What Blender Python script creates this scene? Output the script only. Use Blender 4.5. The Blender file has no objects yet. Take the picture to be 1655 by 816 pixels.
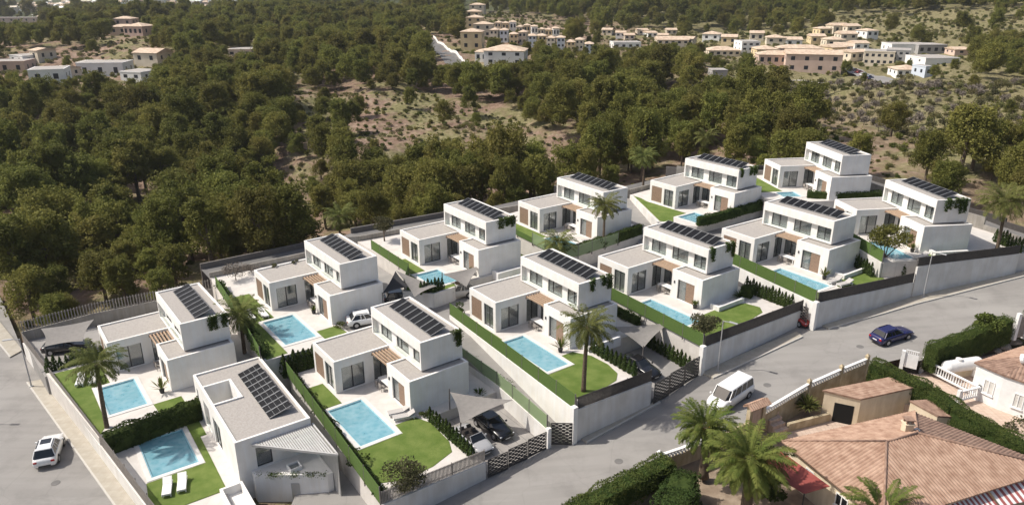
import bpy, math, random
import numpy as np
from mathutils import Vector, Matrix, noise
R = math.radians
random.seed(7); np.random.seed(7)
sc = bpy.context.scene
C = sc.collection

# ------------------------------------------------------------------ camera, light, sky
CZ = 40.0; F = 1181.0045; PIT = R(20.21864)
cam_d = bpy.data.cameras.new('camera'); cam = bpy.data.objects.new('camera', cam_d); C.objects.link(cam)
cam.location = (0, 0, CZ); cam.rotation_euler = (R(90) - PIT, 0, 0)
cam_d.sensor_width = 36; cam_d.lens = F / 1655 * 36; cam_d.clip_start = 0.5; cam_d.clip_end = 12000
sc.camera = cam
SUN_EL = R(50); SHADOW_AZ = R(-3)          # direction in which shadows fall, in the ground plane
world = bpy.data.worlds.new('World'); sc.world = world; world.use_nodes = True
wn = world.node_tree.nodes; wl = world.node_tree.links; wn.clear()
wo = wn.new('ShaderNodeOutputWorld'); bg = wn.new('ShaderNodeBackground'); sky = wn.new('ShaderNodeTexSky')
sky.sky_type = 'NISHITA'; sky.sun_disc = False; sky.sun_elevation = SUN_EL
sky.sun_rotation = R(-90) - SHADOW_AZ; sky.altitude = 100; sky.air_density = 1.0; sky.dust_density = 4.0; sky.ozone_density = 0.6
bg.inputs[1].default_value = 0.122
wl.new(sky.outputs[0], bg.inputs[0]); wl.new(bg.outputs[0], wo.inputs[0])
sd = bpy.data.lights.new('sun', 'SUN'); so = bpy.data.objects.new('sun', sd); C.objects.link(so)
sd.energy = 4.7; sd.angle = R(0.6); sd.color = (1.0, 0.945, 0.86)
ldir = Vector((math.cos(SUN_EL) * math.cos(SHADOW_AZ), math.cos(SUN_EL) * math.sin(SHADOW_AZ), -math.sin(SUN_EL)))
so.rotation_euler = ldir.to_track_quat('-Z', 'Y').to_euler(); so.location = (0, 0, 200)
sc.view_settings.view_transform = 'Standard'; sc.view_settings.look = 'None'
sc.view_settings.exposure = 0.12; sc.view_settings.gamma = 1.0; sc.view_settings.use_curve_mapping = False

# ------------------------------------------------------------------ helpers
def P(u, v, z):
    """survey helper: point of the place at height z seen at photo position u, v"""
    X = (u - 827.5) / F; Y = (408 - v) / F
    d = (X, math.cos(PIT) + Y * math.sin(PIT), -math.sin(PIT) + Y * math.cos(PIT))
    t = (z - CZ) / d[2]
    return Vector((d[0] * t, d[1] * t, z))
def zs(x):            # height of the street surface, climbing to the east
    if x > -18: return 1.65 + 0.085 * x if x < 75 else 8.02
    return 0.12
def PS(u, v, dz=0.0):
    z = 3.0
    for _ in range(25):
        p = P(u, v, z + dz); z = 0.5 * z + 0.5 * zs(p.x)
    return Vector((p.x, p.y, z + dz))

def rot2(x, y, a):
    c, s = math.cos(a), math.sin(a); return (c * x - s * y, s * x + c * y)

class MB:
    def __init__(s): s.v = []; s.f = []; s.m = []
    def add(s, vs, fs, mi=0):
        o = len(s.v); s.v += [tuple(p) for p in vs]
        for f in fs: s.f.append([i + o for i in f]); s.m.append(mi)
        return s
    def box(s, x0, x1, y0, y1, z0, z1, mi=0):
        if x1 < x0: x0, x1 = x1, x0
        if y1 < y0: y0, y1 = y1, y0
        return s.add([(x0,y0,z0),(x1,y0,z0),(x1,y1,z0),(x0,y1,z0),(x0,y0,z1),(x1,y0,z1),(x1,y1,z1),(x0,y1,z1)],
            [(0,3,2,1),(4,5,6,7),(0,1,5,4),(1,2,6,5),(2,3,7,6),(3,0,4,7)], mi)
    def bar(s, p, q, w, h0, h1, mi=0):
        """upright wall strip from p to q (z of p, q = base), width w, from base+h0 to base+h1"""
        p = Vector(p); q = Vector(q); d = Vector((q.x-p.x, q.y-p.y, 0))
        if d.length < 1e-6: return s
        d.normalize(); n = Vector((-d.y, d.x, 0)) * (w / 2)
        vs = []
        for h in (h0, h1):
            for b, sg in ((p, 1), (q, 1), (q, -1), (p, -1)):
                vs.append((b.x - sg*n.x, b.y - sg*n.y, b.z + h))
        return s.add(vs, [(0,3,2,1),(4,5,6,7),(0,1,5,4),(1,2,6,5),(2,3,7,6),(3,0,4,7)], mi)
    def beam(s, p, q, w, h, mi=0):
        """box between two points, any direction"""
        p = Vector(p); q = Vector(q); d = (q - p).normalized()
        up = Vector((0,0,1)) if abs(d.z) < 0.95 else Vector((1,0,0))
        a = d.cross(up).normalized() * (w/2); b = a.cross(d).normalized() * (h/2)
        vs = [e + i*a + j*b for e in (p, q) for i, j in ((-1,-1),(1,-1),(1,1),(-1,1))]
        return s.add(vs, [(0,1,2,3),(7,6,5,4),(0,4,5,1),(1,5,6,2),(2,6,7,3),(3,7,4,0)], mi)
    def prism(s, poly, z0, z1, mi=0, sides=True):
        n = len(poly); a = sum(poly[i][0]*poly[(i+1)%n][1]-poly[(i+1)%n][0]*poly[i][1] for i in range(n))
        if a < 0: poly = poly[::-1]
        g = lambda z, p: z(p[0], p[1]) if callable(z) else z
        vs = [(p[0], p[1], g(z0, p)) for p in poly] + [(p[0], p[1], g(z1, p)) for p in poly]
        fs = [tuple(range(n, 2*n))]
        if sides: fs += [tuple(range(n-1, -1, -1))] + [(i, (i+1)%n, n+(i+1)%n, n+i) for i in range(n)]
        return s.add(vs, fs, mi)
    def tube(s, pts, rads, n=8, mi=0, cap=True):
        pts = [Vector(p) for p in pts]; o = len(s.v); vs = []; fs = []
        for k, p in enumerate(pts):
            d = (pts[min(k+1, len(pts)-1)] - pts[max(k-1, 0)])
            d = d.normalized() if d.length > 1e-9 else Vector((0,0,1))
            a = d.cross(Vector((0,0,1))) if abs(d.z) < 0.95 else d.cross(Vector((1,0,0)))
            a.normalize(); b = d.cross(a)
            r = rads[k] if hasattr(rads, '__len__') else rads
            for i in range(n):
                t = 2*math.pi*i/n; vs.append(p + a*math.cos(t)*r + b*math.sin(t)*r)
        for k in range(len(pts)-1):
            for i in range(n):
                j = (i+1) % n; fs.append((k*n+i, (k+1)*n+i, (k+1)*n+j, k*n+j))
        if cap: fs += [tuple(range(n)), tuple(range(len(pts)*n-1, (len(pts)-1)*n-1, -1))]
        return s.add(vs, fs, mi)
    def quad(s, a, b, c, d, mi=0): return s.add([a,b,c,d], [(0,1,2,3)], mi)
    def build(s, name, mats, parent=None, smooth=False, bevel=0):
        me = bpy.data.meshes.new(name); me.from_pydata([tuple(p) for p in s.v], [], s.f)
        if not isinstance(mats, (list, tuple)): mats = [mats]
        for m in mats: me.materials.append(m)
        if len(mats) > 1: me.polygons.foreach_set('material_index', s.m)
        if smooth: me.polygons.foreach_set('use_smooth', [True]*len(me.polygons))
        me.update()
        o = bpy.data.objects.new(name, me); C.objects.link(o)
        if parent: o.parent = parent
        if bevel:
            b = o.modifiers.new('bevel', 'BEVEL'); b.width = bevel; b.segments = 2; b.limit_method = 'ANGLE'; b.angle_limit = R(50)
        return o

def tag(o, label=None, cat=None, group=None, kind=None):
    if label: o['label'] = label
    if cat: o['category'] = cat
    if group: o['group'] = group
    if kind: o['kind'] = kind
    return o
def thing(name, label, cat, loc=(0,0,0), rz=0, group=None):
    o = bpy.data.objects.new(name, None); C.objects.link(o); o.empty_display_size = 0.3
    o.location = loc; o.rotation_euler = (0, 0, rz)
    return tag(o, label, cat, group)
def copy_tree(o, parent=None):
    c = o.copy(); C.objects.link(c); c.parent = parent
    for ch in o.children: copy_tree(ch, c)
    return c
def dup(o, loc, rz, label=None, group=None, scale=None):
    c = copy_tree(o); c.location = loc; c.rotation_euler = (0, 0, rz)
    if scale: c.scale = (scale, scale, scale) if not hasattr(scale, '__len__') else scale
    if label: c['label'] = label
    if group: c['group'] = group
    return c

# ------------------------------------------------------------------ materials
def mat(name, col, rough=0.8, col2=None, scale=1.0, detail=4, bump=0.0, bscale=None, spec=0.3, metal=0.0, coords='Object', mixpos=(0.35, 0.65), alpha=1.0, rand=0.0, coat=0.0, trans=0.0):
    m = bpy.data.materials.new(name); m.use_nodes = True
    nt = m.node_tree; n = nt.nodes; l = nt.links
    b = n['Principled BSDF']; b.inputs['Roughness'].default_value = rough
    b.inputs['Specular IOR Level'].default_value = spec; b.inputs['Metallic'].default_value = metal
    b.inputs['Alpha'].default_value = alpha; b.inputs['Coat Weight'].default_value = coat
    b.inputs['Base Color'].default_value = (*col, 1)
    tc = n.new('ShaderNodeTexCoord')
    out = None
    if col2:
        nz = n.new('ShaderNodeTexNoise'); nz.inputs['Scale'].default_value = scale; nz.inputs['Detail'].default_value = detail
        l.new(tc.outputs[coords], nz.inputs['Vector'])
        cr = n.new('ShaderNodeValToRGB'); cr.color_ramp.elements[0].position = mixpos[0]; cr.color_ramp.elements[1].position = mixpos[1]
        cr.color_ramp.elements[0].color = (*col, 1); cr.color_ramp.elements[1].color = (*col2, 1)
        l.new(nz.outputs[0], cr.inputs[0]); out = cr.outputs[0]
        l.new(out, b.inputs['Base Color'])
    if rand:
        oi = n.new('ShaderNodeObjectInfo'); hs = n.new('ShaderNodeHueSaturation')
        mr = n.new('ShaderNodeMapRange'); mr.inputs[3].default_value = 1 - rand; mr.inputs[4].default_value = 1 + rand
        l.new(oi.outputs['Random'], mr.inputs[0]); l.new(mr.outputs[0], hs.inputs['Value'])
        mh = n.new('ShaderNodeMapRange'); mh.inputs[3].default_value = 0.5 - 0.03 * rand * 3; mh.inputs[4].default_value = 0.5 + 0.015
        ml = n.new('ShaderNodeMath'); ml.operation = 'MULTIPLY'; ml.inputs[1].default_value = 7.31
        fr = n.new('ShaderNodeMath'); fr.operation = 'FRACT'
        l.new(oi.outputs['Random'], ml.inputs[0]); l.new(ml.outputs[0], fr.inputs[0]); l.new(fr.outputs[0], mh.inputs[0]); l.new(mh.outputs[0], hs.inputs['Hue'])
        if out: l.new(out, hs.inputs['Color'])
        else: hs.inputs['Color'].default_value = (*col, 1)
        l.new(hs.outputs[0], b.inputs['Base Color'])
    if bump:
        nb = n.new('ShaderNodeTexNoise'); nb.inputs['Scale'].default_value = bscale or scale * 4; nb.inputs['Detail'].default_value = 5
        l.new(tc.outputs[coords], nb.inputs['Vector'])
        bp = n.new('ShaderNodeBump'); bp.inputs['Strength'].default_value = bump; bp.inputs['Distance'].default_value = 0.1
        l.new(nb.outputs[0], bp.inputs['Height']); l.new(bp.outputs[0], b.inputs['Normal'])
    return m
def tiles(m, sx, sy, dark=0.75, mortar=0.02, coords='Object', rot=0.0):
    """multiply a paving / module grid over a material's colour"""
    nt = m.node_tree; n = nt.nodes; l = nt.links; b = n['Principled BSDF']
    src = b.inputs['Base Color'].links[0].from_socket if b.inputs['Base Color'].links else None
    tc = n.new('ShaderNodeTexCoord'); mp = n.new('ShaderNodeMapping'); mp.inputs['Rotation'].default_value = (0, 0, rot)
    br = n.new('ShaderNodeTexBrick'); br.offset = 0.0 if dark > 0 else 0.5; dark = abs(dark)
    br.inputs['Scale'].default_value = 1; br.inputs['Brick Width'].default_value = sx; br.inputs['Row Height'].default_value = sy
    br.inputs['Mortar Size'].default_value = mortar; br.inputs['Color1'].default_value = (1,1,1,1); br.inputs['Color2'].default_value = (0.93,0.93,0.93,1)
    br.inputs['Mortar'].default_value = (dark,dark,dark,1)
    l.new(tc.outputs[coords], mp.inputs[0]); l.new(mp.outputs[0], br.inputs['Vector'])
    mx = n.new('ShaderNodeMix'); mx.data_type = 'RGBA'; mx.blend_type = 'MULTIPLY'; mx.inputs[0].default_value = 1
    if src: l.new(src, mx.inputs[6])
    else: mx.inputs[6].default_value = b.inputs['Base Color'].default_value
    l.new(br.outputs[0], mx.inputs[7]); l.new(mx.outputs[2], b.inputs['Base Color'])
    return m

M = {}
M['stucco'] = mat('white stucco', (0.80,0.79,0.77), 0.85, (0.72,0.71,0.69), 0.7, 6, 0.08, 25)
M['stucco2'] = mat('garden wall stucco', (0.70,0.685,0.66), 0.9, (0.60,0.585,0.56), 0.5, 6, 0.1, 20)
M['gravel'] = mat('roof gravel', (0.40,0.37,0.34), 0.95, (0.33,0.305,0.28), 6, 8, 0.3, 40)
M['wood'] = mat('wood cladding', (0.31,0.215,0.155), 0.6, (0.24,0.165,0.118), 6, 4)
M['pergola'] = mat('pergola wood', (0.42,0.30,0.21), 0.6, (0.32,0.225,0.155), 5, 4)
M['frame'] = mat('dark aluminium', (0.03,0.03,0.032), 0.45, spec=0.5)
M['curtain'] = mat('curtain', (0.62,0.60,0.56), 0.95, (0.50,0.48,0.45), 3, 3)
M['panel'] = tiles(mat('solar cells', (0.008,0.008,0.009), 0.5, spec=0.12), 0.34, 0.22, 6.0, 0.006)
M['alu'] = mat('aluminium', (0.42,0.42,0.42), 0.5, metal=0.3)
M['terrace'] = tiles(mat('terrace paving', (0.62,0.585,0.545), 0.8, (0.56,0.525,0.485), 1.2, 5), 0.9, 0.9, 0.88, 0.012)
M['coping'] = mat('pool coping', (0.66,0.64,0.61), 0.7, (0.60,0.58,0.55), 2, 3)
M['pooltile'] = tiles(mat('pool tile', (0.32,0.55,0.62), 0.4, (0.27,0.50,0.58), 3, 3), 0.25, 0.25, 0.85, 0.02)
M['lawn'] = mat('lawn', (0.100,0.155,0.026), 0.95, (0.155,0.205,0.048), 0.9, 12, 0.6, 50)
M['hedgegreen'] = mat('artificial green screen', (0.072,0.125,0.028), 0.9, (0.095,0.155,0.036), 9, 6, 0.5, 60)
M['hedge'] = mat('hedge leaves', (0.030,0.052,0.012), 0.85, (0.062,0.092,0.022), 3.0, 6, 0, rand=0.12)
M['slat'] = mat('grey slats', (0.16,0.145,0.135), 0.6, (0.13,0.118,0.11), 4, 3)
M['slatlight'] = mat('weathered grey slats', (0.32,0.29,0.265), 0.7, (0.25,0.225,0.205), 4, 3)
M['slatdark'] = mat('charcoal slats', (0.055,0.05,0.048), 0.6, (0.075,0.068,0.064), 4, 3)
M['asphalt'] = mat('pale asphalt', (0.24,0.227,0.214), 0.9, (0.29,0.277,0.26), 0.10, 9, 0.15, 30, coords='Object', mixpos=(0.3,0.7))
M['sidewalk'] = tiles(mat('sidewalk', (0.37,0.335,0.275), 0.9, (0.42,0.385,0.325), 1.5, 5), 0.4, 0.4, 0.9, 0.02)
M['kerb'] = mat('kerb stone', (0.52,0.495,0.455), 0.85, (0.46,0.44,0.40), 3, 3)
M['darkroad'] = mat('dark lane', (0.13,0.125,0.12), 0.9, (0.17,0.163,0.157), 0.5, 6)
M['parking'] = mat('parking concrete', (0.30,0.285,0.27), 0.9, (0.25,0.24,0.23), 0.6, 5)
M['sail'] = mat('shade sail cloth', (0.23,0.215,0.20), 0.9, (0.20,0.188,0.175), 3, 3)
M['saildark'] = mat('black shade sail cloth', (0.035,0.035,0.037), 0.9)
M['white'] = mat('white paint', (0.78,0.775,0.76), 0.55, (0.70,0.695,0.68), 2, 3)
M['cushion'] = mat('white cushion', (0.75,0.74,0.71), 0.9)
M['dark'] = mat('dark grey plastic', (0.04,0.04,0.04), 0.6)
M['rock'] = mat('rock', (0.50,0.44,0.37), 0.95, (0.33,0.27,0.22), 1.2, 8, 0.6, 4)
M['earth'] = mat('garden earth', (0.22,0.165,0.12), 1.0, (0.33,0.26,0.195), 1.2, 7, 0.4, 9)

M['backwall'] = mat('grey boundary wall', (0.34,0.32,0.29), 0.9, (0.26,0.245,0.225), 0.6, 6, 0.1, 15)
def weather(m, lo, sx=2.5, sz=0.22, p=(0.42, 0.62)):
    """rain streaks and grime: tall narrow stains multiplied over the wall colour"""
    nt = m.node_tree; n = nt.nodes; l = nt.links; b = n['Principled BSDF']; src = b.inputs['Base Color'].links[0].from_socket
    tc = n.new('ShaderNodeTexCoord'); mp = n.new('ShaderNodeMapping'); mp.inputs['Scale'].default_value = (sx, sx, sz); nz = n.new('ShaderNodeTexNoise'); nz.inputs['Scale'].default_value = 1; nz.inputs['Detail'].default_value = 6; nz.inputs['Roughness'].default_value = .65
    l.new(tc.outputs['Object'], mp.inputs[0]); l.new(mp.outputs[0], nz.inputs['Vector']); cr = n.new('ShaderNodeValToRGB'); cr.color_ramp.elements[0].position = p[0]; cr.color_ramp.elements[1].position = p[1]
    cr.color_ramp.elements[0].color = (lo, lo*.98, lo*.95, 1); cr.color_ramp.elements[1].color = (1,1,1,1); l.new(nz.outputs[0], cr.inputs[0])
    mx = n.new('ShaderNodeMix'); mx.data_type = 'RGBA'; mx.blend_type = 'MULTIPLY'; mx.inputs[0].default_value = 1; l.new(src, mx.inputs[6]); l.new(cr.outputs[0], mx.inputs[7]); l.new(mx.outputs[2], b.inputs['Base Color']); return m
weather(M['stucco'], .97); weather(M['stucco2'], .93, 1.3, .2); weather(M['backwall'], .85)
def road_wear(m):
    """repair patches, hairline cracks and oil-dark lanes in the asphalt itself"""
    nt = m.node_tree; n = nt.nodes; l = nt.links; b = n['Principled BSDF']; src = b.inputs['Base Color'].links[0].from_socket; tc = n.new('ShaderNodeTexCoord')
    def mul(fac_socket, lo, p0, p1, cur):
        cr = n.new('ShaderNodeValToRGB'); cr.color_ramp.elements[0].position = p0; cr.color_ramp.elements[1].position = p1; cr.color_ramp.elements[0].color = (lo,lo,lo,1); cr.color_ramp.elements[1].color = (1,1,1,1); l.new(fac_socket, cr.inputs[0])
        mx = n.new('ShaderNodeMix'); mx.data_type = 'RGBA'; mx.blend_type = 'MULTIPLY'; mx.inputs[0].default_value = 1; l.new(cur, mx.inputs[6]); l.new(cr.outputs[0], mx.inputs[7]); return mx.outputs[2]
    wn2 = n.new('ShaderNodeTexNoise'); wn2.inputs['Scale'].default_value = .5; l.new(tc.outputs['Object'], wn2.inputs[0]); ad = n.new('ShaderNodeMix'); ad.data_type = 'VECTOR'; ad.inputs[0].default_value = .25; l.new(tc.outputs['Object'], ad.inputs[4]); l.new(wn2.outputs[1], ad.inputs[5])
    vo = n.new('ShaderNodeTexVoronoi'); vo.feature = 'DISTANCE_TO_EDGE'; vo.inputs['Scale'].default_value = .32; l.new(ad.outputs[1], vo.inputs[0]); c = mul(vo.outputs['Distance'], .93, .004, .012, src)
    n3 = n.new('ShaderNodeTexNoise'); n3.inputs['Scale'].default_value = .35; n3.inputs['Detail'].default_value = 8; n3.inputs['Roughness'].default_value = .7; l.new(tc.outputs['Object'], n3.inputs[0]); c = mul(n3.outputs[0], .88, .36, .5, c)
    mp = n.new('ShaderNodeMapping'); mp.inputs['Rotation'].default_value = (0,0,R(-31)); mp.inputs['Scale'].default_value = (.03,.75,1); l.new(tc.outputs['Object'], mp.inputs[0]); n4 = n.new('ShaderNodeTexNoise'); n4.inputs['Scale'].default_value = 1; n4.inputs['Detail'].default_value = 5; l.new(mp.outputs[0], n4.inputs[0]); c = mul(n4.outputs[0], .90, .40, .55, c)
    l.new(c, b.inputs['Base Color'])
road_wear(M['asphalt'])
# see-through glass: thin pane, mostly transparent with a mirror reflection
def glass(name, tint, amount, gl=0.35):
    m = bpy.data.materials.new(name); m.use_nodes = True; n = m.node_tree.nodes; l = m.node_tree.links
    n.remove(n['Principled BSDF']); o = n['Material Output']
    t = n.new('ShaderNodeBsdfTransparent'); t.inputs[0].default_value = (*tint, 1)
    g = n.new('ShaderNodeBsdfGlossy'); g.inputs['Roughness'].default_value = 0.03; g.inputs[0].default_value = (0.9,0.92,0.93,1)
    d = n.new('ShaderNodeBsdfDiffuse'); d.inputs[0].default_value = (*[c*0.75 for c in tint], 1)
    lw_n = n.new('ShaderNodeLayerWeight'); fr = n.new('ShaderNodeMath'); fr.operation = 'POWER'; fr.inputs[1].default_value = 4.0
    l.new(lw_n.outputs['Facing'], fr.inputs[0])
    ad = n.new('ShaderNodeMath'); ad.operation = 'MULTIPLY_ADD'; ad.inputs[1].default_value = 0.7; ad.inputs[2].default_value = gl * 0.3; ad.use_clamp = True
    m1 = n.new('ShaderNodeMixShader'); m1.inputs[0].default_value = amount
    m2 = n.new('ShaderNodeMixShader')
    l.new(fr.outputs[0], ad.inputs[0]); l.new(ad.outputs[0], m2.inputs[0])
    l.new(t.outputs[0], m1.inputs[1]); l.new(d.outputs[0], m1.inputs[2]); l.new(m1.outputs[0], m2.inputs[1]); l.new(g.outputs[0], m2.inputs[2])
    l.new(m2.outputs[0], o.inputs[0]); return m
M['glass'] = glass('window glass', (0.80,0.83,0.83), 0.10, 0.35)
M['rail'] = glass('balustrade glass', (0.96,0.99,0.98), 0.025, 0.06)
M['tint'] = glass('green tinted glass', (0.55,0.72,0.50), 0.45, 0.2)
M['meshgreen'] = glass('green windbreak mesh', (0.50,0.62,0.38), 0.5, 0.0)
# pool water
def water():
    m = bpy.data.materials.new('pool water'); m.use_nodes = True; n = m.node_tree.nodes; l = m.node_tree.links
    b = n['Principled BSDF']; b.inputs['Base Color'].default_value = (0.16,0.56,0.66,1); b.inputs['Roughness'].default_value = 0.06
    b.inputs['Alpha'].default_value = 0.5; b.inputs['Specular IOR Level'].default_value = 0.5
    tc = n.new('ShaderNodeTexCoord')
    vo = n.new('ShaderNodeTexVoronoi'); vo.feature = 'SMOOTH_F1'; vo.inputs['Scale'].default_value = 3.2
    nz = n.new('ShaderNodeTexNoise'); nz.inputs['Scale'].default_value = 2.5
    mx = n.new('ShaderNodeMix'); mx.data_type = 'VECTOR'; mx.inputs[0].default_value = 0.35
    l.new(tc.outputs['Object'], nz.inputs[0]); l.new(tc.outputs['Object'], mx.inputs[4]); l.new(nz.outputs[1], mx.inputs[5]); l.new(mx.outputs[1], vo.inputs[0])
    cr = n.new('ShaderNodeValToRGB'); cr.color_ramp.elements[0].color = (0.17,0.44,0.53,1); cr.color_ramp.elements[1].color = (0.40,0.62,0.69,1)
    l.new(vo.outputs['Distance'], cr.inputs[0]); l.new(cr.outputs[0], b.inputs['Base Color'])
    bp = n.new('ShaderNodeBump'); bp.inputs['Strength'].default_value = 0.25; bp.inputs['Distance'].default_value = 0.05
    l.new(vo.outputs['Distance'], bp.inputs['Height']); l.new(bp.outputs[0], b.inputs['Normal'])
    return m
M['water'] = water()
# ------------------------------------------------------------------ villas
def wallX(mb, x0, x1, y0, y1, z0, z1, ops=()):
    cur = x0
    for a, b, c, d in sorted(ops):
        if a > cur: mb.box(cur, a, y0, y1, z0, z1)
        if c > z0: mb.box(a, b, y0, y1, z0, c)
        if d < z1: mb.box(a, b, y0, y1, d, z1)
        cur = b
    if cur < x1: mb.box(cur, x1, y0, y1, z0, z1)
def wallY(mb, x0, x1, y0, y1, z0, z1, ops=()):
    cur = y0
    for a, b, c, d in sorted(ops):
        if a > cur: mb.box(x0, x1, cur, a, z0, z1)
        if c > z0: mb.box(x0, x1, a, b, z0, c)
        if d < z1: mb.box(x0, x1, a, b, d, z1)
        cur = b
    if cur < y1: mb.box(x0, x1, cur, y1, z0, z1)

def window(parent, axis, a, b, c, d, pos, sgn, mulls=(), curt=(), nm='window'):
    """window in a wall running along axis ('x' or 'y'); pos = outer wall plane, sgn = outward direction"""
    fr = MB(); gl = MB(); cu = MB(); t = 0.07; ip = pos - sgn * 0.13; g = ip - sgn*0.03
    def bx(mb, u0, u1, w0, w1, z0, z1):
        if axis == 'x': mb.box(u0, u1, w0, w1, z0, z1)
        else: mb.box(w0, w1, u0, u1, z0, z1)
    f0, f1 = ip, ip - sgn * 0.07
    bx(fr, a, a+t, f0, f1, c, d); bx(fr, b-t, b, f0, f1, c, d)
    bx(fr, a+t, b-t, f0, f1, c, c+t); bx(fr, a+t, b-t, f0, f1, d-t, d)
    for m_ in mulls:
        x = a + (b-a)*m_; bx(fr, x-0.05, x+0.05, f0+sgn*0.01, f1, c+t, d-t)
    w = fr.build(nm, M['frame'], parent)
    bx(gl, a+t, b-t, g, g-sgn*0.01, c+t, d-t); gl.build('glass', M['glass'], w)
    for c0, c1 in curt:
        q = pos - sgn*0.42
        n = 12; 
        for i in range(n):
            u0 = a+(b-a)*(c0+(c1-c0)*i/n); u1 = a+(b-a)*(c0+(c1-c0)*(i+1)/n)
            o = 0.03 if i % 2 else 0.0
            bx(cu, u0, u1, q+o, q+o+0.02, c+0.02, d-0.03)
    if curt: cu.build('curtain', M['curtain'], w)
    return w

ZF = 3.47; ZU = 3.40; ZT = 6.28; T = 0.22
def make_villa(label, variant=0, panels=8):
    t = thing('white_villa', label, 'villa')
    w = MB()
    fops = [(-1.18, 0.85, 0.3, 2.65), (1.3, 3.05, 0.12, 2.65)]
    wallX(w, -1.58, 3.51, -5.81, -5.81+T, 0, ZU, fops)
    sops = [(-5.1, -2.75, 0.1, 2.55), (-1.75, -0.15, 0.1, 2.75)]
    wallY(w, 3.51-T, 3.51, -5.81+T, 0, 0, ZU, sops)
    wallX(w, 3.51-T, 6.63, 0, T, 0, ZU, [(3.7, 6.4, 0.1, 2.75)])
    wallY(w, 6.63, 6.63+T, -1.87+T, T, 0, ZU)
    lops = [(7.55, 9.95, 0.1, 2.45)]
    wallX(w, 6.63, 11.0, -1.87, -1.87+T, 0, ZU, lops)
    wallY(w, 11.0-T, 11.0, -1.87+T, 4.49-T, 0, ZU)
    wallX(w, -1.58, 11.0, 4.49-T, 4.49, 0, ZU, [(1, 2.2, 1.2, 2.3), (7, 8.2, 1.2, 2.3)])
    wallY(w, -1.58, -1.58+T, -5.81+T, 4.49-T, 0, ZU)
    # interior cross walls
    w.box(-1.36, 3.29, -1.9, -1.8, 0, 3.0); w.box(-1.36, 3.29, 1.9, 2.0, 0, 3.0); w.box(3.3, 10.78, 2.6, 2.7, 0, 3.0); w.box(6.63+T, 10.78, 0.6, 0.7, 0, 3.0)
    # floor slab
    w.box(-1.36, 3.29, -5.59, 4.27, 0.0, 0.1); w.box(3.29, 6.63, T, 4.27, 0.0, 0.1); w.box(6.63, 10.78, T, 4.27, 0.0, 0.1); w.box(6.85, 10.78, -1.65, T, 0.0, 0.1)
    w.build('wall', M['stucco'], t)
    r = MB()
    r.box(-1.36, 3.29, -5.59, 4.27, 3.05, 3.27); r.box(3.291, 6.63, T+.001, 4.27, 3.05, 3.268); r.box(6.631, 10.78, T+.001, 4.27, 3.05, 3.266); r.box(6.851, 10.78, -1.65, T, 3.05, 3.27)
    r.build('flat_roof', M['gravel'], t)
    # upper storey
    u = MB()
    u.box(0, 9.93, 0, 4.52, ZU+.003, ZF)
    wallX(u, 0, 9.93, 0, T, ZF, ZT, [(T, 9.93-T, ZF, 5.28)])
    wallY(u, 0, T, T, 4.52-T, ZF, ZT); wallY(u, 9.93-T, 9.93, T, 4.52-T, ZF, ZT)
    wallX(u, 0, 9.93, 4.52-T, 4.52, ZF, ZT, [(1, 3, 4.6, 5.2), (6, 7, 4.6, 5.2)])
    uo = [(1.05, 3.35, 3.50, 5.24), (4.35, 6.75, 3.50, 5.24), (7.6, 9.6, 3.50, 5.24)]
    wallX(u, T, 9.93-T, 0.50, 0.66, ZF, 5.28, uo)
    u.box(4.0, 4.1, .66, 4.3, ZF, 5.28); u.box(7.2, 7.3, .66, 4.3, ZF, 5.28)
    u.box(T, 9.93-T, T, 4.3, 5.28, 5.4)
    up = u.build('upper_storey', M['stucco'], t)
    MB().box(T, 9.93-T, T, 4.3, 6.05, 6.16).build('flat_roof', M['gravel'], t)
    for (a, b, c, d), mu, cu in zip(uo, [(0.5,), (0.33,), (0.5,)], [((0.0,0.3),(0.55,1.0)), ((0.7,0.98),), ((0.0,0.35),)]):
        window(up, 'x', a, b, c, d, 0.45, -1, mu, cu)
    MB().box(T+.02, 9.93-T-.02, 0.06, 0.075, ZF+.01, 4.2).build('glass_balustrade', M['rail'], t)
    # ground floor openings
    window(t, 'x', 1.3, 3.05, 0.12, 2.65, -5.81, -1, (0.5,), ((0.0,0.35),(0.7,1.0)))
    p = MB(); p.box(-1.18, 0.85, -5.75, -5.70, 0.3, 2.65)
    for i in range(14): p.box(-1.18+i*0.145, -1.18+i*0.145+0.12, -5.785, -5.751, 0.31, 2.64)
    p.build('wood_shutter', M['wood'], t)
    window(t, 'y', -5.1, -2.75, 0.1, 2.55, 3.51, 1, (0.48,), ((0.0,0.45),))
    window(t, 'y', -1.75, -0.15, 0.1, 2.75, 3.51, 1, (0.5,), ())
    window(t, 'x', 3.7, 6.4, 0.1, 2.75, 0.0, -1, (0.33, 0.66), ((0.7,0.95),))
    window(t, 'x', 7.55, 9.95, 0.1, 2.45, -1.87, -1, (0.48,), ((0.05,0.3),))
    p = MB()
    for i in range(9): p.box(8.72+i*0.135, 8.72+i*0.135+0.12, -1.80, -1.76, 0.12, 2.43)
    p.build('sliding_wood_panel', M['wood'], t)
    MB().box(7.02, 7.12, -1.97, -1.871, 1.85, 2.15).build('wall_lamp', M['dark'], t)
    # pergola
    p = MB(); y = -1.9
    for i in range(6): p.box(3.513, 6.62, -1.86+i*0.33, -1.86+i*0.33+0.13, 3.06, 3.22)
    p.box(3.512, 3.60, -1.92, -0.02, 2.9, 3.055); p.box(6.5, 6.62, -1.86, -0.02, 2.9, 3.055)
    p.build('pergola', M['pergola'], t)
    # solar panels, tilted towards the front
    n = panels; x0 = 0.95; wd = 8.3/8
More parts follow.
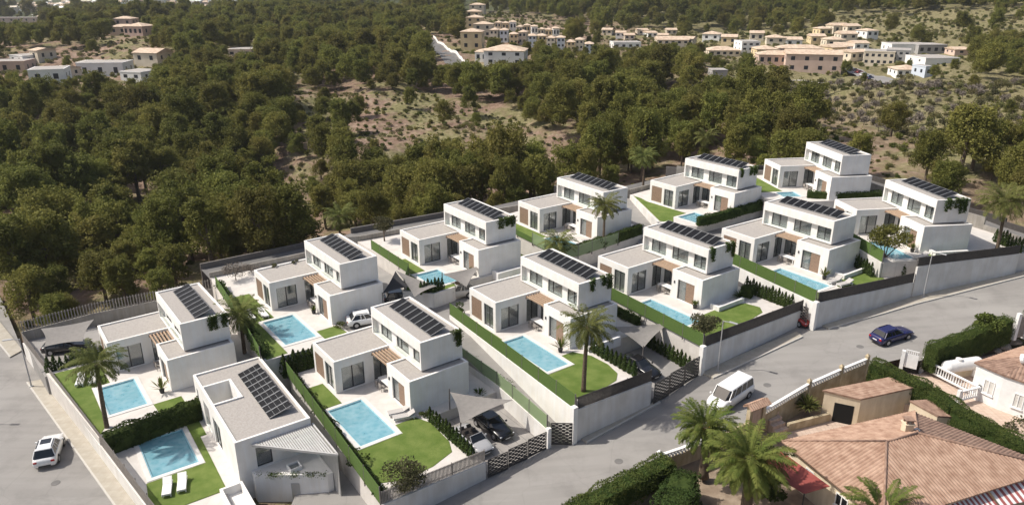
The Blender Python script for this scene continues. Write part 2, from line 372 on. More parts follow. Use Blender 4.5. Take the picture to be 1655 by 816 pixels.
    for i in range(n):
        a = x0+i*wd; q = MB()
        y0_, z0_, y1_, z1_ = 1.55, 6.27, 3.25, 6.80
        q.add([(a,y0_,z0_),(a+wd-.06,y0_,z0_),(a+wd-.06,y1_,z1_),(a,y1_,z1_),(a,y0_,z0_-.05),(a+wd-.06,y0_,z0_-.05),(a+wd-.06,y1_,z1_-.05),(a,y1_,z1_-.05)],
              [(0,1,2,3),(7,6,5,4)], 0)
        q.add([(a,y0_,z0_),(a+wd-.06,y0_,z0_),(a+wd-.06,y1_,z1_),(a,y1_,z1_),(a,y0_,z0_-.05),(a+wd-.06,y0_,z0_-.05),(a+wd-.06,y1_,z1_-.05),(a,y1_,z1_-.05)],
              [(0,4,5,1),(1,5,6,2),(2,6,7,3),(3,7,4,0)], 1)
        for fx in (a, a+wd-.105): q.beam((fx+.022, y0_, z0_+.006), (fx+.022, y1_, z1_+.006), .022, .02, 1)
        for fy in (0.02, .98): q.beam((a+.05, y0_+(y1_-y0_)*fy, z0_+(z1_-z0_)*fy+.002), (a+wd-.11, y0_+(y1_-y0_)*fy, z0_+(z1_-z0_)*fy+.002), .02, .015, 1)
        q.box(a+.05, a+.10, y1_-.1, y1_-.05, 6.16, z1_-.08, 1); q.box(a+.05, a+.10, y0_+.05, y0_+.1, 6.16, z0_-.04, 1)
        q.build('solar_panel', [M['panel'], M['alu']], t)
    return t

# survey of the eleven villas: x, y of the front-left corner of the upper storey, plot height, heading
VS = {'F2':(0.96,76.05,5.25,-54.44),'F3':(15.91,83.9,6.07,-53.87),'F1':(-14.32,67.5,2.99,-53.18),'V2':(-24.8,82.19,4.95,-52.9),
 'V1':(-38.27,72.06,2.65,-52.77),'V3':(-9.01,92.54,6.45,-53.95),'V4':(6.52,103.11,7.29,-54.33),'V5':(26.76,110.92,8.36,-52.8),
 'V6':(46.24,113.62,10.35,-81.25),'F4':(32.37,90.15,7.41,-55.65),'F5':(49.41,94.0,9.35,-81.31)}
def L(n, x, y, dz=0.0):
    s = VS[n]; a = R(s[3]); dx, dy = rot2(x, y, a); return Vector((s[0]+dx, s[1]+dy, s[2]+dz))
def LP(n, pts, dz=0.0): return [L(n, x, y, dz) for x, y in pts]
VL = {
 'V1':'white two-storey villa nearest the left road, beside the slatted back fence',
 'V2':'white two-storey villa with weeds along its low roof edge, second in the back row',
 'V3':'white back-row villa with three hanging plants at the far end of its blank wall',
 'V4':'white villa half hidden by a tall palm before its right wall, fourth in back row',
 'V5':'white villa with palm shadow on its low wing and a curved lawn in front',
 'V6':'white two-storey villa at the far right end of the back row, no hanging plants',
 'F1':'white two-storey villa in front with an olive bush and oval lawn before its pool',
 'F2':'white two-storey villa behind the front tall palm and the long green screen beside the driveway',
 'F3':'white two-storey villa in the front row with a round olive tree beside its pool',
 'F4':'white two-storey villa in the front row above the driveway with the red car',
 'F5':'white two-storey villa at the right end of the front row behind a spreading pine'}
villa0 = make_villa(VL['F1'])
villas = {}
for n in ['F1','F2','F3','F4','F5','V1','V2','V3','V4','V5','V6']:
    s = VS[n]
    if n == 'F1':
        villa0.location = s[:3]; villa0.rotation_euler = (0,0,R(s[3])); villas[n] = villa0; villa0['group'] = 'white villas of the estate'
    else: villas[n] = dup(villa0, s[:3], R(s[3]), VL[n], 'white villas of the estate')
# low weeds growing along the wing roof of one villa come later with the plants

# ------------------------------------------------------------------ plots, terraces, lawns, pools
def struct(name, mb, m): return tag(mb.build(name, m), kind='structure')
def plot(n, poly, dz=0.0, depth=7.0, m='terrace'):
    """raised plot: paved top, plain concrete sides down into the ground"""
    pts = LP(n, poly); z = VS[n][2] + dz
    return struct('terrace_paving', MB().prism(pts, z-depth, z-0.001), M[m])
def clean(poly):
    out = []
    for p in poly:
        if not out or (Vector(p[:2])-Vector(out[-1][:2])).length > 1e-3: out.append(p)
    return out
def smooth_poly(pts, it=2):
    for _ in range(it):
        q = []
        for i in range(len(pts)):
            a = Vector(pts[i][:2]); b = Vector(pts[(i+1) % len(pts)][:2])
            q += [tuple(a*0.75+b*0.25), tuple(a*0.25+b*0.75)]
        pts = q
    return pts
def lawn(n, poly, dz=0.0, label='', smooth=0, sheet=0.03):
    if smooth: poly = smooth_poly(poly, smooth)
    pts = LP(n, poly); z = VS[n][2]+dz
    return tag(MB().prism(pts, z+.002, z+sheet).build('lawn', M['lawn']), label=None, kind='structure')

# a terrace with a rectangular hole for the pool
def plot_with_pool(n, outer, pool, label, dz=0.0, depth=7.0, steps=True):
    """outer: polygon; pool: x0,x1,y0,y1 in plot axes (water); the deck round it is built as strips so the basin is a real hole"""
    x0, x1, y0, y1 = pool; s = VS[n]; z = s[2]+dz
    xs = [p[0] for p in outer]; ys = [p[1] for p in outer]
    def clip(poly, fn, lim, keep_less):
        out = []
        for i in range(len(poly)):
            a = poly[i]; b = poly[(i+1) % len(poly)]; va = a[fn]-lim; vb = b[fn]-lim
            if keep_less: va, vb = -va, -vb
            if va >= 0: out.append(a)
            if va*vb < 0:
                t_ = va/(va-vb); out.append((a[0]+(b[0]-a[0])*t_, a[1]+(b[1]-a[1])*t_))
        return out
    mb = MB()
    left = clip(outer, 0, x0, True); right = clip(outer, 0, x1, False)
    mid = clip(clip(outer, 0, x0, False), 0, x1, True)
    front = clip(mid, 1, y0, True); back = clip(mid, 1, y1, False)
    for pc in (left, right, front, back):
        if len(pc) >= 3: mb.prism(LP(n, clean(pc)), z-depth, z-0.001)
    struct('terrace_paving', mb, M['terrace'])
    t = thing('swimming_pool', label, 'swimming pool', (s[0], s[1], z), R(s[3]), 'swimming pools of the estate')
    c = MB(); w = 0.4
    c.box(x0-w, x1+w, y0-w, y0, -0.2, 0.05); c.box(x0-w, x1+w, y1, y1+w, -0.2, 0.05)
    c.box(x0-w, x0, y0, y1, -0.2, 0.05); c.box(x1, x1+w, y0, y1, -0.2, 0.05); c.build('coping', M['coping'], t)
    b = MB(); e = 0.003
    b.box(x0+e, x1-e, y0+e, y1-e, -1.5, -1.4); b.box(x0+e, x1-e, y0+e, y0+.1, -1.4, 0.0); b.box(x0+e, x1-e, y1-.1, y1-e, -1.4, 0.0)
    b.box(x0+e, x0+.1, y0+.1, y1-.1, -1.4, 0.0); b.box(x1-.1, x1-e, y0+.1, y1-.1, -1.4, 0.0); b.build('basin', M['pooltile'], t)
    if steps:
        for k in range(3):
            MB().box(x0+.102+.37*k, x0+.47+.37*k, y0+(0.5 if y1-y0 < 3 else 1.1), y1-.102, -1.399, -0.20-0.22*k).build('step', M['coping'], t)
    MB().box(x0+.1, x1-.1, y0+.1, y1-.1, -0.14, -0.10).build('water', M['water'], t)
    return t
# ------------------------------------------------------------------ foliage helpers
def np_mesh(name, verts, nper, mats, smooth=False, colors=None):
    """mesh of separate polygons with nper corners each"""
    verts = np.asarray(verts, dtype=np.float32); nv = len(verts); nf = nv // nper
    me = bpy.data.meshes.new(name); me.vertices.add(nv); me.vertices.foreach_set('co', verts.ravel())
    me.loops.add(nv); me.loops.foreach_set('vertex_index', np.arange(nv, dtype=np.int32))
    me.polygons.add(nf); me.polygons.foreach_set('loop_start', np.arange(0, nv, nper, dtype=np.int32))
    me.polygons.foreach_set('loop_total', np.full(nf, nper, dtype=np.int32))
    for m in (mats if isinstance(mats, (list, tuple)) else [mats]): me.materials.append(m)
    me.update(calc_edges=True); return me
def leaf_quads(pts, size, rs, normals=None, flat=0.6):
    """one small leaf quad per point, turned at random but leaning to the given outward normal"""
    n = len(pts); N = rs.normal(size=(n, 3))
    N /= np.linalg.norm(N, axis=1)[:, None] + 1e-9
    if normals is not None: N = N * (1-flat) + normals * flat
    N /= np.linalg.norm(N, axis=1)[:, None] + 1e-9
    Rv = rs.normal(size=(n, 3)); A = np.cross(N, Rv); A /= np.linalg.norm(A, axis=1)[:, None] + 1e-9
    B = np.cross(N, A); s = (size * rs.uniform(0.6, 1.35, n))[:, None]
    A = A*s*0.5; B = B*s*0.42
    out = np.empty((n, 4, 3)); out[:, 0] = pts-A-B*0.3; out[:, 1] = pts+B; out[:, 2] = pts+A+B*0.2; out[:, 3] = pts-B
    return out.reshape(-1, 3)
def blob_points(rs, c, r, n, shell=0.35):
    d = rs.normal(size=(n, 3)); d /= np.linalg.norm(d, axis=1)[:, None]
    rr = 1 - shell * rs.uniform(0, 1, n) ** 1.5
    return np.asarray(c) + d * rr[:, None] * np.asarray(r), d
def leaf_mat(name, c1, c2, scale, rand=0.15, bsc=0.35):
    m = mat(name, c1, 0.8, c2, scale, 5, 0, rand=rand, spec=0.2, mixpos=(0.3, 0.72)); n = m.node_tree.nodes; l = m.node_tree.links
    b = n['Principled BSDF']; src = b.inputs['Base Color'].links[0].from_socket; tr = n.new('ShaderNodeBsdfTranslucent'); mx = n.new('ShaderNodeMixShader'); mx.inputs[0].default_value = 0.35
    l.new(src, tr.inputs[0]); l.new(b.outputs[0], mx.inputs[1]); l.new(tr.outputs[0], mx.inputs[2]); l.new(mx.outputs[0], n['Material Output'].inputs[0]); return m
M['pine'] = leaf_mat('pine needles', (0.108,0.120,0.027), (0.250,0.240,0.058), 0.55, 0.25)
M['pinefar'] = M['pine']
M['olive'] = leaf_mat('olive leaves', (0.065,0.068,0.030), (0.135,0.128,0.065), 1.5)
M['hedgelight'] = leaf_mat('clipped hedge leaves', (0.062,0.090,0.020), (0.125,0.150,0.038), 1.2, 0.05)
M['hedge'] = leaf_mat('hedge foliage', (0.036,0.060,0.014), (0.078,0.110,0.027), 2.5, 0.1)
M['bark'] = mat('bark', (0.11,0.085,0.065), 0.95, (0.17,0.135,0.105), 4, 5)
M['palmbark'] = mat('palm bark', (0.16,0.12,0.085), 0.95, (0.09,0.065,0.045), 9, 5, 0.6, 12)
M['frond'] = leaf_mat('palm frond', (0.10,0.12,0.032), (0.19,0.195,0.06), 2.0, 0.12)
M['frondg'] = leaf_mat('garden palm frond', (0.075,0.115,0.022), (0.20,0.215,0.055), 1.2, 0.1)
M['fruit'] = mat('orange date clusters', (0.55,0.25,0.03), 0.8, (0.42,0.17,0.02), 8, 3)
M['vine'] = leaf_mat('hanging plant leaves', (0.05,0.085,0.018), (0.11,0.16,0.035), 4.0)
M['shrub'] = leaf_mat('light shrub leaves', (0.07,0.09,0.02), (0.14,0.16,0.035), 2.0)
M['scrub'] = leaf_mat('dry scrub', (0.115,0.118,0.042), (0.235,0.22,0.095), 1.0, 0.3)
M['bare'] = mat('grey twigs', (0.15,0.125,0.105), 0.95, (0.22,0.19,0.16), 3, 4)

def hedge(poly_or_line, width, z, height, name, label, cat, m, group=None, leaf=0.16, dens=70, round_top=0.0, wav=0.12, seed=1):
    """clipped or rough hedge along a world-space polyline; foliage of small leaves over a dark twiggy core"""
    rs = np.random.RandomState(seed); pts = [Vector((p[0], p[1], 0)) for p in poly_or_line]
    zf = z if callable(z) else (lambda x, y: z)
    o0 = pts[0].copy(); base = zf(o0.x, o0.y)
    t = thing(name, label, cat, (o0.x, o0.y, base), 0, group)
    P_, N_ = [], []
    core = MB()
    for a, b in zip(pts[:-1], pts[1:]):
        d = b - a; Ln = d.length; d.normalize(); nrm = Vector((-d.y, d.x, 0)); hw = width/2
        za = zf(a.x, a.y)-base; zb = zf(b.x, b.y)-base
        core.bar(Vector((a.x-o0.x, a.y-o0.y, za)), Vector((b.x-o0.x, b.y-o0.y, zb)), width*0.72, 0.0, height*0.86)
        def emit(n, fu):
            u = rs.uniform(0, 1, n); s_, h_, nn = fu(n)
            k = np.array([noise.noise(Vector((a.x+d.x*Ln*uu, a.y+d.y*Ln*uu, hh*1.5))*0.8) for uu, hh in zip(u, h_)]) * wav * 2
            x = a.x-o0.x + d.x*Ln*u + nrm.x*(s_ + nn[:, 1]*k); y = a.y-o0.y + d.y*Ln*u + nrm.y*(s_ + nn[:, 1]*k)
            zz = za+(zb-za)*u + h_ + nn[:, 2]*k
            P_.append(np.stack([x, y, zz], 1)); N_.append(np.stack([nrm.x*nn[:,1], nrm.y*nn[:,1], nn[:,2]], 1))
        def side(sg):
            def f(n):
                h = rs.uniform(0, height, n); nn = np.zeros((n,3)); nn[:,1] = sg
                ins = rs.uniform(0, 0.12, n); sh = np.clip((h/height-0.75)/0.25, 0, 1)**2*round_top*hw
                return sg*(hw-ins-sh), h, nn
            return f
        def top(n):
            nn = np.zeros((n,3)); nn[:,2] = 1; s_ = rs.uniform(-hw, hw, n)
            return s_, height - rs.uniform(0, 0.1, n) - round_top*height*0.15*(np.abs(s_)/hw)**2, nn
        emit(int(Ln*height*dens)+1, side(1)); emit(int(Ln*height*dens)+1, side(-1)); emit(int(Ln*width*dens*1.3)+1, top)
    # ends
    for q, dd in ((pts[0], (pts[0]-pts[1]).normalized()), (pts[-1], (pts[-1]-pts[-2]).normalized())):
        n = int(width*height*dens); s_ = rs.uniform(-width/2, width/2, n); h = rs.uniform(0, height, n); zq = zf(q.x, q.y)-base
        P_.append(np.stack([q.x-o0.x - dd.y*s_ + dd.x*0.05, q.y-o0.y + dd.x*s_ + dd.y*0.05, h+zq], 1)); N_.append(np.tile([dd.x, dd.y, 0], (n,1)))
    Pn = np.concatenate(P_); Nn = np.concatenate(N_)
    me = np_mesh('foliage', leaf_quads(Pn, leaf, rs, Nn, 0.45), 4, m)
    f = bpy.data.objects.new('foliage', me); C.objects.link(f); f.parent = t
    core.build('twiggy_core', M['hedge'], t)
    return t

def cone_shrub(h=1.7, r=0.32, n=420, seed=3, label='', group=None, m='hedge', leaf=0.13):
    rs = np.random.RandomState(seed)
    u = rs.uniform(0, 1, n); a = rs.uniform(0, 2*math.pi, n)
    prof = np.where(u < 0.15, 0.75+u/0.15*0.25, (1-((u-0.15)/0.85)**1.6)*1.0+0.02)
    rr = r*prof*rs.uniform(0.8, 1.1, n)
    pts = np.stack([np.cos(a)*rr, np.sin(a)*rr, 0.08+u*(h-0.08)], 1)
    nn = np.stack([np.cos(a), np.sin(a), np.full(n, 0.35)], 1)
    t = thing('conifer_shrub', label, 'conifer shrub', group=group)
    me = np_mesh('foliage', leaf_quads(pts, leaf, rs, nn, 0.5), 4, M[m]); o = bpy.data.objects.new('foliage', me); C.objects.link(o); o.parent = t
    MB().tube([(0,0,-.1),(0,0,h*0.8)], [r*0.55, r*0.15], 8).build('trunk', M['hedge'], t)
    return t
shrub0 = [cone_shrub(seed=5), ]
used_shrub = [False]
def shrub_row(n, a, b, count, dz, label, group, scale=1.0):
    A = L(n, *a, dz); B = L(n, *b, dz)
    for i in range(count):
        p = A.lerp(B, i/(count-1)); sc_ = scale*random.uniform(0.88, 1.12)
        if not used_shrub[0]:
            o = shrub0[0]; used_shrub[0] = True; o.location = p; o.rotation_euler.z = 0; o.scale = (sc_,)*3
            o['label'] = label; o['group'] = group
        else: dup(shrub0[0], p, random.uniform(0, 6.28), label, group, (sc_*random.uniform(.9,1.1), sc_, sc_))

# ------------------------------------------------------------------ fences, walls, gates
def slat_fence(pts, h, m, label, group=None, spacing=0.17, sw=0.09, name='slatted_fence', base=0.0, depth=0.05, rail='slat'):
    p0 = Vector(pts[0]); t = thing(name, label, 'fence', p0, 0, group)
    s = MB(); r = MB(); po = MB()
    for a, b in zip(pts[:-1], pts[1:]):
        a = Vector(a)-p0; b = Vector(b)-p0; d = b-a; n = max(1, int(d.length/spacing))
        u = Vector((d.x, d.y, 0)).normalized()
        for i in range(n):
            c = a + d*((i+.5)/n); q = c+u*sw; 
            s.bar(c, q, depth, base+.02, h)
        for hh in (base+0.15, h-0.2):
            nn = Vector((-u.y, u.x, 0))*0.045
            r.bar(a+nn, b+nn, 0.03, hh, hh+0.06)
        k = max(1, int(d.length/2.4))
        for i in range(k+1):
            c = a + d*(i/k); nn = Vector((-u.y, u.x, 0))*0.075
            MB().bar(c+nn-u*.03, c+nn+u*.03, 0.06, base-0.02, h+0.02).build('post', M[rail], t)
    s.build('slats', M[m], t); r.build('rail', M[rail], t)
    return t
def wall(pts, w, h0, h1, m, label, group=None, name='garden_wall', cap=None):
    p0 = Vector(pts[0]); t = MB()
    for a, b in zip(pts[:-1], pts[1:]):
        a = Vector(a)-p0; b = Vector(b)-p0
        if len(pts) > 2:
            u = (b-a).normalized()*0.0; 
        t.bar(a, b, w, h0, h1)
    o = t.build(name, M[m]); o.location = p0; return tag(o, label, 'wall', group)
def screen(pts, h, label, m='hedgegreen', group=None, name='green_screen_fence', wind=False):
    p0 = Vector(pts[0]); t = thing(name, label, 'fence', p0, 0, group)
    s = MB()
    for a, b in zip(pts[:-1], pts[1:]):
        a = Vector(a)-p0; b = Vector(b)-p0; d = b-a
        s.bar(a, b, 0.05, 0.03, h)
        k = max(1, int(d.length/2.5)); u = d.normalized()
        for i in range(k+1):
            c = a+d*(i/k); MB().bar(c-u*.03, c+u*.03, 0.09, -.3, h+0.08).build('post', M['slat'], t)
    s.build('screen', M[m], t); return t
def lattice_gate(a, b, h, label, leaves=1, group=None, name='lattice_gate'):
    a = Vector(a); b = Vector(b); t = thing(name, label, 'gate', a, math.atan2(b.y-a.y, b.x-a.x), group)
    Ln = math.hypot(b.x-a.x, b.y-a.y); dz = b.z-a.z; lw = Ln/leaves
    for k in range(leaves):
        x0 = k*lw+.04; x1 = (k+1)*lw-.04; z0 = dz*(k+.5)/leaves+0.08; z1 = z0+h
        g = MB(); g.box(x0, x0+.07, -.03, .03, z0, z1); g.box(x1-.07, x1, -.03, .03, z0, z1)
        g.box(x0+.07, x1-.07, -.03, .03, z0, z0+.08); g.box(x0+.07, x1-.07, -.03, .03, z1-.08, z1)
        g.build('gate_frame', M['slatdark'], t)
        q = MB(); rows = int((h-.16)/0.16); hh = (h-.16)/rows
        for r_ in range(rows):
            zb = z0+.08+r_*hh; q.box(x0+.071, x1-.071, -.012, .012, zb+.001, zb+hh*0.60)
            x = x0+.07+(0.3 if r_ % 2 else 0.0)
            while x < x1-.2:
                q.box(x, min(x+.26, x1-.072), -.010, .010, zb+hh*0.60, zb+hh-.001); x += 0.6
        q.build('lattice', M['slatdark'], t)
    return t

# ------------------------------------------------------------------ the estate
POOLS = {
 'F1': (5.85,12.7,-7.75,-4.35), 'V2': (5.9,12.6,-7.75,-4.35), 'V1': (6.0,11.9,-7.6,-4.3), 'V3': (6.0,10.6,-7.9,-4.7),
 'V4': (6.1,10.4,-7.9,-4.7), 'V5': (6.5,10.4,-8.6,-4.8), 'V6': (6.0,8.6,-7.5,-4.6), 'F2': (5.8,13.3,-6.6,-3.9),
 'F3': (5.9,13.0,-6.9,-4.3), 'F4': (6.2,12.9,-6.2,-3.8), 'F5': (6.3,12.4,-6.2,-3.6)}
OUT = {
 'F1': [(-2.6,-8.15),(20.4,-9.65),(20.75,-0.55),(12.4,-0.55),(12.4,6.75),(-2.6,6.75)],
 'V2': [(-11.0,-8.6),(14.6,-10.6),(15.0,-1.2),(11.4,-1.2),(11.4,4.9),(-4.0,6.9),(-10.6,6.9)],
 'V1': [(-8.9,-4.9),(-0.6,-4.9),(-0.6,-11.2),(15.2,-9.0),(14.4,-1.0),(11.3,5.0),(10.5,7.3),(-7.2,7.2)],
 'V3': [(-9.6,-8.3),(5.2,-8.2),(9.6,-11.2),(12.3,-8.9),(11.6,-3.3),(11.4,5.0),(-8.5,7.8)],
 'V4': [(-6.0,-6.6),(2.7,-9.0),(12.6,-9.6),(13.8,-7.6),(12.6,5.2),(11.4,7.4),(-7.5,7.8)],
 'V5': [(-6.0,-5.3),(6.4,-12.3),(11.0,-9.8),(11.3,-3.0),(11.4,6.0),(-7,6.8)],
 'V6': [(-4.5,-9.5),(8.8,-10.5),(11.2,-5.0),(11.4,6.5),(-4.5,7.5)],
 'F2': [(-2.9,-7.45),(19.95,-8.55),(20.25,0.0),(12.3,0.0),(12.3,7.5),(-2.9,7.5)],
 'F3': [(-2.6,-7.5),(17.2,-8.6),(17.75,6.8),(-2.6,7.3)],
 'F4': [(-2.0,-6.9),(14.9,-9.3),(16.3,6.2),(13.0,7.3),(-2.0,7.3)],
 'F5': [(-2.4,-7.6),(13.1,-8.0),(13.1,-4.6),(12.8,13.6),(-2.4,12.5)]}
PL = {'F1':'long blue pool with steps in front of the big oval lawn and olive bush','V2':'blue pool with two white loungers on the grass to its left',
 'V1':'blue pool behind the cypress hedge, with the leaning palm trunk over its corner','V3':'blue pool partly behind a row of seven little cypresses',
 'V4':'blue pool half covered by palm fronds, in front of the screened hedge','V5':'wedge of blue pool below the curved lawn and curved hedge',
 'V6':'sliver of blue pool beside the white dining table in the far back row','F2':'long blue pool just above the green screen by the driveway, next to a tall palm',
 'F3':'narrow blue pool behind a round olive tree and the street wall','F4':'narrow blue pool behind a light green screen, with grey loungers at its end',
 'F5':'narrow blue pool partly behind a spreading pine tree'}
for n in OUT: plot_with_pool(n, OUT[n], POOLS[n], PL[n])
lawn('F1', [(11.6,-1.75),(13.2,-1.1),(16.6,-1.3),(18.0,-1.9),(18.75,-4.2),(18.9,-7.0),(17.9,-9.0),(13.6,-9.05),(13.15,-8.6),(13.15,-3.9),(11.6,-3.8)], smooth=0)
lawn('F1', [(0.9,-8.1),(5.35,-8.3),(5.35,-6.1),(0.9,-6.1)])
lawn('F1', [(5.35,-8.32),(5.35,-8.2),(13.1,-8.2),(13.1,-8.9)])
lawn('F2', [(11.6,-2.0),(13.3,-1.0),(15.6,-0.85),(17.4,-1.3),(18.3,-2.3),(18.7,-4.4),(18.6,-8.35),(13.8,-8.1),(13.75,-3.45),(11.6,-3.4)])
lawn('F2', [(-2.8,-7.35),(5.3,-7.7),(5.3,-6.2),(-2.8,-6.2)])
lawn('V2', [(11.5,-1.6),(13.6,-1.4),(14.6,-2.2),(14.5,-3.9),(11.5,-3.9)])
lawn('V2', [(-3.0,-9.0),(5.4,-9.7),(5.4,-6.3),(-3.0,-6.3)])
lawn('V2', [(5.4,-9.7),(5.4,-8.2),(13.0,-8.2),(14.4,-8.2),(14.5,-10.4)])
lawn('V1', [(0.0,-10.9),(5.4,-10.2),(5.4,-6.4),(0.0,-6.6)])
lawn('V1', [(5.4,-10.2),(5.4,-8.05),(12.4,-8.05),(13.4,-8.05),(15.0,-8.9)])
lawn('V1', [(12.35,-1.4),(14.2,-1.4),(14.4,-3.8),(12.35,-3.9)])
lawn('V3', [(0.3,-8.0),(5.5,-8.2),(5.5,-6.2),(0.3,-6.2)])
lawn('V3', [(5.5,-8.4),(9.5,-11.0),(12.1,-8.8),(12.0,-6.0),(11.1,-4.3),(11.05,-8.35),(5.5,-8.35)])
lawn('V4', [(-5.5,-6.6),(2.7,-8.9),(5.6,-9.1),(5.6,-6.1),(-1.7,-6.1),(-3,-5.4)])
lawn('V4', [(10.9,-3.0),(13.0,-3.2),(13.6,-7.4),(12.5,-9.4),(10.9,-9.2)])
lawn('V5', [(-5.3,-5.4),(0.0,-8.4),(6.2,-12.0),(8.0,-11.2),(6.0,-8.9),(6.0,-6.1),(-1.8,-6.1),(-3.5,-5.5)])
lawn('V6', [(-3,-8.5),(5.5,-9.5),(5.5,-6.1),(-3,-6.1)])
lawn('F3', [(-2.5,-7.4),(5.4,-7.8),(5.4,-6.2),(-2.5,-6.2)])
lawn('F3', [(13.4,-8.2),(13.4,-4.3),(12.2,-3.6),(12.0,1.6),(13.0,3.5),(14.6,3.9),(15.6,3.0),(15.9,1.0),(16.2,-1.5),(17.1,-3.5),(17.0,-8.4)])
lawn('F4', [(-1.5,-6.9),(5.7,-8.2),(14.7,-9.2),(14.9,-6.6),(13.4,-6.6),(5.7,-6.6),(5.7,-6.1),(-1.5,-6.1)])
lawn('F4', [(13.4,-3.2),(15.3,-3.2),(15.8,3.0),(13.5,4.5),(12.0,3.0),(12.0,-1.0)])
lawn('F5', [(0.0,-7.6),(5.8,-7.8),(5.8,-6.0),(0.0,-6.0)])
lawn('F5', [(12.9,-3.2),(12.95,-2.0),(12.9,9.0),(11.4,9.0),(11.4,-2.5)])

# street-side walls (white base) with dark slats on top
G1 = 'white garden walls along the street'
def street_wall(pts, zt, label, flabel, sm='slatdark', fh=1.1):
    pts = [Vector((p.x, p.y, zt)) for p in pts]
    wall([p+Vector((0,0,0)) for p in pts], 0.26, -6.0, 0.12, 'stucco2', label, None)
    up_ = [p+Vector((0,0,0.12)) for p in pts]
    slat_fence(up_, fh, sm, flabel, None, 0.12, 0.075, rail='slat', name='slatted_fence')
street_wall([L('F1',20.55,-9.8), L('F1',20.9,-0.55)], 3.0, 'white street wall below the pale upright pickets, in front of the oval lawn', 'pale upright picket fence on the street wall before the olive bush', 'slatlight', 1.15)
street_wall([L('F2',20.05,-8.6), L('F2',20.4,0.1)], 5.25, 'white street wall below the tall palm, next to the driveway gate', 'dark slat fence on the street wall at the foot of the tall palm', 'slatdark', 1.2)
street_wall([L('F3',17.35,-8.7), L('F3',17.9,6.9)], 6.07, 'long white street wall behind the lamp post and the white van', 'dark slat fence on the street wall behind the lamp post and white van', 'slatdark', 1.2)
f4 = [L('F4',15.05,-9.4), PS(1411.5,499.8), PS(1470,481)]
f4 = [Vector((p.x,p.y,7.41)) for p in f4]
street_wall(f4, 7.41, 'white curved street wall between the red car and the right lamp post', 'dark slat fence on the curved wall above the red car and grey loungers', 'slatdark', 1.2)
f5 = [PS(1472,480.6), PS(1530,467), PS(1580,456), PS(1638,443)]
street_wall(f5, 9.35, 'white curved street wall right of the right lamp post, highest of the estate', 'dark slat fence along the wall right of the pine, highest along the street', 'slatdark', 1.1)
# pillars
def pillar(p, h0, h1, w, m, label, cat='pillar', name='gate_pillar'):
    q = MB().box(-w/2, w/2, -w/2, w/2, h0, h1).build(name, M[m], None, bevel=0.02); q.location = p; q.rotation_euler.z = R(-54); return tag(q, label, cat)
pillar(L('F2',20.1,-8.95), -5, 0.55, 0.5, 'stucco', 'white pillar between the driveway gate and the wall under the tall palm')
pillar(L('F3',17.4,-9.0), -5, 0.35, 0.5, 'stucco', 'white pillar at the left end of the wall behind the van')
pillar(L('F4',15.1,-9.7), -5, 0.35, 0.5, 'stucco', 'white pillar right of the red car at the wall end')
# gates
zg = lambda p: Vector((p.x, p.y, zs(p.x)))
g0, g1_ = zg(L('F1',21.15,-0.45)), zg(L('F1',21.25,5.75))
lattice_gate(g0, g1_, 1.75, 'three-leaf dark lattice gate in front of the parked black car', 3)
pillar(zg(L('F1',21.2,6.0)), -1, 2.0, 0.35, 'stucco', 'white post between the three-leaf gate and the single driveway gate')
lattice_gate(zg(L('F1',21.15,6.25)), zg(L('F2',20.25,-9.15)), 2.2, 'single dark lattice gate at the foot of the long driveway')
lattice_gate(zg(L('F2',20.6,0.4)), zg(L('F3',17.45,-9.4)), 2.2, 'dark lattice gate between the two front parking walls, before the car under the sail', 3)
lattice_gate(zg(L('F4',14.6,-10.1)), zg(L('F4',11.2,-10.0)), 2.5, 'dark gate beside the red car, edge-on to the street', 1)
# left perimeter
W0 = Vector((*P(37,547,2.3)[:2], 0)); 
wl0 = P(37,547,2.6); wl1 = P(238,811,2.2)
wdir = (wl1-wl0); wl2 = wl0 + wdir*1.35
lw = [Vector((wl0.x, wl0.y, 2.1)), Vector((wl1.x, wl1.y, 1.75)), Vector((wl2.x, wl2.y, 1.65))]
lwk = [lw[0].lerp(lw[1], 0.2)] + lw[1:]
wall(lw, 0.28, -4.0, 0.0, 'stucco2', 'long white wall along the left road pavement')
slat_fence(lw, 1.25, 'slatlight', 'long grey picket fence on the wall beside the left road', None, 0.15, 0.07)
bw0 = lw[0]; bw1 = L('V1', -8.2, 6.8); bw1.z = 3.0; bw0b = Vector((bw0.x, bw0.y, 2.5))
bpts = [bw0b, Vector((*P(150,517,3.0)[:2], 2.9)), Vector((*P(262,494,3.2)[:2], 3.1)), Vector((*P(345,477,3.6)[:2], 3.6))]
wall(bpts, 0.25, -4.0, 0.9, 'backwall', 'grey-white wall behind the sail-covered car at the forest edge')
slat_fence([p+Vector((0,0,0.9)) for p in bpts], 1.3, 'slatlight', 'grey picket fence at the forest edge behind the sail-covered car', None, 0.3, 0.1)
# plot edge fill behind V1 and under its parking
struct('parking_paving', MB().prism([lw[0].xy.to_tuple(), L('V1',-0.6,-11.4).xy.to_tuple(), L('V1',-0.6,-4.95).xy.to_tuple(), L('V1',-8.9,-4.95).xy.to_tuple(), bpts[1].xy.to_tuple()], -4, 2.3), M['parking'])

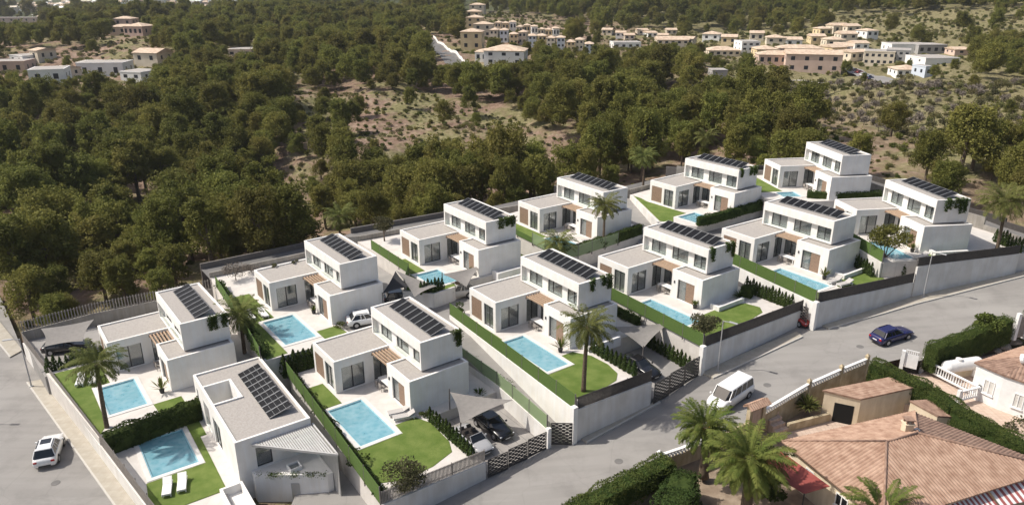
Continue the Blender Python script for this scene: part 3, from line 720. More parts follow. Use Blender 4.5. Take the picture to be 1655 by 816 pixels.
# back boundary: low white wall with the grey lane behind it
back = [L('V2',-11.1,-8.6), L('V2',-10.9,6.6), L('V3',-9.8,-8.0), L('V3',-8.7,7.7), L('V4',-7.7,7.8), L('V5',-6.6,-5.0), L('V5',-7.2,6.8), L('V6',-4.8,-9.5), L('V6',-4.6,7.5), L('V6',11.9,9.5), L('F5',4,12.6), L('F5',13.4,14.4)]
names_b = ['low white wall behind the weeds-roofed villa, next to the twiggy grey shrubs','white wall step between the second and third back villas','low white wall with the small olive tree in front of it','short white wall behind the third and fourth back villas','low white wall behind the fourth back villa before the tall palm','white wall joint behind the fifth back villa','low white wall between the fifth and last back villas','white wall behind the last back villa','white wall on the dark lane right of the last back villa','white wall along the dark lane behind the right front villa','white wall beside the right-hand palm']
for i, (a, b) in enumerate(zip(back[:-1], back[1:])):
    zz = (a.z+b.z)/2 if abs(a.z-b.z) < 1 else max(a.z, b.z)
    wall([Vector((a.x,a.y,zz)), Vector((b.x,b.y,zz))], 0.22, -7, 0.7, 'backwall', names_b[i], None)
lane_out = []
for i, p in enumerate(back):
    a = back[max(0,i-1)]; b = back[min(len(back)-1,i+1)]; d = (b-a); d.z = 0; d.normalize(); nrm = Vector((-d.y, d.x, 0)) * (1 if i < 20 else 1)
    if nrm.y < 0 and i < 6: nrm = -nrm
    lane_out.append((p+nrm*0.3, p+nrm*4.2))
mb = MB()
for (a0,a1),(b0,b1) in zip(lane_out[:-1], lane_out[1:]):
    mb.add([(a0.x,a0.y,a0.z-.15),(b0.x,b0.y,b0.z-.15),(b1.x,b1.y,b1.z-.15),(a1.x,a1.y,a1.z-.15),(a1.x,a1.y,a1.z-6),(b1.x,b1.y,b1.z-6)], [(0,1,2,3),(3,2,5,4)])
struct('back_lane', mb, M['darkroad'])
wpts = [q[1] for q in lane_out]
for i, (a, b) in enumerate(zip(wpts[:-1], wpts[1:])):
    zz = (a.z+b.z)/2 - .15
    if i in (0,2,4,6,7,8,9,10): wall([Vector((a.x,a.y,zz)), Vector((b.x,b.y,zz))], 0.3, -3, 0.75, 'slatdark' if i > 6 else 'slat', 'dark kerb wall on the far side of the back lane, section %s' % ['by the twiggy shrubs','','by the small olive tree','','near the tall palm','','behind the last villa but one','behind the last back villa','right of the last back villa','behind the right front villa','next to the right-hand palm'][i])

# driveway one: between the first and second front villas, up to the back court
def ramp(pts_lo, name='driveway', m='asphalt', depth=5):
    mb = MB(); n = len(pts_lo)
    for (a, b), (c, d) in zip(pts_lo[:-1], pts_lo[1:]):
        mb.add([a, b, d, c, a-Vector((0,0,depth)), b-Vector((0,0,depth)), d-Vector((0,0,depth)), c-Vector((0,0,depth))],
               [(0,1,2,3),(0,4,5,1),(1,5,6,2),(2,6,7,3),(3,7,4,0)])
    return struct(name, mb, M[m])
def FZ(n, x, y, z): p = L(n, x, y); p.z = z; return p
ramp([(FZ('F1',21.1,6.0,1.9), FZ('F2',19.95,-8.6,2.35)), (FZ('F1',12.4,6.8,3.4), FZ('F2',10.2,-7.98,3.6)), (FZ('F1',4,6.8,4.6), FZ('F2',2,-7.62,4.7)), (FZ('F1',-2.6,6.8,4.85), FZ('F2',-2.9,-7.4,4.85))])
court = [L('F1',-2.62,-2.0), L('F1',-2.62,6.8), L('F2',-2.92,-7.4), L('F2',-2.92,1.0), L('V3',11.5,3.0), L('V3',11.7,-3.2), L('V3',12.4,-8.9), L('V2',11.9,6.6), L('V2',11.45,4.9), L('V2',11.45,-1.3), L('V2',15.1,-1.3)]
struct('parking_paving', MB().prism([p.xy.to_tuple() for p in court], -2, 4.80), M['asphalt'])
struct('parking_paving', MB().prism([L('V2',11.4,4.9).xy.to_tuple(), L('V2',-4,6.9).xy.to_tuple(), L('V2',-10.6,6.9).xy.to_tuple(), L('V3',-9.6,-8.4).xy.to_tuple(), L('V3',5.2,-8.3).xy.to_tuple(), L('V3',9.6,-11.3).xy.to_tuple(), L('V2',11.9,6.6).xy.to_tuple()], -2, 4.78), M['parking'])
# parkings of the front row
struct('parking_paving', MB().prism([L('F1',12.41,-0.56).xy.to_tuple(), L('F1',21.0,-0.56).xy.to_tuple(), L('F1',21.15,5.9).xy.to_tuple(), L('F1',12.41,6.75).xy.to_tuple()], -3, 1.95), tiles(mat('parking boards', (0.33,0.31,0.29), 0.9, (0.27,0.255,0.24), 0.8, 4), 30.0, 0.9, 0.6, 0.03, rot=R(53)))
struct('parking_paving', MB().prism([L('F2',12.31,0.0).xy.to_tuple(), L('F2',20.4,0.0).xy.to_tuple(), L('F3',17.2,-9.0).xy.to_tuple(), L('F3',8.8,-8.0).xy.to_tuple(), L('F2',12.31,7.4).xy.to_tuple()], -3, 3.35), M['parking'])
struct('parking_paving', MB().prism([L('F2',12.31,7.4).xy.to_tuple(), L('F3',8.8,-7.9).xy.to_tuple(), L('F3',-2.6,-7.6).xy.to_tuple(), L('F2',-2.9,7.55).xy.to_tuple()], -3, 4.4), M['lawn'])
wall([FZ('F1',12.3,6.85,3.05), FZ('F1',21.1,5.95,3.05)], 0.2, -3, 0.65, 'stucco2', 'white wall between the black car and the long driveway')
screen([FZ('F1',4.5,6.9,3.7), FZ('F1',12.3,6.87,3.7), FZ('F1',21.0,5.97,3.7)], 1.35, 'see-through green mesh fence between the black car and the driveway', 'meshgreen', name='green_mesh_fence')
wall([FZ('F1',-2.5,6.9,3.6), FZ('F1',12.3,6.87,3.6)], 0.2, -3, 0.1, 'stucco2', 'low white wall under the dark end of the green mesh fence')
wall([FZ('F1',12.5,-0.45,2.6), FZ('F1',17.2,-0.6,2.6)], 0.3, -1, 0.75, 'stucco', 'low white planter wall behind the convertible')
# retaining strip of the second front villa's garden, with green screen
wall([L('F2',-2.95,-7.55), L('F2',20.0,-8.7)], 0.2, -5, 0.08, 'stucco', 'long white retaining wall under the green screen on the driveway')
screen([L('F2',-2.95,-7.56,.08), L('F2',6,-7.98,.08), L('F2',19.9,-8.68,.08)], 1.45, 'long green screen fence above the white driveway wall')
screen([L('F1',-2.7,-8.3), L('F1',8,-9.0), L('F1',20.4,-9.8)], 1.6, 'tall green screen between the mono-roof house and the oval-lawn garden')
screen([L('V2',-7.4,-8.8), L('V2',2,-9.6), L('V2',14.3,-10.9)], 1.5, 'green screen behind the palm with two white loungers beside it')
screen([L('V3',-5.6,-8.1), L('V3',5.1,-8.3), L('V3',9.6,-11.3)], 1.35, 'green screen between the dark sail and the back lawn')
wall([L('V3',5.0,-8.45), L('V3',9.7,-11.5)], 0.2, -3, -0.05, 'stucco2', 'white retaining wall right of the dark sail')
wall([L('V3',9.7,-11.45), L('V3',12.5,-9.1), L('V3',12.1,-6.0)], 0.22, -3, 0.12, 'stucco2', 'curved white retaining wall behind the silver car')
screen([L('V4',-5.9,-6.7), L('V4',2.7,-9.1), L('V4',6.5,-9.3)], 0.8, 'green edge screen of the fourth back garden')
screen([L('V4',6.6,-9.4), L('V4',12.6,-9.7), L('V4',13.9,-7.6), L('V4',13.2,0)], 1.5, 'see-through green mesh in front of the pool with palm fronds', 'meshgreen', name='green_mesh_fence')
screen([L('F3',-2.6,-7.6), L('F3',6,-8.1), L('F3',17.2,-8.8)], 1.45, 'green screen running down to the lamp post wall left of the round olive')
wall([L('F4',-2.2,-7.0), L('F4',14.9,-9.45)], 0.2, -6, 0.05, 'stucco', 'white retaining wall above the red car driveway')
screen([L('F4',-2.2,-7.0,.05), L('F4',6,-8.2,.05), L('F4',14.8,-9.42,.05)], 1.45, 'light green screen fence above the red car driveway')
screen([L('F5',-2.4,-7.7), L('F5',13.0,-8.1)], 1.4, 'green screen in the shade under the spreading pine', 'hedgegreen')
wall([L('F5',-2.4,-7.8), L('F5',13.1,-8.2)], 0.2, -6, -0.02, 'stucco2', 'white retaining wall below the spreading pine')
wall([L('V5',-5.9,-5.4), L('V5',6.4,-12.5)], 0.25, -5, 0.05, 'stucco2', 'white wall below the curved lawn with the tall palm')
# driveway two: beside the red car, up to the back row
ramp([(FZ('F3',18.3,7.0,zs(31.5)-.02), FZ('F4',14.9,-9.55,zs(34)-.02)), (FZ('F3',10,7.3,5.4), FZ('F4',6,-8.4,5.6)), (FZ('F3',-2.5,7.4,6.2), FZ('F4',-2.2,-7.1,6.3)), (FZ('F3',-8,7.4,6.5), FZ('V5',9.5,-13.2,6.6)), (FZ('V4',13.2,5.0,6.9), FZ('V5',6.4,-12.4,7.0)), (FZ('V4',4,7.8,7.2), FZ('V5',0,-8.9,7.4)), (FZ('V4',-7.0,8.2,7.5), FZ('V5',-6.2,-5.2,7.7))])
struct('parking_paving', MB().prism([L('V5',6.3,-12.3).xy.to_tuple(), L('V5',11.0,-9.8).xy.to_tuple(), L('V5',11.4,6.0).xy.to_tuple(), L('V6',9,-10.4).xy.to_tuple(), L('V6',11.3,-4).xy.to_tuple(), L('F5',-2.5,2).xy.to_tuple(), L('F5',-2.5,-7.7).xy.to_tuple(), L('F4',-2.0,7.3).xy.to_tuple(), L('F4',-2.2,-6.9).xy.to_tuple()], -2, 7.2), M['asphalt'])
struct('garden_ground', MB().prism([L('F4',-2.05,7.31).xy.to_tuple(), L('F4',13.0,7.31).xy.to_tuple(), L('F4',16.3,6.3).xy.to_tuple(), L('F5',13.15,-8.05).xy.to_tuple(), L('F5',-2.4,-7.7).xy.to_tuple()], -2, 7.38), M['lawn'])
struct('garden_ground', MB().prism([L('V6',11.45,6.6).xy.to_tuple(), L('V6',11.45,-4.9).xy.to_tuple(), L('F5',-2.45,-2).xy.to_tuple(), L('F5',-2.45,12.4).xy.to_tuple()], -2, 9.2), M['parking'])
struct('garden_ground', MB().prism([L('F3',-2.65,-7.4).xy.to_tuple(), L('F3',-2.65,7.2).xy.to_tuple(), L('F3',-8,7.2).xy.to_tuple(), L('V4',13.2,4).xy.to_tuple(), L('V4',13.8,-7.5).xy.to_tuple(), L('V4',12.6,-9.7).xy.to_tuple(), L('F2',-3,7.5).xy.to_tuple()], -2, 5.6), M['parking'])
struct('garden_ground', MB().prism([L('F2',-2.95,7.5).xy.to_tuple(), L('V4',12.6,-9.7).xy.to_tuple(), L('V4',2.7,-9.1).xy.to_tuple(), L('V4',-6,-6.7).xy.to_tuple(), L('V3',-8.6,7.9).xy.to_tuple(), L('V3',11.4,5.0).xy.to_tuple(), L('V3',11.5,3).xy.to_tuple(), L('F2',-2.95,1.0).xy.to_tuple()], -2, 4.9), M['lawn'])
near_top = [PS(u, v, .95) for u, v in [(915,812),(1000,768),(1066,735),(1102,723),(1172,692),(1233,663),(1308,619),(1360,596),(1402,579),(1458,566)]]
near_edge = [Vector((p.x, p.y, 0)) for p in near_top] + [Vector((P(1492,556,6.9).x, P(1492,556,6.9).y, 0)), Vector((P(1650,500,8.2).x, P(1650,500,8.2).y, 0))]
d0 = (near_edge[1]-near_edge[0]).normalized(); near_edge = [near_edge[0]-d0*40] + near_edge
d1 = (near_edge[-1]-near_edge[-2]).normalized(); near_edge += [near_edge[-1]+d1*40]
# ------------------------------------------------------------------ terrain
CP = [(30,560,-1.5),(200,430,-4),(350,385,-3.5),(0,400,-2.5),(100,300,-1.5),(480,345,-3.5),(600,335,-3),(700,305,-2.5),(830,290,-1),(900,268,1),(1050,255,5.0),
 (1250,225,8),(1420,240,9.5),(1600,330,8.5),(1655,420,7.5),(1500,260,9.5),(200,250,1),(350,300,-1),(500,225,3),(500,160,6),(640,220,3),(700,200,4),(700,150,8),(850,200,4),(850,150,8),(1000,180,6),(1200,170,7),
 (1400,200,8.5),(1640,200,9),(150,125,7),(60,120,6),(0,120,5),(215,66,15),(130,80,12),(320,60,14),(400,90,11),(480,100,9),(600,90,12),(700,88,11),(760,110,10),(820,105,10),(1000,110,8),
 (1280,112,7),(1450,112,8),(1640,125,9),(1150,60,10),(300,30,15),(500,20,17),(640,8,18),(100,30,2),(20,40,1),(0,70,3),(850,72,11),(1050,72,10),(420,280,0),(420,350,-3)]
CPx = np.array([list(P(u, v, z)) for u, v, z in CP] + [(-60,20,0),(-120,60,0),(60,20,5),(80,50,6),(0,10,1),(120,90,7),(-140,150,-2),(200,180,9),(-500,600,0),(-900,1200,0),(-2500,3500,0),(-1500,900,0),(300,900,26),(700,900,34),(600,1500,75),(1200,1500,80),(0,900,17),(-100,800,8),(0,1600,45),(-400,2600,10),(2500,3500,260),(600,3500,210),(-200,4500,90)])
def base_z(x, y):
    """inverse-distance terrain through the survey points (numpy arrays)"""
    x = np.asarray(x, float); y = np.asarray(y, float); sh = x.shape; x = x.ravel(); y = y.ravel()
    out = np.zeros(len(x)); CH = 20000
    sc_ = np.hypot(CPx[:,0], CPx[:,1]+20)
    for i in range(0, len(x), CH):
        dx = x[i:i+CH, None]-CPx[None, :, 0]; dy = y[i:i+CH, None]-CPx[None, :, 1]
        w = 1/((dx*dx+dy*dy)/(sc_**2)[None, :]+0.0016)**1.6
        out[i:i+CH] = (w*CPx[None, :, 2]).sum(1)/w.sum(1)
    return out.reshape(sh)
SITE = [Vector((100,66)), Vector((100,97)), Vector((70,97)), lane_out[11][1].xy, lane_out[10][1].xy, lane_out[9][1].xy, lane_out[8][1].xy, lane_out[7][1].xy, lane_out[6][1].xy, lane_out[4][1].xy, lane_out[3][1].xy, lane_out[2][1].xy, lane_out[1][1].xy, lane_out[0][1].xy,
        P(345,470,3.4).xy, P(150,508,2.9).xy, P(30,530,1.5).xy, Vector((-62,80)), Vector((-75,97)), Vector((-140,70)), Vector((-90,10)), Vector((90,10))]
def in_poly(x, y, poly):
    x = np.asarray(x, float); y = np.asarray(y, float); c = np.zeros(x.shape, bool); n = len(poly); j = n-1
    for i in range(n):
        xi, yi = poly[i][0], poly[i][1]; xj, yj = poly[j][0], poly[j][1]
        m_ = ((yi > y) != (yj > y)) & (x < (xj-xi)*(y-yi)/(yj-yi+1e-12)+xi); c ^= m_; j = i
    return c
def dist_poly(x, y, poly):
    x = np.asarray(x, float); y = np.asarray(y, float); d = np.full(x.shape, 1e9); n = len(poly)
    for i in range(n):
        ax, ay = poly[i][0], poly[i][1]; bx, by = poly[(i+1) % n][0], poly[(i+1) % n][1]
        L2 = (bx-ax)**2+(by-ay)**2+1e-12; t = np.clip(((x-ax)*(bx-ax)+(y-ay)*(by-ay))/L2, 0, 1)
        d = np.minimum(d, np.hypot(x-ax-t*(bx-ax), y-ay-t*(by-ay)))
    return d
rsn = np.random.RandomState(3)
_ph = [(rsn.uniform(0, 6.28), rsn.uniform(0, 6.28), rsn.uniform(0, 6.28)) for _ in range(14)]
def rough(x, y):
    s = 0
    for k, (a, b, c) in enumerate(_ph):
        f = 0.045*1.45**k*(1.0 if k < 9 else 0.6); am = 1.25/1.30**k
        s = s + am*np.sin(x*f*math.cos(a)+y*f*math.sin(a)+b)*np.cos(-x*f*math.sin(a)*0.9+y*f*math.cos(a)*1.1+c)
    return s
def ground_z(x, y):
    x = np.asarray(x, float); y = np.asarray(y, float)
    z = base_z(x, y); dd = dist_poly(x, y, SITE); ins = in_poly(x, y, SITE)
    zst = np.where(x > -18, 1.65+0.085*np.minimum(x, 75), 0.12)-0.7
    ey = np.interp(x, [p.x for p in near_edge], [p.y for p in near_edge])
    zst = np.where((x > near_edge[0].x) & (y < ey+0.5) & (x < 75), 0.0, zst)
    amp = np.where(ins, 0, np.clip(dd/14, 0, 1))*np.clip(1.1-0.0005*y, 0.2, 1)
    far = np.clip((y-500)/1500, 0, 1)
    z2 = z + rough(x, y)*amp*(1+6*far)
    t = np.where(ins, 1.0, np.clip(1-dd/5.0, 0, 1)); t = t*t*(3-2*t)
    return z2*(1-t)+zst*t
def gz(x, y): return float(ground_z(np.array([x]), np.array([y]))[0])

# the ground: one sheet reaching the horizon
ang = np.radians(np.linspace(-62, 62, 420)); rad = [6.0]
while rad[-1] < 9000: rad.append(rad[-1]*1.012+0.1)
rad = np.array(rad); A_, R_ = np.meshgrid(ang, rad); X_ = np.sin(A_)*R_; Y_ = np.cos(A_)*R_ - 12
Z_ = ground_z(X_, Y_); nr, na = X_.shape
me = bpy.data.meshes.new('ground'); co = np.stack([X_, Y_, Z_], 2).reshape(-1, 3).astype(np.float32)
me.vertices.add(len(co)); me.vertices.foreach_set('co', co.ravel())
ii, jj = np.meshgrid(np.arange(nr-1), np.arange(na-1), indexing='ij'); q = np.stack([ii*na+jj, ii*na+jj+1, (ii+1)*na+jj+1, (ii+1)*na+jj], 2).reshape(-1, 4)
me.loops.add(q.size); me.loops.foreach_set('vertex_index', q.ravel().astype(np.int32)); me.polygons.add(len(q))
me.polygons.foreach_set('loop_start', np.arange(0, q.size, 4, dtype=np.int32)); me.polygons.foreach_set('loop_total', np.full(len(q), 4, dtype=np.int32))
me.polygons.foreach_set('use_smooth', np.ones(len(q), bool)); me.update(calc_edges=True)
if me.polygons[100].normal.z < 0: me.flip_normals()
ground = bpy.data.objects.new('ground', me); C.objects.link(ground); ground['kind'] = 'structure'
def ground_mat():
    m = bpy.data.materials.new('dry hillside'); m.use_nodes = True; n = m.node_tree.nodes; l = m.node_tree.links; b = n['Principled BSDF']
    b.inputs['Roughness'].default_value = 1; b.inputs['Specular IOR Level'].default_value = 0.1
    tc = n.new('ShaderNodeTexCoord')
    def nz(s, d=8, r=0.6):
        q = n.new('ShaderNodeTexNoise'); q.inputs['Scale'].default_value = s; q.inputs['Detail'].default_value = d; q.inputs['Roughness'].default_value = r; l.new(tc.outputs['Object'], q.inputs[0]); return q
    def ramp_(src, stops):
        c = n.new('ShaderNodeValToRGB'); e = c.color_ramp.elements
        while len(e) < len(stops): e.new(0.5)
        for k, (p, col) in enumerate(stops): e[k].position = p; e[k].color = (*col, 1)
        l.new(src, c.inputs[0]); return c
    earth = ramp_(nz(0.35, 12, 0.75).outputs[0], [(0.30,(0.085,0.058,0.042)),(0.45,(0.20,0.135,0.098)),(0.58,(0.285,0.205,0.155)),(0.74,(0.42,0.36,0.295))])
    grass = ramp_(nz(0.8, 8).outputs[0], [(0.3,(0.10,0.10,0.042)),(0.5,(0.185,0.17,0.082)),(0.7,(0.29,0.25,0.15))])
    mk = ramp_(nz(0.06, 10, 0.7).outputs[0], [(0.46,(0,0,0)),(0.56,(1,1,1))])
    sx = n.new('ShaderNodeSeparateXYZ'); l.new(tc.outputs['Object'], sx.inputs[0]); mrx = n.new('ShaderNodeMapRange'); mrx.inputs[1].default_value = 62; mrx.inputs[2].default_value = 105; mrx.inputs[4].default_value = .85; l.new(sx.outputs[0], mrx.inputs[0])
    mm = n.new('ShaderNodeMath'); mm.operation = 'MAXIMUM'; l.new(mk.outputs[0], mm.inputs[0]); l.new(mrx.outputs[0], mm.inputs[1])
    mx = n.new('ShaderNodeMix'); mx.data_type = 'RGBA'; l.new(mm.outputs[0], mx.inputs[0]); l.new(earth.outputs[0], mx.inputs[6]); l.new(grass.outputs[0], mx.inputs[7])
    # far slopes: mostly green-grey maquis
    sp = n.new('ShaderNodeSeparateXYZ'); l.new(tc.outputs['Object'], sp.inputs[0])
    mr = n.new('ShaderNodeMapRange'); mr.inputs[1].default_value = 480; mr.inputs[2].default_value = 800; l.new(sp.outputs[1], mr.inputs[0])
    farc = ramp_(nz(0.012, 14, 0.72).outputs[0], [(0.35,(0.045,0.055,0.028)),(0.55,(0.085,0.09,0.045)),(0.66,(0.20,0.175,0.12)),(0.8,(0.30,0.26,0.19))])
    m2 = n.new('ShaderNodeMix'); m2.data_type = 'RGBA'; l.new(mr.outputs[0], m2.inputs[0]); l.new(mx.outputs[2], m2.inputs[6]); l.new(farc.outputs[0], m2.inputs[7])
    l.new(m2.outputs[2], b.inputs['Base Color'])
    bp = n.new('ShaderNodeBump'); bp.inputs['Strength'].default_value = 0.9; bp.inputs['Distance'].default_value = 0.5
    l.new(nz(0.9, 10, 0.7).outputs[0], bp.inputs['Height']); l.new(bp.outputs[0], b.inputs['Normal'])
    return m
me.materials.append(ground_mat())

# ------------------------------------------------------------------ roads
def strip(name, left, right, m, dz=0.0, up=None):
    mb = MB(); n = len(left)
    for i in range(n-1):
        a, b, c, d = left[i], right[i], right[i+1], left[i+1]
        mb.add([(p.x, p.y, p.z+dz) for p in (a,b,c,d)], [(0,1,2,3)])
    o = mb.build(name, m); 
    if o.data.polygons[0].normal.z < 0: o.data.flip_normals()
    return tag(o, kind='structure')
# street surface between the estate's wall foot and the near gardens, following zs(x)
def edge_y(x):
    for a, b in zip(near_edge[:-1], near_edge[1:]):
        if a.x <= x <= b.x: return a.y+(b.y-a.y)*(x-a.x)/(b.x-a.x)
    return near_edge[0].y if x < near_edge[0].x else near_edge[-1].y
far_edge = lambda x: min(90, max(47, 49+0.60*(x+6)))   # the estate's wall foot lies just inside this line
mb = MB(); xs_ = sorted(set([-18.0]+[float(k) for k in range(-16, 100, 3)]+[p.x for p in near_edge if -18 < p.x < 99]))
for a, b in zip(xs_[:-1], xs_[1:]):
    mb.add([(a, edge_y(a), zs(a)), (b, edge_y(b), zs(b)), (b, far_edge(b)+6, zs(b)), (a, far_edge(a)+6, zs(a))], [(0,1,2,3)])
struct('street', mb, M['asphalt'])
# left road: flat, from the lower left corner up past the estate
wd = Vector((wdir.x, wdir.y, 0)).normalized(); wnrm = Vector((wd.y, -wd.x, 0)); 
if wnrm.x > 0: wnrm = -wnrm
def LW(t, off, z=0.12): p = lw[0] + wd*t + wnrm*off; return Vector((p.x, p.y, z))
wl_len = (lw[1]-lw[0]).length
kb0 = P(44,619,0.12); kb1 = P(185,816,0.12)
mb = MB(); mb.add([(-140,8,.12),(-18,8,.12),(-18,48,.12),tuple(LW(wl_len*1.2, 0.1)),tuple(LW(-1, 0.1)),tuple(P(0,478,0.12)),tuple(P(-160,420,0.12)),(-150,110,.12)], [(0,1,2,3,4,5,6,7)]); struct('road', mb, M['asphalt'])
def sidewalk(inner, outer, z=0.15, kerb=0.14):
    """raised pavement between wall foot (inner) and kerb (outer), both lists of ground points"""
    mb = MB(); kb = MB()
    for a, b, c, d in zip(inner[:-1], outer[:-1], outer[1:], inner[1:]):
        A, B, C_, D = [Vector((p.x, p.y, p.z+z)) for p in (a,b,c,d)]
        dn = Vector((0,0,-0.5)); mb.add([A,B,C_,D,A+dn,B+dn,C_+dn,D+dn], [(0,1,2,3),(1,5,6,2),(0,4,5,1),(3,2,6,7)])
        kb.bar(b, c, kerb, -0.4, z+0.006)
    struct('sidewalk', mb, M['sidewalk']); struct('kerb', kb, M['kerb'])
kin = [LW(8.5, 0.14), LW(wl_len*1.2, 0.14)]; ko = [kb0, kb0+(kb1-kb0)*1.35]
sidewalk([P(80,612,0.12)] + [LW(14, .14), LW(wl_len*1.3, .14)], [kb0, kb0+(kb1-kb0)*0.3, kb0+(kb1-kb0)*1.4])
sidewalk([P(37,567,.12), P(0,521,.12), P(-60,455,.12)], [P(17,578,.12), P(0,557,.12), P(-90,490,.12)])
sidewalk([PS(932,706), PS(1059,637)], [PS(948,716), PS(1067,651)])
sidewalk([PS(1128,602), PS(1287,537.5)], [PS(1152,612), PS(1297,545)])
def inner_off(pts): return pts
sidewalk([PS(1318,521), PS(1411.5,500.5), PS(1470,481.8), PS(1530,468), PS(1580,457), PS(1638,443.5), PS(1700,427)],
         [PS(1339,532.5), PS(1430,507), PS(1480,492), PS(1540,477), PS(1590,464), PS(1645,450), PS(1700,436)])
M['slatgrey'] = mat('pale grey slats', (0.50,0.49,0.47), 0.6, (0.44,0.43,0.41), 2, 3)
# ------------------------------------------------------------------ mono-roof house on the lower left plot
A0 = P(311.5, 605.5, 5.2); VS['F0'] = (A0.x, A0.y, 1.1, -54.4)
def unl(n, p):
    s = VS[n]; dx, dy = p.x-s[0], p.y-s[1]; return rot2(dx, dy, -R(s[3]))
E1_ = lw[0].lerp(lw[1], 0.62)
o0 = [unl('F0', q) for q in [lw[0]+(lw[1]-lw[0])*0.60, lw[2]]]
f1l = [unl('F0', L('F1', -2.65, -8.4)), unl('F0', L('F1', 6.5, -8.95))]
v1b = [unl('F0', L('V1', 14.0, 5.0)), unl('F0', L('V1', 14.45, -1.0)), unl('F0', L('V1', 15.25, -9.0))]
plot_with_pool('F0', [o0[0], (o0[1][0], o0[1][1]), (19, -1.2), (13.49, -1.2), (13.49, f1l[1][1]+.2), f1l[1], f1l[0], v1b[0], v1b[1], v1b[2]], (2.0, 8.2, -5.8, -2.0),
    'turquoise pool with white deck and palm shadow, beside two white loungers at lower left', steps=False)
struct('garden_ground', MB().prism([L('V1',11.3,5.1).xy.to_tuple(), L('V1',10.5,7.3).xy.to_tuple(), L('V1',-7.2,7.3).xy.to_tuple(), L('V2',-10.9,-8.7).xy.to_tuple(), L('V2',14.6,-10.7).xy.to_tuple(), L('V1',14.3,5.1).xy.to_tuple()], -3, 1.2), M['darkroad'])
lawn('F0', [(-0.7,-1.6),(-0.7,-0.4),(4.3,-0.4),(4.3,-0.95),(13.4,-1.1),(13.4,-5.9),(18.5,-5.9),(18.5,-7.5),(8.75,-6.3),(8.7,-1.55),(0.9,-1.55)], sheet=.05)
def make_f0():
    s = VS['F0']; t = thing('mono_roof_house', 'white house at lower left with square roof opening and slatted white canopy', 'villa', s[:3], R(s[3]))
    LX, LY, H = 13.5, 6.35, 4.1; w = MB()
    wallX(w, 0, LX, 0, T, 0, H, [(0.7,1.25,0.5,3.0), (3.0,5.0,0.3,2.9), (6.2,8.5,0.1,2.8)])
    wallY(w, LX-T, LX, T, LY-T, -4, H, [(1.55, 2.85, 1.1, 3.0), (4.6,5.3,2.5,2.8)])
    w.box(0, LX, LY-T, LY, -4, H); w.box(0, T, T, LY-T, 0, H)
    w.box(T, LX-T, T, LY-T, 0.0, 0.1); w.box(5.6, 5.7, 2.9, LY-T, .1, 3.8); w.box(10, 10.1, T, LY-T, .1, 3.8)
    # patio void walls reach above the roof
    w.box(2.75, 6.65, 2.5, 2.72, 0.1, H-0.001); w.box(2.75, 2.97, T, 2.5, 0.1, H-0.001); w.box(6.43, 6.65, T, 2.5, 0.1, H-0.001)
    w.build('wall', M['stucco'], t)
    r = MB(); z0, z1 = 3.8, 3.96; r.box(T, 2.75, T, LY-T, z0, z1); r.box(6.65, LX-T, T, LY-T, z0, z1); r.box(2.7505, 6.6495, 2.72, LY-T, z0, z1); r.build('flat_roof', M['gravel'], t)
    MB().box(2.98, 6.42, T+.01, 2.49, 0.101, 0.13).build('patio_floor', M['terrace'], t)
    window(t, 'x', 0.7, 1.25, 0.5, 3.0, 0, -1); window(t, 'x', 6.2, 8.5, 0.1, 2.8, 0, -1, (0.5,), ((0.6,1.0),))
    window(t, 'y', 1.55, 2.85, 1.1, 3.0, LX, 1, (), ((0,0.2),))
    window(t, 'y', 4.6, 5.3, 2.5, 2.8, LX, 1)
    MB().box(3.02, 4.98, 0.05, 0.065, 0.32, 1.3).build('glass_balustrade', M['rail'], t)
    for i in range(9):
        a = 2.3+i*1.03; q = MB(); y0_, z0_, y1_, z1_ = 3.5, 4.08, 5.5, 4.62
        vs = [(a,y0_,z0_),(a+.97,y0_,z0_),(a+.97,y1_,z1_),(a,y1_,z1_),(a,y0_,z0_-.05),(a+.97,y0_,z0_-.05),(a+.97,y1_,z1_-.05),(a,y1_,z1_-.05)]
        q.add(vs, [(0,1,2,3),(7,6,5,4)], 0); q.add(vs, [(0,4,5,1),(1,5,6,2),(2,6,7,3),(3,7,4,0)], 1)
        for fx in (a, a+.925): q.beam((fx+.022, y0_, z0_+.006), (fx+.022, y1_, z1_+.006), .028, .02, 1)
        for fy in (.25, .5, .75): q.beam((a+.05, y0_+(y1_-y0_)*fy, z0_+(z1_-z0_)*fy+.002), (a+.92, y0_+(y1_-y0_)*fy, z0_+(z1_-z0_)*fy+.002), .018, .015, 1)
        q.box(a+.05, a+.10, y1_-.1, y1_-.05, 3.96, z1_-.08, 1); q.build('solar_panel', [M['panel'], M['alu']], t)
    # front canopy of white slats
    c = MB(); n = 26; zc = 3.45
    for i in range(n):
        f = i/n; y = 1.35+f*5.0; x1 = 13.75+f*5.1; c.box(LX+.003, x1, y, y+0.135, zc, zc+.05)
    c.bar((13.6,1.3,zc),(18.95,6.5,zc),0.12,-.1,.1); c.box(13.503,18.9,6.42,6.54,zc-.1,zc+.1); c.build('canopy', M['slatgrey'], t)
    q = MB()
    for i in range(22): q.box(15.1+i*0.17, 15.2+i*0.17, 6.44, 6.52, -4, zc-.101)
    q.build('slatted_screen', M['slatgrey'], t)
    # lower storey with a wedge-shaped terrace on top
    lo = MB(); lo.prism([(LX+.002,1.0),(14.2,1.0),(17.6,5.9),(17.6,6.4),(LX+.002,6.4)], -4, 1.0); lo.build('lower_storey', M['stucco'], t)
    g = MB(); g.prism([(LX+.15,1.2),(14.1,1.2),(17.35,5.9),(17.35,6.2),(LX+.15,6.2)], 1.0, 1.03); g.build('terrace_floor', M['coping'], t)
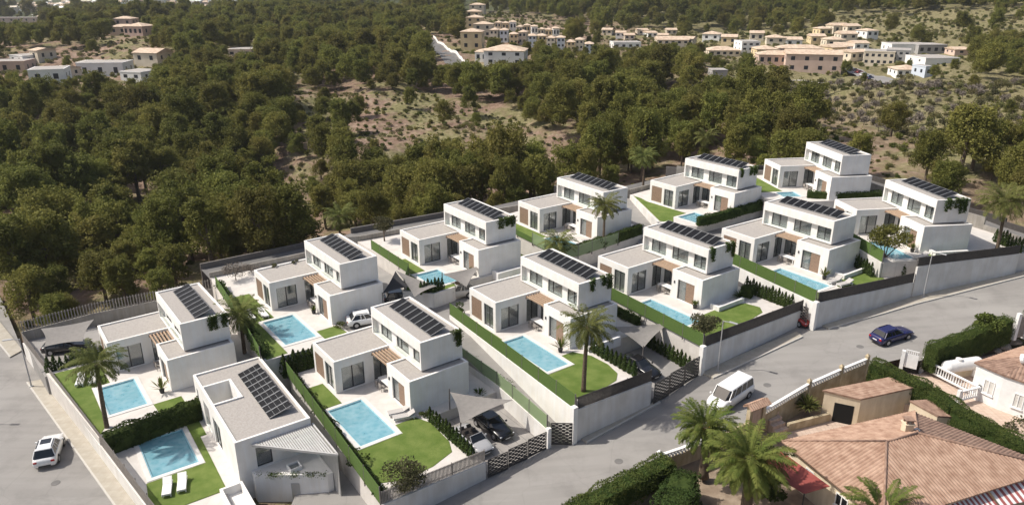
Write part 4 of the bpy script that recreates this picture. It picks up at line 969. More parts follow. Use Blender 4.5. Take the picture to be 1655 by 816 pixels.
    sk = MB(); sk.box(14.75,15.75,3.5,3.62,1.03,1.33); sk.box(14.75,15.75,4.4,4.52,1.03,1.33); sk.box(14.75,14.87,3.62,4.4,1.03,1.33); sk.box(15.63,15.75,3.62,4.4,1.03,1.33)
    sk.build('roof_light_frame', M['white'], t); MB().box(14.88,15.62,3.63,4.39,1.03,1.2).build('roof_light', M['glass'], t)
    # low open planter box at the corner
    lb = MB(); lb.box(13.7,18.5,-1.7,-1.5,-2,0.55); lb.box(13.7,18.5,-0.1,0.1,-2,0.55); lb.box(13.7,13.9,-1.5,-0.1,-2,0.55); lb.box(13.9,18.5,-1.5,-.1,-2,-.2); lb.build('entrance_parapet', M['stucco'], t)
    MB().box(LX+.002, LX+.12, 3.0, 3.2, -0.1, 0.15).build('wall_lamp', M['dark'], t)
    d = MB(); d.add([(15.9,3.38,-2.2),(16.3,3.95,-2.2),(16.3,3.95,0.2),(15.9,3.38,0.2)],[(0,1,2,3)]); d.build('door', M['alu'], t)
    # plants trailing over the terrace edge
    rs = np.random.RandomState(4); Pn = []
    for i in range(26):
        f = rs.uniform(0, 1); bx, by = 14.1+3.3*f, 1.1+4.7*f
        Pn.append(np.array([bx+.1, by, 1.0])+rs.normal(size=(30,3))*np.array([.13,.18,.13]))
    o = bpy.data.objects.new('trailing_plants', np_mesh('trailing_plants', leaf_quads(np.concatenate(Pn), .1, rs), 4, M['vine'])); C.objects.link(o); o.parent = t
make_f0()
struct('garden_ground', MB().prism([unl2 for unl2 in [L('F0',13.52,-1.2).xy.to_tuple(), L('F0',34,-1.2).xy.to_tuple(), L('F1',20.3,-9.9).xy.to_tuple(), L('F1',6.5,-9.0).xy.to_tuple(), L('F0',13.52,8.0).xy.to_tuple()]], -6, -1.9), M['terrace'])

# ------------------------------------------------------------------ shade sails
def sail(corners, sagm, m, label, poles=(), ground=None):
    c = [Vector(p) for p in corners]; o = sum(c, Vector())/len(c); base = Vector((o.x, o.y, ground)); t = thing('shade_sail', label, 'shade sail', base)
    cc = [p-base for p in c]; N = 12; mb = MB(); idx = {}; vs = []
    # triangular barycentric mesh with edges curved in and a light sag
    if len(cc) == 3:
        for i in range(N+1):
            for j in range(N+1-i):
                a, b = i/N, j/N; g = 1-a-b; p = cc[0]*a+cc[1]*b+cc[2]*g; ctr = (cc[0]+cc[1]+cc[2])/3
                e = 27*a*b*g; edge = (4*a*b+4*b*g+4*a*g)/1.34
                p = p + (ctr-p)*0.16*min(1, edge)*(1-e*0.6); p.z -= sagm*e
                idx[i,j] = len(vs); vs.append(p)
        fs = []
        for i in range(N):
            for j in range(N-i):
                fs.append((idx[i,j], idx[i+1,j], idx[i,j+1]))
                if i+j < N-1: fs.append((idx[i+1,j], idx[i+1,j+1], idx[i,j+1]))
        k = len(vs); vs2 = [v-Vector((0,0,.015)) for v in vs]; mb.add(vs, fs); mb.add(vs2, [f[::-1] for f in fs])
    else:
        for i in range(N+1):
            for j in range(N+1):
                a, b = i/N, j/N; p = (cc[0]*(1-a)+cc[1]*a)*(1-b)+(cc[3]*(1-a)+cc[2]*a)*b; ctr = sum(cc, Vector())/4
                e = 16*a*(1-a)*b*(1-b); ed = max(4*a*(1-a), 4*b*(1-b)); p = p+(ctr-p)*0.12*ed; p.z -= sagm*e; vs.append(p)
        fs = [(i*(N+1)+j, (i+1)*(N+1)+j, (i+1)*(N+1)+j+1, i*(N+1)+j+1) for i in range(N) for j in range(N)]
        mb.add(vs, fs); mb.add([v-Vector((0,0,.015)) for v in vs], [f[::-1] for f in fs])
    mb.build('cloth', M[m], t, smooth=True)
    for p, z0 in poles:
        q = Vector(p)-base; MB().tube([(q.x,q.y,z0-base.z),(q.x,q.y,q.z+.08)], 0.06, 8).build('pole', M['slat'], t)
sail([P(66,531,4.9), P(152,516,5.2), P(134,551,4.6), P(72,560,4.4)], .15, 'sail', 'grey shade sail over the car at the far left corner', [(P(72,562,4.4),2.3)], 2.3)
sail([P(727,633,4.9), P(829,646,5.0), P(744,685,4.2)], .2, 'sail', 'grey triangular sail above the convertible and the black car', [(P(726,629,5.1),2.0),(P(744.5,683,4.3),2.0)], 1.95)
sail([P(990,528,6.3), P(1083,521,6.2), P(1040,562,5.7)], .2, 'sail', 'grey triangular sail beside the tall front palm and round olive', [(P(1087,519,6.3),3.4),(P(1040,560,5.8),3.4)], 3.35)
sail([P(715,443,7.6), P(777,429,7.6), P(754,464,7.0)], .2, 'sail', 'grey triangular sail in front of the blue pool and silver car', [(P(714.5,441,7.7),4.8),(P(777.5,428,7.7),4.8)], 4.8)
sail([P(639,438,8.2), P(618,474,7.2), P(662,463,7.3)], .1, 'saildark', 'black triangular sail between two back villas', [(P(618,474,7.2),4.8)], 4.8)
sail([P(640,437,8.25), P(706,462,7.4), P(670,480,7.0)], .2, 'sail', 'pale grey sail right next to the black sail', [], 4.8)

# ------------------------------------------------------------------ street lamps
def make_lamp(label, h=5.55, arm=1.25, aim=0.0):
    t = thing('street_lamp', label, 'street lamp', group='street lamps')
    MB().tube([(0,0,-.2),(0,0,.5),(0,0,h)], [0.085,0.075,0.045], 10).build('pole', M['alu'], t)
    a = MB().beam((0,0,h-.06),(arm*0.55,0,h+.04),0.06,0.06); a.build('arm', M['alu'], t)
    q = MB().box(arm*0.5, arm*0.5+0.85, -.14, .14, h+.03, h+.11); q.build('lamp_head', M['alu'], t, bevel=.02)
    MB().box(-.15,.15,-.15,.15,-.1,.06).build('base_plate', M['alu'], t)
    return t
lp = PS(1160,599,.15); lamp0 = make_lamp('tall grey street lamp behind the white van'); lamp0.location = lp; lamp0.rotation_euler.z = R(-40)
lp2 = PS(1492,480,.15); dup(lamp0, lp2, R(-50), 'tall grey street lamp by the curved wall at the right')
lp3 = P(51,624,.27); dup(lamp0, lp3, R(200), 'grey street lamp beside the left road at the end of the white wall')
ls = P(22,685,.12); dup(lamp0, Vector((ls.x-5.6, ls.y+.2, .12)), R(0), 'street lamp left of the road, only its shadow showing')

# ------------------------------------------------------------------ cars
def paint(name, col, rough=0.25): return mat(name, col, rough, spec=0.5, coat=0.6)
M['carglass'] = mat('car window', (0.012,0.014,0.016), 0.06, spec=0.7)
M['tyre'] = mat('tyre', (0.02,0.02,0.02), 0.9); M['rim'] = mat('wheel rim', (0.45,0.45,0.46), 0.35, metal=0.7)
M['headlight'] = mat('headlight', (0.75,0.76,0.78), 0.15); M['taillight'] = mat('tail light', (0.35,0.01,0.01), 0.3)
M['plastic'] = mat('black plastic trim', (0.02,0.02,0.02), 0.6)
M['leather'] = mat('dark leather', (0.035,0.03,0.028), 0.6)
def make_car(label, col, kind='suv', cat='car', name='parked_car', group=None, pname='car paint'):
    t = thing(name, label, cat, group=group); pm = paint(pname, col)
    S = {'suv': dict(L=4.5,W=1.90,H=1.72,hood=1.02,belt=1.10,wb=2.65,r=.36,cab=(-2.0,0.95,-1.65,0.15),rear=1.02),
         'wagon': dict(L=4.7,W=1.84,H=1.48,hood=0.86,belt=0.98,wb=2.75,r=.34,cab=(-2.05,0.95,-1.6,0.1),rear=1.0),
         'hatch': dict(L=4.0,W=1.76,H=1.46,hood=0.86,belt=0.95,wb=2.5,r=.31,cab=(-1.8,1.0,-1.45,0.15),rear=.98),
         'sedan': dict(L=4.6,W=1.82,H=1.42,hood=0.86,belt=0.94,wb=2.7,r=.33,cab=(-1.75,0.95,-0.95,0.1),rear=.95),
         'conv': dict(L=4.4,W=1.80,H=1.30,hood=0.84,belt=0.92,wb=2.6,r=.33,cab=(-1.5,0.8,-1.0,0.2),rear=.92),
         'van': dict(L=5.1,W=1.95,H=1.98,hood=1.12,belt=1.18,wb=3.1,r=.34,cab=(-2.45,1.85,-2.35,1.05),rear=1.18)}[kind]
    Lh = S['L']/2; w = S['W']/2; zb = .24; c0, c1, r0, r1 = S['cab']
    if kind == 'van': st = [(-Lh,.80,.36,.95,.9),(-Lh+.06,.97,.26,1.12,1),(-Lh+.3,1,zb,S['belt'],1),(0,1,zb,S['belt'],1),(1.6,1,zb,S['belt'],1),(1.95,.99,zb,1.12,.98),(2.3,.95,zb,1.0,.95),(Lh-.08,.86,.28,.86,.9),(Lh,.72,.38,.7,.8)]
    else: st = [(-Lh,.78,.40,S['rear']-.22,.85),(-Lh+.07,.92,.28,S['rear']-.06,.92),(-Lh+.35,.98,zb,S['rear'],.98),(c0+.3,1,zb,S['belt'],1),(0,1,zb,S['belt'],1),(c1-.1,1,zb,S['belt']-.02,1),(c1+.35,.985,zb,S['hood'],.98),(Lh-.45,.95,zb,S['hood']-.09,.95),(Lh-.08,.86,.28,S['hood']-.22,.88),(Lh,.74,.38,S['hood']-.33,.8)]
    b = MB(); rings = []
    for x, ws, z0, z1, _ in st:
        ww = w*ws; zm = z0+(z1-z0)*.5
        half = [(0,z0),(ww*.8,z0),(ww*.97,z0+.1),(ww,zm),(ww*.975,z1-.12),(ww*.90,z1-.02),(ww*.6,z1+.02),(0,z1+.035)]
        rings.append([(x,y,z) for y,z in half]+[(x,-y,z) for y,z in half[-2:0:-1]])
    n = len(rings[0]); vs = [p for r_ in rings for p in r_]; fs = []
    for k in range(len(rings)-1):
        for i in range(n): fs.append((k*n+i, k*n+(i+1)%n, (k+1)*n+(i+1)%n, (k+1)*n+i))
    fs += [tuple(range(n-1,-1,-1)), tuple(range((len(rings)-1)*n, len(rings)*n))]
    b.add(vs, fs); b.build('body', pm, t, smooth=True)
    H = S['H']; zb_ = S['belt']-.04; wb_, wr = w*.90, w*.70 if kind != 'van' else w*.84
    if kind != 'conv':
        low = [(c0,wb_*.86),(c0+.12,wb_),(c1-.35,wb_),(c1,wb_*.72)]; hi = [(r0,wr*.86),(r0+.1,wr),(r1-.12,wr),(r1,wr*.8)]
        def ring(half, z): return [(x,y,z) for x,y in half]+[(x,-y,z) for x,y in half[::-1]]
        a = ring(low, zb_); c = ring([(lerp_[0], lerp_[1]) for lerp_ in hi], H-.07); g = MB(); g.add(a+c, [(i,(i+1)%8,8+(i+1)%8,8+i)[::-1] for i in range(8)]); g.build('window', M['carglass'], t)
        d = ring([(x*0.985-.0, y*.93) for x,y in hi], H); rf = MB(); c2 = ring([(x+(0.02 if x>0 else -.02), y+.015) for x,y in hi], H-.075)
        rf.add(c2+d, [(i,(i+1)%8,8+(i+1)%8,8+i)[::-1] for i in range(8)]+[tuple(range(15,7,-1))[::1], tuple(range(8))]); 
        rf.build('roof', pm, t, smooth=False, bevel=.02)
        pl = MB()
        for s_ in (1,-1):
            for (lx,ly),(hx,hy) in ((low[1],hi[1]),(low[2],hi[2])):
                pl.beam((lx,s_*(ly+.004),zb_),(hx,s_*(hy+.004),H-.08),.07,.05)
            for fx in ((.42,.62) if kind != 'van' else (.30,.52,.80)):
                lx = c0+.12+(c1-.35-c0-.12)*fx; hx = r0+.1+(r1-.12-r0-.1)*fx; pl.beam((lx,s_*(wb_+.004),zb_),(hx,s_*(wr+.004),H-.08),.07,.045)
        pl.build('window_pillar', pm, t)
        if kind in ('suv',): MB().box(-0.75,0.05,-.42,.42,H-.02,H+.012).build('sunroof', M['carglass'], t)
        if kind in ('wagon','suv'):
            for s_ in (1,-1): MB().beam((r0+.25,s_*wr*.88,H+.03),(r1-.25,s_*wr*.88,H+.03),.04,.04).build('roof_rail', M['plastic'], t)
    else:
        it = MB(); it.box(-1.35,.65,-.68,.68,.80,.965); it.build('interior', M['leather'], t)
        for x in (-.25,-1.0):
            for y in (-.36,.36):
                q = MB(); q.box(x-.1,x+.4,y-.24,y+.24,.96,1.04); q.beam((x-.12,y,1.0),(x-.28,y,1.28),.44,.12); q.build('seat', M['leather'], t, bevel=.03)
        q = MB(); q.add([(.95,.72,.93),(.95,-.72,.93),(.45,-.6,1.3),(.45,.6,1.3)],[(0,1,2,3)]); q.build('windscreen', M['carglass'], t)
        q = MB(); q.beam((.95,.74,.93),(.45,.61,1.32),.05,.05); q.beam((.95,-.74,.93),(.45,-.61,1.32),.05,.05); q.beam((.45,.61,1.32),(.45,-.61,1.32),.05,.05); q.build('windscreen_frame', pm, t)
    for sx in (1,-1):
        for sy in (1,-1):
            x = sx*S['wb']/2 - .05; r_ = S['r']; ar = MB().tube([(x,sy*(w-.06),r_+.02),(x,sy*(w+.004),r_+.02)], r_*1.17, 20); ar.build('wheel_arch', M['plastic'], t)
            wh = MB().tube([(x,sy*(w-.22),r_),(x,sy*(w+.0),r_),(x,sy*(w+.018),r_)], [r_,r_,r_*.93], 20).build('wheel', M['tyre'], t)
            MB().tube([(x,sy*(w+.005),r_),(x,sy*(w+.03),r_)], [r_*.66,r_*.6], 12).build('rim', M['rim'], wh)
    for sy in (1,-1):
        fx, fz = Lh-.16, (S['hood']-.27 if kind != 'van' else .83)
        MB().box(fx-.12,fx+.08,sy*w*.55,sy*w*.82,fz-.07,fz+.06).build('headlight', M['headlight'], t, bevel=.02)
        MB().box(-Lh-.005,-Lh+.12,sy*w*.55,sy*w*.86,S['rear']-.30,S['rear']-.13).build('tail_light', M['taillight'], t, bevel=.02)
        MB().box(c1-.35,c1-.2,sy*(w+.0),sy*(w+.17),S['belt']-.05,S['belt']+.09).build('wing_mirror', pm, t, bevel=.02)
    MB().box(Lh-.05,Lh+.012,-w*.5,w*.5,.42,.56).build('grille', M['plastic'], t); MB().box(-Lh-.012,-Lh+.05,-w*.5,w*.5,.34,.46).build('bumper_trim', M['plastic'], t)
    MB().box(Lh-.03,Lh+.02,-.26,.26,.34,.42).build('number_plate', M['white'], t); MB().box(-Lh-.02,-Lh+.03,-.26,.26,.60,.70).build('number_plate', M['white'], t)
    return t
def put(car, p, rz, pitch=0.0): car.location = p; car.rotation_euler = (0, pitch, rz); return car
sv = P(80,728,.6); put(make_car('white car with dark sunroof driving along the left road', (0.72,0.72,0.71), 'suv'), Vector((sv.x, sv.y, .12)), R(111))
vn = PS(1181,636,.8); put(make_car('white passenger van on the street in front of the lamp post', (0.74,0.74,0.73), 'van', 'van', 'white_van'), Vector((vn.x, vn.y, zs(vn.x)+.02)), R(180+40), R(4))
bl = PS(1442,540,.6); put(make_car('blue estate car on the street near the white gate', (0.012,0.012,0.075), 'wagon'), Vector((bl.x, bl.y, zs(bl.x)+.02)), R(22), R(-4))
rd = PS(1300,519,.5); put(make_car('red car half hidden beside the driveway gate', (0.30,0.02,0.015), 'hatch'), Vector((rd.x-.6, rd.y+1.0, zs(rd.x)+.02)), R(-60))
put(make_car('black car under the grey sail behind the lattice gate', (0.008,0.008,0.009), 'sedan'), L('F1',16.2,3.6,-1.0), R(-53+180+180))
put(make_car('silver open-top car with dark seats beside the row of little cypresses', (0.36,0.36,0.37), 'conv'), L('F1',17.0,0.9,-1.0), R(-53+0))
bk = P(1035,572,4.2); put(make_car('black car partly under the sail by the tall front palm', (0.01,0.01,0.012), 'sedan'), L('F2',16.0,3.2,-1.88), R(-54))
sl = P(737,470,5.6); put(make_car('silver off-road car under the sail by the back court', (0.42,0.40,0.37), 'suv'), Vector((sl.x, sl.y, 4.82)), R(200))
wc = P(589,517,5.5); put(make_car('white car behind the low wing roof of the front villa', (0.72,0.72,0.71), 'wagon'), Vector((wc.x+.3, wc.y+.6, 4.82)), R(20))
dc = P(648,480,5.4); put(make_car('dark car in the shade of the black sail', (0.012,0.012,0.014), 'hatch'), Vector((dc.x, dc.y, 4.82)), R(15))
vc = P(108,557,3.0); put(make_car('dark grey car under the sail in the far left corner', (0.035,0.032,0.032), 'wagon'), Vector((vc.x, vc.y, 2.3)), R(14))

for i, (u, v, lab) in enumerate(((1240,622,'round iron manhole cover right of the van'),(1390,560,'round iron manhole cover below the blue car'),(1000,745,'round iron manhole cover near the bottom hedge'),(150,800,'round iron manhole cover on the left road'))):
    p = PS(u, v) if i < 3 else P(u-60, v-20, .12); o = MB().tube([(0,0,.002),(0,0,.02)], .36, 20).build('manhole_cover', M['darkroad']); o.location = p; o.rotation_euler.y = math.atan(-.085) if i < 3 else 0; tag(o, lab, 'manhole cover')
# ------------------------------------------------------------------ near gardens across the street
M['cream'] = mat('cream render', (0.72,0.62,0.47), 0.9, (0.63,0.54,0.40), 0.8, 6, 0.15, 15)
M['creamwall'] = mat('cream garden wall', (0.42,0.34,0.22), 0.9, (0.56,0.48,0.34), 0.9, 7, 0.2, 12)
M['roofpink'] = mat('terracotta tiles', (0.27,0.165,0.115), 0.9, (0.42,0.285,0.21), 1.6, 14, 0, mixpos=(0.34,0.66))
M['roofdark'] = mat('weathered terracotta tiles', (0.20,0.125,0.092), 0.9, (0.33,0.22,0.165), 2.0, 12, 0)
weather(M['creamwall'], .8, 1.5, .3); weather(M['cream'], .88, 1.5, .3)
M['redsheet'] = mat('red awning sheet', (0.30,0.075,0.06), 0.7, (0.24,0.055,0.045), 1.5, 4)
M['pinkpave'] = tiles(mat('pink paving', (0.50,0.38,0.30), 0.9, (0.56,0.44,0.36), 2, 4), 0.4, 0.4, 0.8, 0.03)
M['black'] = mat('painted garage shade', (0.008,0.008,0.008), 0.9)  # near-black colour paints in the shade of the open garage
M['pipe'] = mat('awning stripe red', (0.33,0.10,0.09), 0.8)
def street_edge(i, dz): p = near_edge[i]; return Vector((p.x, p.y, zs(p.x)+dz))
# ground of the gardens, a step below the street
ge = near_edge; GZ1 = 2.1
poly1 = [(ge[0].x, ge[0].y)]+[(p.x, p.y) for p in ge[1:10]]+[(p.x,p.y) for p in ge[10:11]]+[(60,30),(40,5),(ge[0].x,5)]
struct('garden_ground', MB().prism(poly1, -1.5, lambda x, y: min(GZ1, zs(x)-.3)), M['earth'])
hl = [P(1405,580,6.9), P(1500,632,5.6), P(1600,690,5.0), P(1690,745,4.8)]           # long clipped hedge between the two gardens
GZ2 = 3.6
poly2 = [(ge[10].x, ge[10].y)]+[(p.x,p.y) for p in ge[11:]]+[(90,40),(45,30),(hl[3].x,hl[3].y),(hl[2].x,hl[2].y),(hl[1].x,hl[1].y),(hl[0].x,hl[0].y)]
struct('garden_ground', MB().prism(poly2, -1.0, GZ2), M['pinkpave'])

# tiled roofs: a plane of parallel barrel rows laid on each slope
def tile_plane(poly, downdir, m, parent, name='roof_slope', pitch=0.28, amp=0.055):
    """poly: planar 3-D polygon; rows run down the slope; corrugated mesh clipped to the polygon"""
    p = [Vector(q) for q in poly]; n = (p[1]-p[0]).cross(p[2]-p[0]).normalized()
    if n.z < 0: n = -n
    dn = Vector(downdir); dn = (dn - n*dn.dot(n)).normalized(); ac = n.cross(dn).normalized(); o = p[0]
    P2 = [((q-o).dot(ac), (q-o).dot(dn)) for q in p]
    x0 = min(q[0] for q in P2); x1 = max(q[0] for q in P2); mb = MB()
    def span(x):
        ys = []
        for i in range(len(P2)):
            a, b = P2[i], P2[(i+1) % len(P2)]
            if (a[0]-x)*(b[0]-x) <= 0 and abs(a[0]-b[0]) > 1e-9:
                ys.append(a[1]+(b[1]-a[1])*(x-a[0])/(b[0]-a[0]))
        return (min(ys), max(ys)) if len(ys) >= 2 else None
    k = 6; step = pitch/k; x = x0+1e-4; prev = None; idx = 0
    while x < x1:
        sp = span(x)
        if sp:
            h = amp*abs(math.sin(math.pi*(idx % k)/k)); rows = max(1, int((sp[1]-sp[0])/0.42)); cur = []
            a = o+ac*x+dn*sp[0]+n*h; b = o+ac*x+dn*sp[1]+n*h
            if prev: mb.add([prev[0], prev[1], b, a], [(0,1,2,3)])
            prev = (a, b)
        else: prev = None
        x += step; idx += 1
    # thin deck below the tiles
    mb.add([q-n*0.01 for q in p]+[q-n*0.14 for q in p], [tuple(range(len(p))), tuple(range(2*len(p)-1, len(p)-1, -1))]+[(i,(i+1)%len(p),len(p)+(i+1)%len(p),len(p)+i) for i in range(len(p))])
    ob = mb.build(name, M[m]); 
    if parent: ob.parent = parent
    return ob
def rel(pts, base): return [Vector(p)-Vector(base) for p in pts]
# large bungalow with a hipped tile roof
ze = 5.1; RE = [P(1262,712,ze), P(1428,846,ze), P(1712,757,ze), P(1480,667,ze)]
ra, rb = P(1433,713,6.95), P(1483,700,6.95)
bb = Vector((RE[0].x, RE[0].y, GZ1)); bt = thing('tiled_bungalow', 'large cream bungalow with a hipped terracotta tile roof in the lower right corner', 'house', bb)
E = rel(RE, bb); RA, RB = rel([ra, rb], bb)
cent = sum(E, Vector())/4
tile_plane([E[0], E[1], RA], (E[0]+E[1])/2-RA-Vector((0,0,.1)), 'roofpink', bt)
tile_plane([E[1], E[2], RB, RA], (E[1]-E[2]).cross(Vector((0,0,1)))*(-1 if (E[1]-E[2]).cross(Vector((0,0,1))).dot(cent-E[1]) > 0 else 1), 'roofpink', bt)
tile_plane([E[0], RA, RB, E[3]], (E[0]-E[3]).cross(Vector((0,0,1)))*(-1 if (E[0]-E[3]).cross(Vector((0,0,1))).dot(cent-E[0]) > 0 else 1), 'roofpink', bt)
tile_plane([E[3], RB, E[2]], (E[3]-E[2]).cross(Vector((0,0,1)))*(-1 if (E[3]-E[2]).cross(Vector((0,0,1))).dot(cent-E[3]) > 0 else 1), 'roofdark', bt)
hc = MB()
for a, b in ((RA, E[1]), (RA, E[0]), (RA, RB), (RB, E[2]), (RB, E[3])): hc.tube([a+Vector((0,0,.04)), b+Vector((0,0,.04))], 0.10, 8)
hc.build('ridge_tiles', M['roofdark'], bt, smooth=True)
I_ = [cent+(e-cent)*0.93 for e in E]; wl_ = [Vector((e.x, e.y, 0)) for e in I_]
w = MB(); topz = ze-GZ1-.15
w.prism([(e.x, e.y) for e in I_], -1.0, topz); w.build('wall', M['cream'], bt)
def wall_window(parent, a, b, f0, f1, z0, z1, out, name='window', blind=False):
    """window let onto the wall plane between ground points a and b (local), frame proud of the wall"""
    a = Vector((a.x, a.y, 0)); b = Vector((b.x, b.y, 0)); d = (b-a); u = d.normalized(); nn = Vector((-u.y, u.x, 0)); 
    if nn.dot(out) < 0: nn = -nn
    p, q = a+d*f0, a+d*f1; fr = MB(); off = nn*0.035
    fr.bar(p+off, q+off, .05, z0, z0+.09); fr.bar(p+off, q+off, .05, z1-.09, z1)
    for s_ in (0, .5, 1):
        c = p+(q-p)*s_; c0 = c-u*.045 if s_ else c; fr.bar(c0+off, c0+off+u*.08, .05, z0+.09, z1-.09)
    wn_ = fr.build(name, M['white'], parent); MB().bar(p+u*.05+nn*.006, q-u*.0+nn*.006, .008, z0+.09, z1-.09).build('glass', M['carglass' if not blind else 'curtain'], wn_)
    MB().bar(p-u*.08+nn*.06, q+u*.08+nn*.06, .16, z0-.08, z0).build('sill', M['white'], wn_)
wall_window(bt, I_[0], I_[1], .22, .31, 1.2, 2.1, E[0]+E[1]-cent*2, blind=True); wall_window(bt, I_[0], I_[1], .55, .67, 1.0, 2.1, E[0]+E[1]-cent*2)
ch = P(1465,697,6.5)-bb; q = MB(); q.box(ch.x-.32, ch.x+.32, ch.y-.32, ch.y+.32, ch.z-1.0, ch.z+.75); q.box(ch.x-.4, ch.x+.4, ch.y-.4, ch.y+.4, ch.z+.75, ch.z+.85)
cho = q.build('chimney', M['cream'], bt); q = MB()
for dx in (-.22,.22):
    for dy in (-.22,.22): q.box(ch.x+dx-.06, ch.x+dx+.06, ch.y+dy-.06, ch.y+dy+.06, ch.z+.85, ch.z+1.15)
q.box(ch.x-.36, ch.x+.36, ch.y-.36, ch.y+.36, ch.z+1.15, ch.z+1.22); q.build('chimney_cowl', M['roofdark'], cho)
sd_ = MB().tube([(ch.x+.75,ch.y-.1,ch.z+.1),(ch.x+.72,ch.y-.25,ch.z+.16)], [.26,.2], 14); sd_.build('satellite_dish', M['white'], bt)
# red sheet awning on the left wall, posts
aw = [P(1240,683,4.7), P(1276,745,4.6), P(1340,787,4.5), P(1300,716,4.75)]
aw = [P(1262,728,4.75), P(1222,750,4.3), P(1300,797,4.3), P(1341,785,4.75)]
q = MB(); al = rel(aw, bb); q.add(al+[a-Vector((0,0,.05)) for a in al], [(0,1,2,3),(7,6,5,4),(0,4,5,1),(1,5,6,2),(2,6,7,3),(3,7,4,0)]); q.build('sheet_awning', M['redsheet'], bt)
for a in al[1:3]: MB().tube([(a.x,a.y,-.3),(a.x,a.y,a.z)], .05, 8).build('awning_post', M['dark'], bt)
# two striped awnings on the near wall
for (u0,v0),(u1,v1),nm in (((1512,810),(1592,790),'a'),((1597,790),(1700,768),'b')):
    a, b = P(u0,v0,4.7)-bb, P(u1,v1,4.7)-bb; d = (b-a); outv = Vector((d.y,-d.x,0)).normalized()
    if outv.dot(E[1]-cent) < 0: outv = -outv
    q = MB(); n = 22
    for i in range(n):
        p0, p1 = a+d*(i/n), a+d*((i+1)/n); q.add([p0, p1, p1+outv*1.3-Vector((0,0,.55)), p0+outv*1.3-Vector((0,0,.55)), p0-Vector((0,0,.03)), p1-Vector((0,0,.03)), p1+outv*1.3-Vector((0,0,.58)), p0+outv*1.3-Vector((0,0,.58))], [(0,1,2,3),(7,6,5,4),(2,3,7,6)], i % 2)
    q.build('striped_awning', [M['white'], M['pipe']], bt)
# garage
def mono_house(corners, zg_, label, rm, pitch_drop, name, cat, wallm='cream', over=.2):
    """small building: corners are eave points (any heights) in order"""
    base = Vector((corners[0].x, corners[0].y, zg_)); t = thing(name, label, cat, base); c = rel(corners, base); ctr = sum(c, Vector())/len(c)
    w = MB(); ins = [ctr+(p-ctr)*0.95 for p in c]; n = len(c)
    w.add([(p.x,p.y,-1) for p in ins]+[(p.x,p.y,p.z-.16) for p in ins], [(i,(i+1)%n,n+(i+1)%n,n+i) for i in range(n)]+[tuple(range(n,2*n))]); w.build('wall', M[wallm], t)
    return t, c, ins, ctr
gc = [P(1329,630,5.15), P(1391,645,5.0), P(1496,622,5.3), P(1436,609,5.55)]
gt, c, ins, ctr = mono_house(gc, GZ1, 'cream garage with low tiled roof and open dark door, beside the clipped hedge', '', 0, 'garage', 'garage')
tile_plane(c, (c[0]+c[1]-c[2]-c[3]), 'roofpink', gt, pitch=.3, amp=.03)
d = (ins[1]-ins[0]); nn = Vector((d.y,-d.x,0)).normalized(); nn = nn if nn.dot(ins[0]-ctr) > 0 else -nn
p0, p1 = ins[0]+d*.32+nn*.01, ins[0]+d*.86+nn*.01; MB().bar(Vector((p0.x,p0.y,0)), Vector((p1.x,p1.y,0)), .02, 0, 2.0).build('door_shade_panel', M['black'], gt)  # flat strip on a closed wall, its dark colour stands for shade inside
ac_ = [P(1468,645,4.75), P(1523,674,4.45), P(1552,673,4.5), P(1503,648,4.8)]
ac_ = [P(1470,647,4.8), P(1516,672,4.5), P(1549,674,4.4), P(1500,645,4.75)]
at_, c, ins, ctr = mono_house(ac_, GZ1, 'small cream shed with dark tiled roof between garage and clipped hedge', '', 0, 'garden_shed', 'shed')
tile_plane(c, (c[1]+c[2]-c[0]-c[3]), 'roofdark', at_, pitch=.3, amp=.03)
# cream wall along the street with open blocks and posts
G2 = 'cream wall posts'
nt = [Vector((p.x, p.y, zs(p.x))) for p in near_edge]
def block_wall(i0, i1, label):
    base = nt[i0]; t = thing('open_block_wall', label, 'wall', base); w = MB(); bl_ = MB(); cp = MB()
    for a, b in zip(nt[i0:i1], nt[i0+1:i1+1]):
        a = a-base; b = b-base; w.bar(a, b, .22, -4, .42); cp.bar(a, b, .28, .90, .98)
        d = b-a; n = max(2, int(d.length/.30))
        for k in range(n):
            p = a+d*(k/n); q = a+d*((k+.42)/n); bl_.bar(p, q, .16, .421, .62)
            p = a+d*((k+.5)/n); q = a+d*((k+.92)/n); bl_.bar(p, q, .16, .64, .899)
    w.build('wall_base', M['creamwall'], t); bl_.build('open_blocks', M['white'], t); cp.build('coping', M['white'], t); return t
block_wall(3, 5, 'cream wall of open blocks behind the two big garden palms')
block_wall(6, 9, 'cream wall of open blocks beside the spiky agave, facing the van')
for i, lab in ((3,'white wall post at the hedge corner left of the garden palms'),(7,'cream wall post third from the tiled gate canopy'),(8,'cream wall post nearest the garage roof'),(9,'cream wall post where the clipped hedge starts')):
    q = MB().box(-.16,.16,-.16,.16,-4,1.25); q.add([(-.2,-.2,1.25),(.2,-.2,1.25),(.2,.2,1.25),(-.2,.2,1.25),(0,0,1.5)], [(0,1,4),(1,2,4),(2,3,4),(3,0,4),(3,2,1,0)]); o = q.build('wall_post', M['creamwall'] if i > 3 else M['white']); o.location = nt[i]; o.rotation_euler.z = R(30); tag(o, lab, 'wall post')
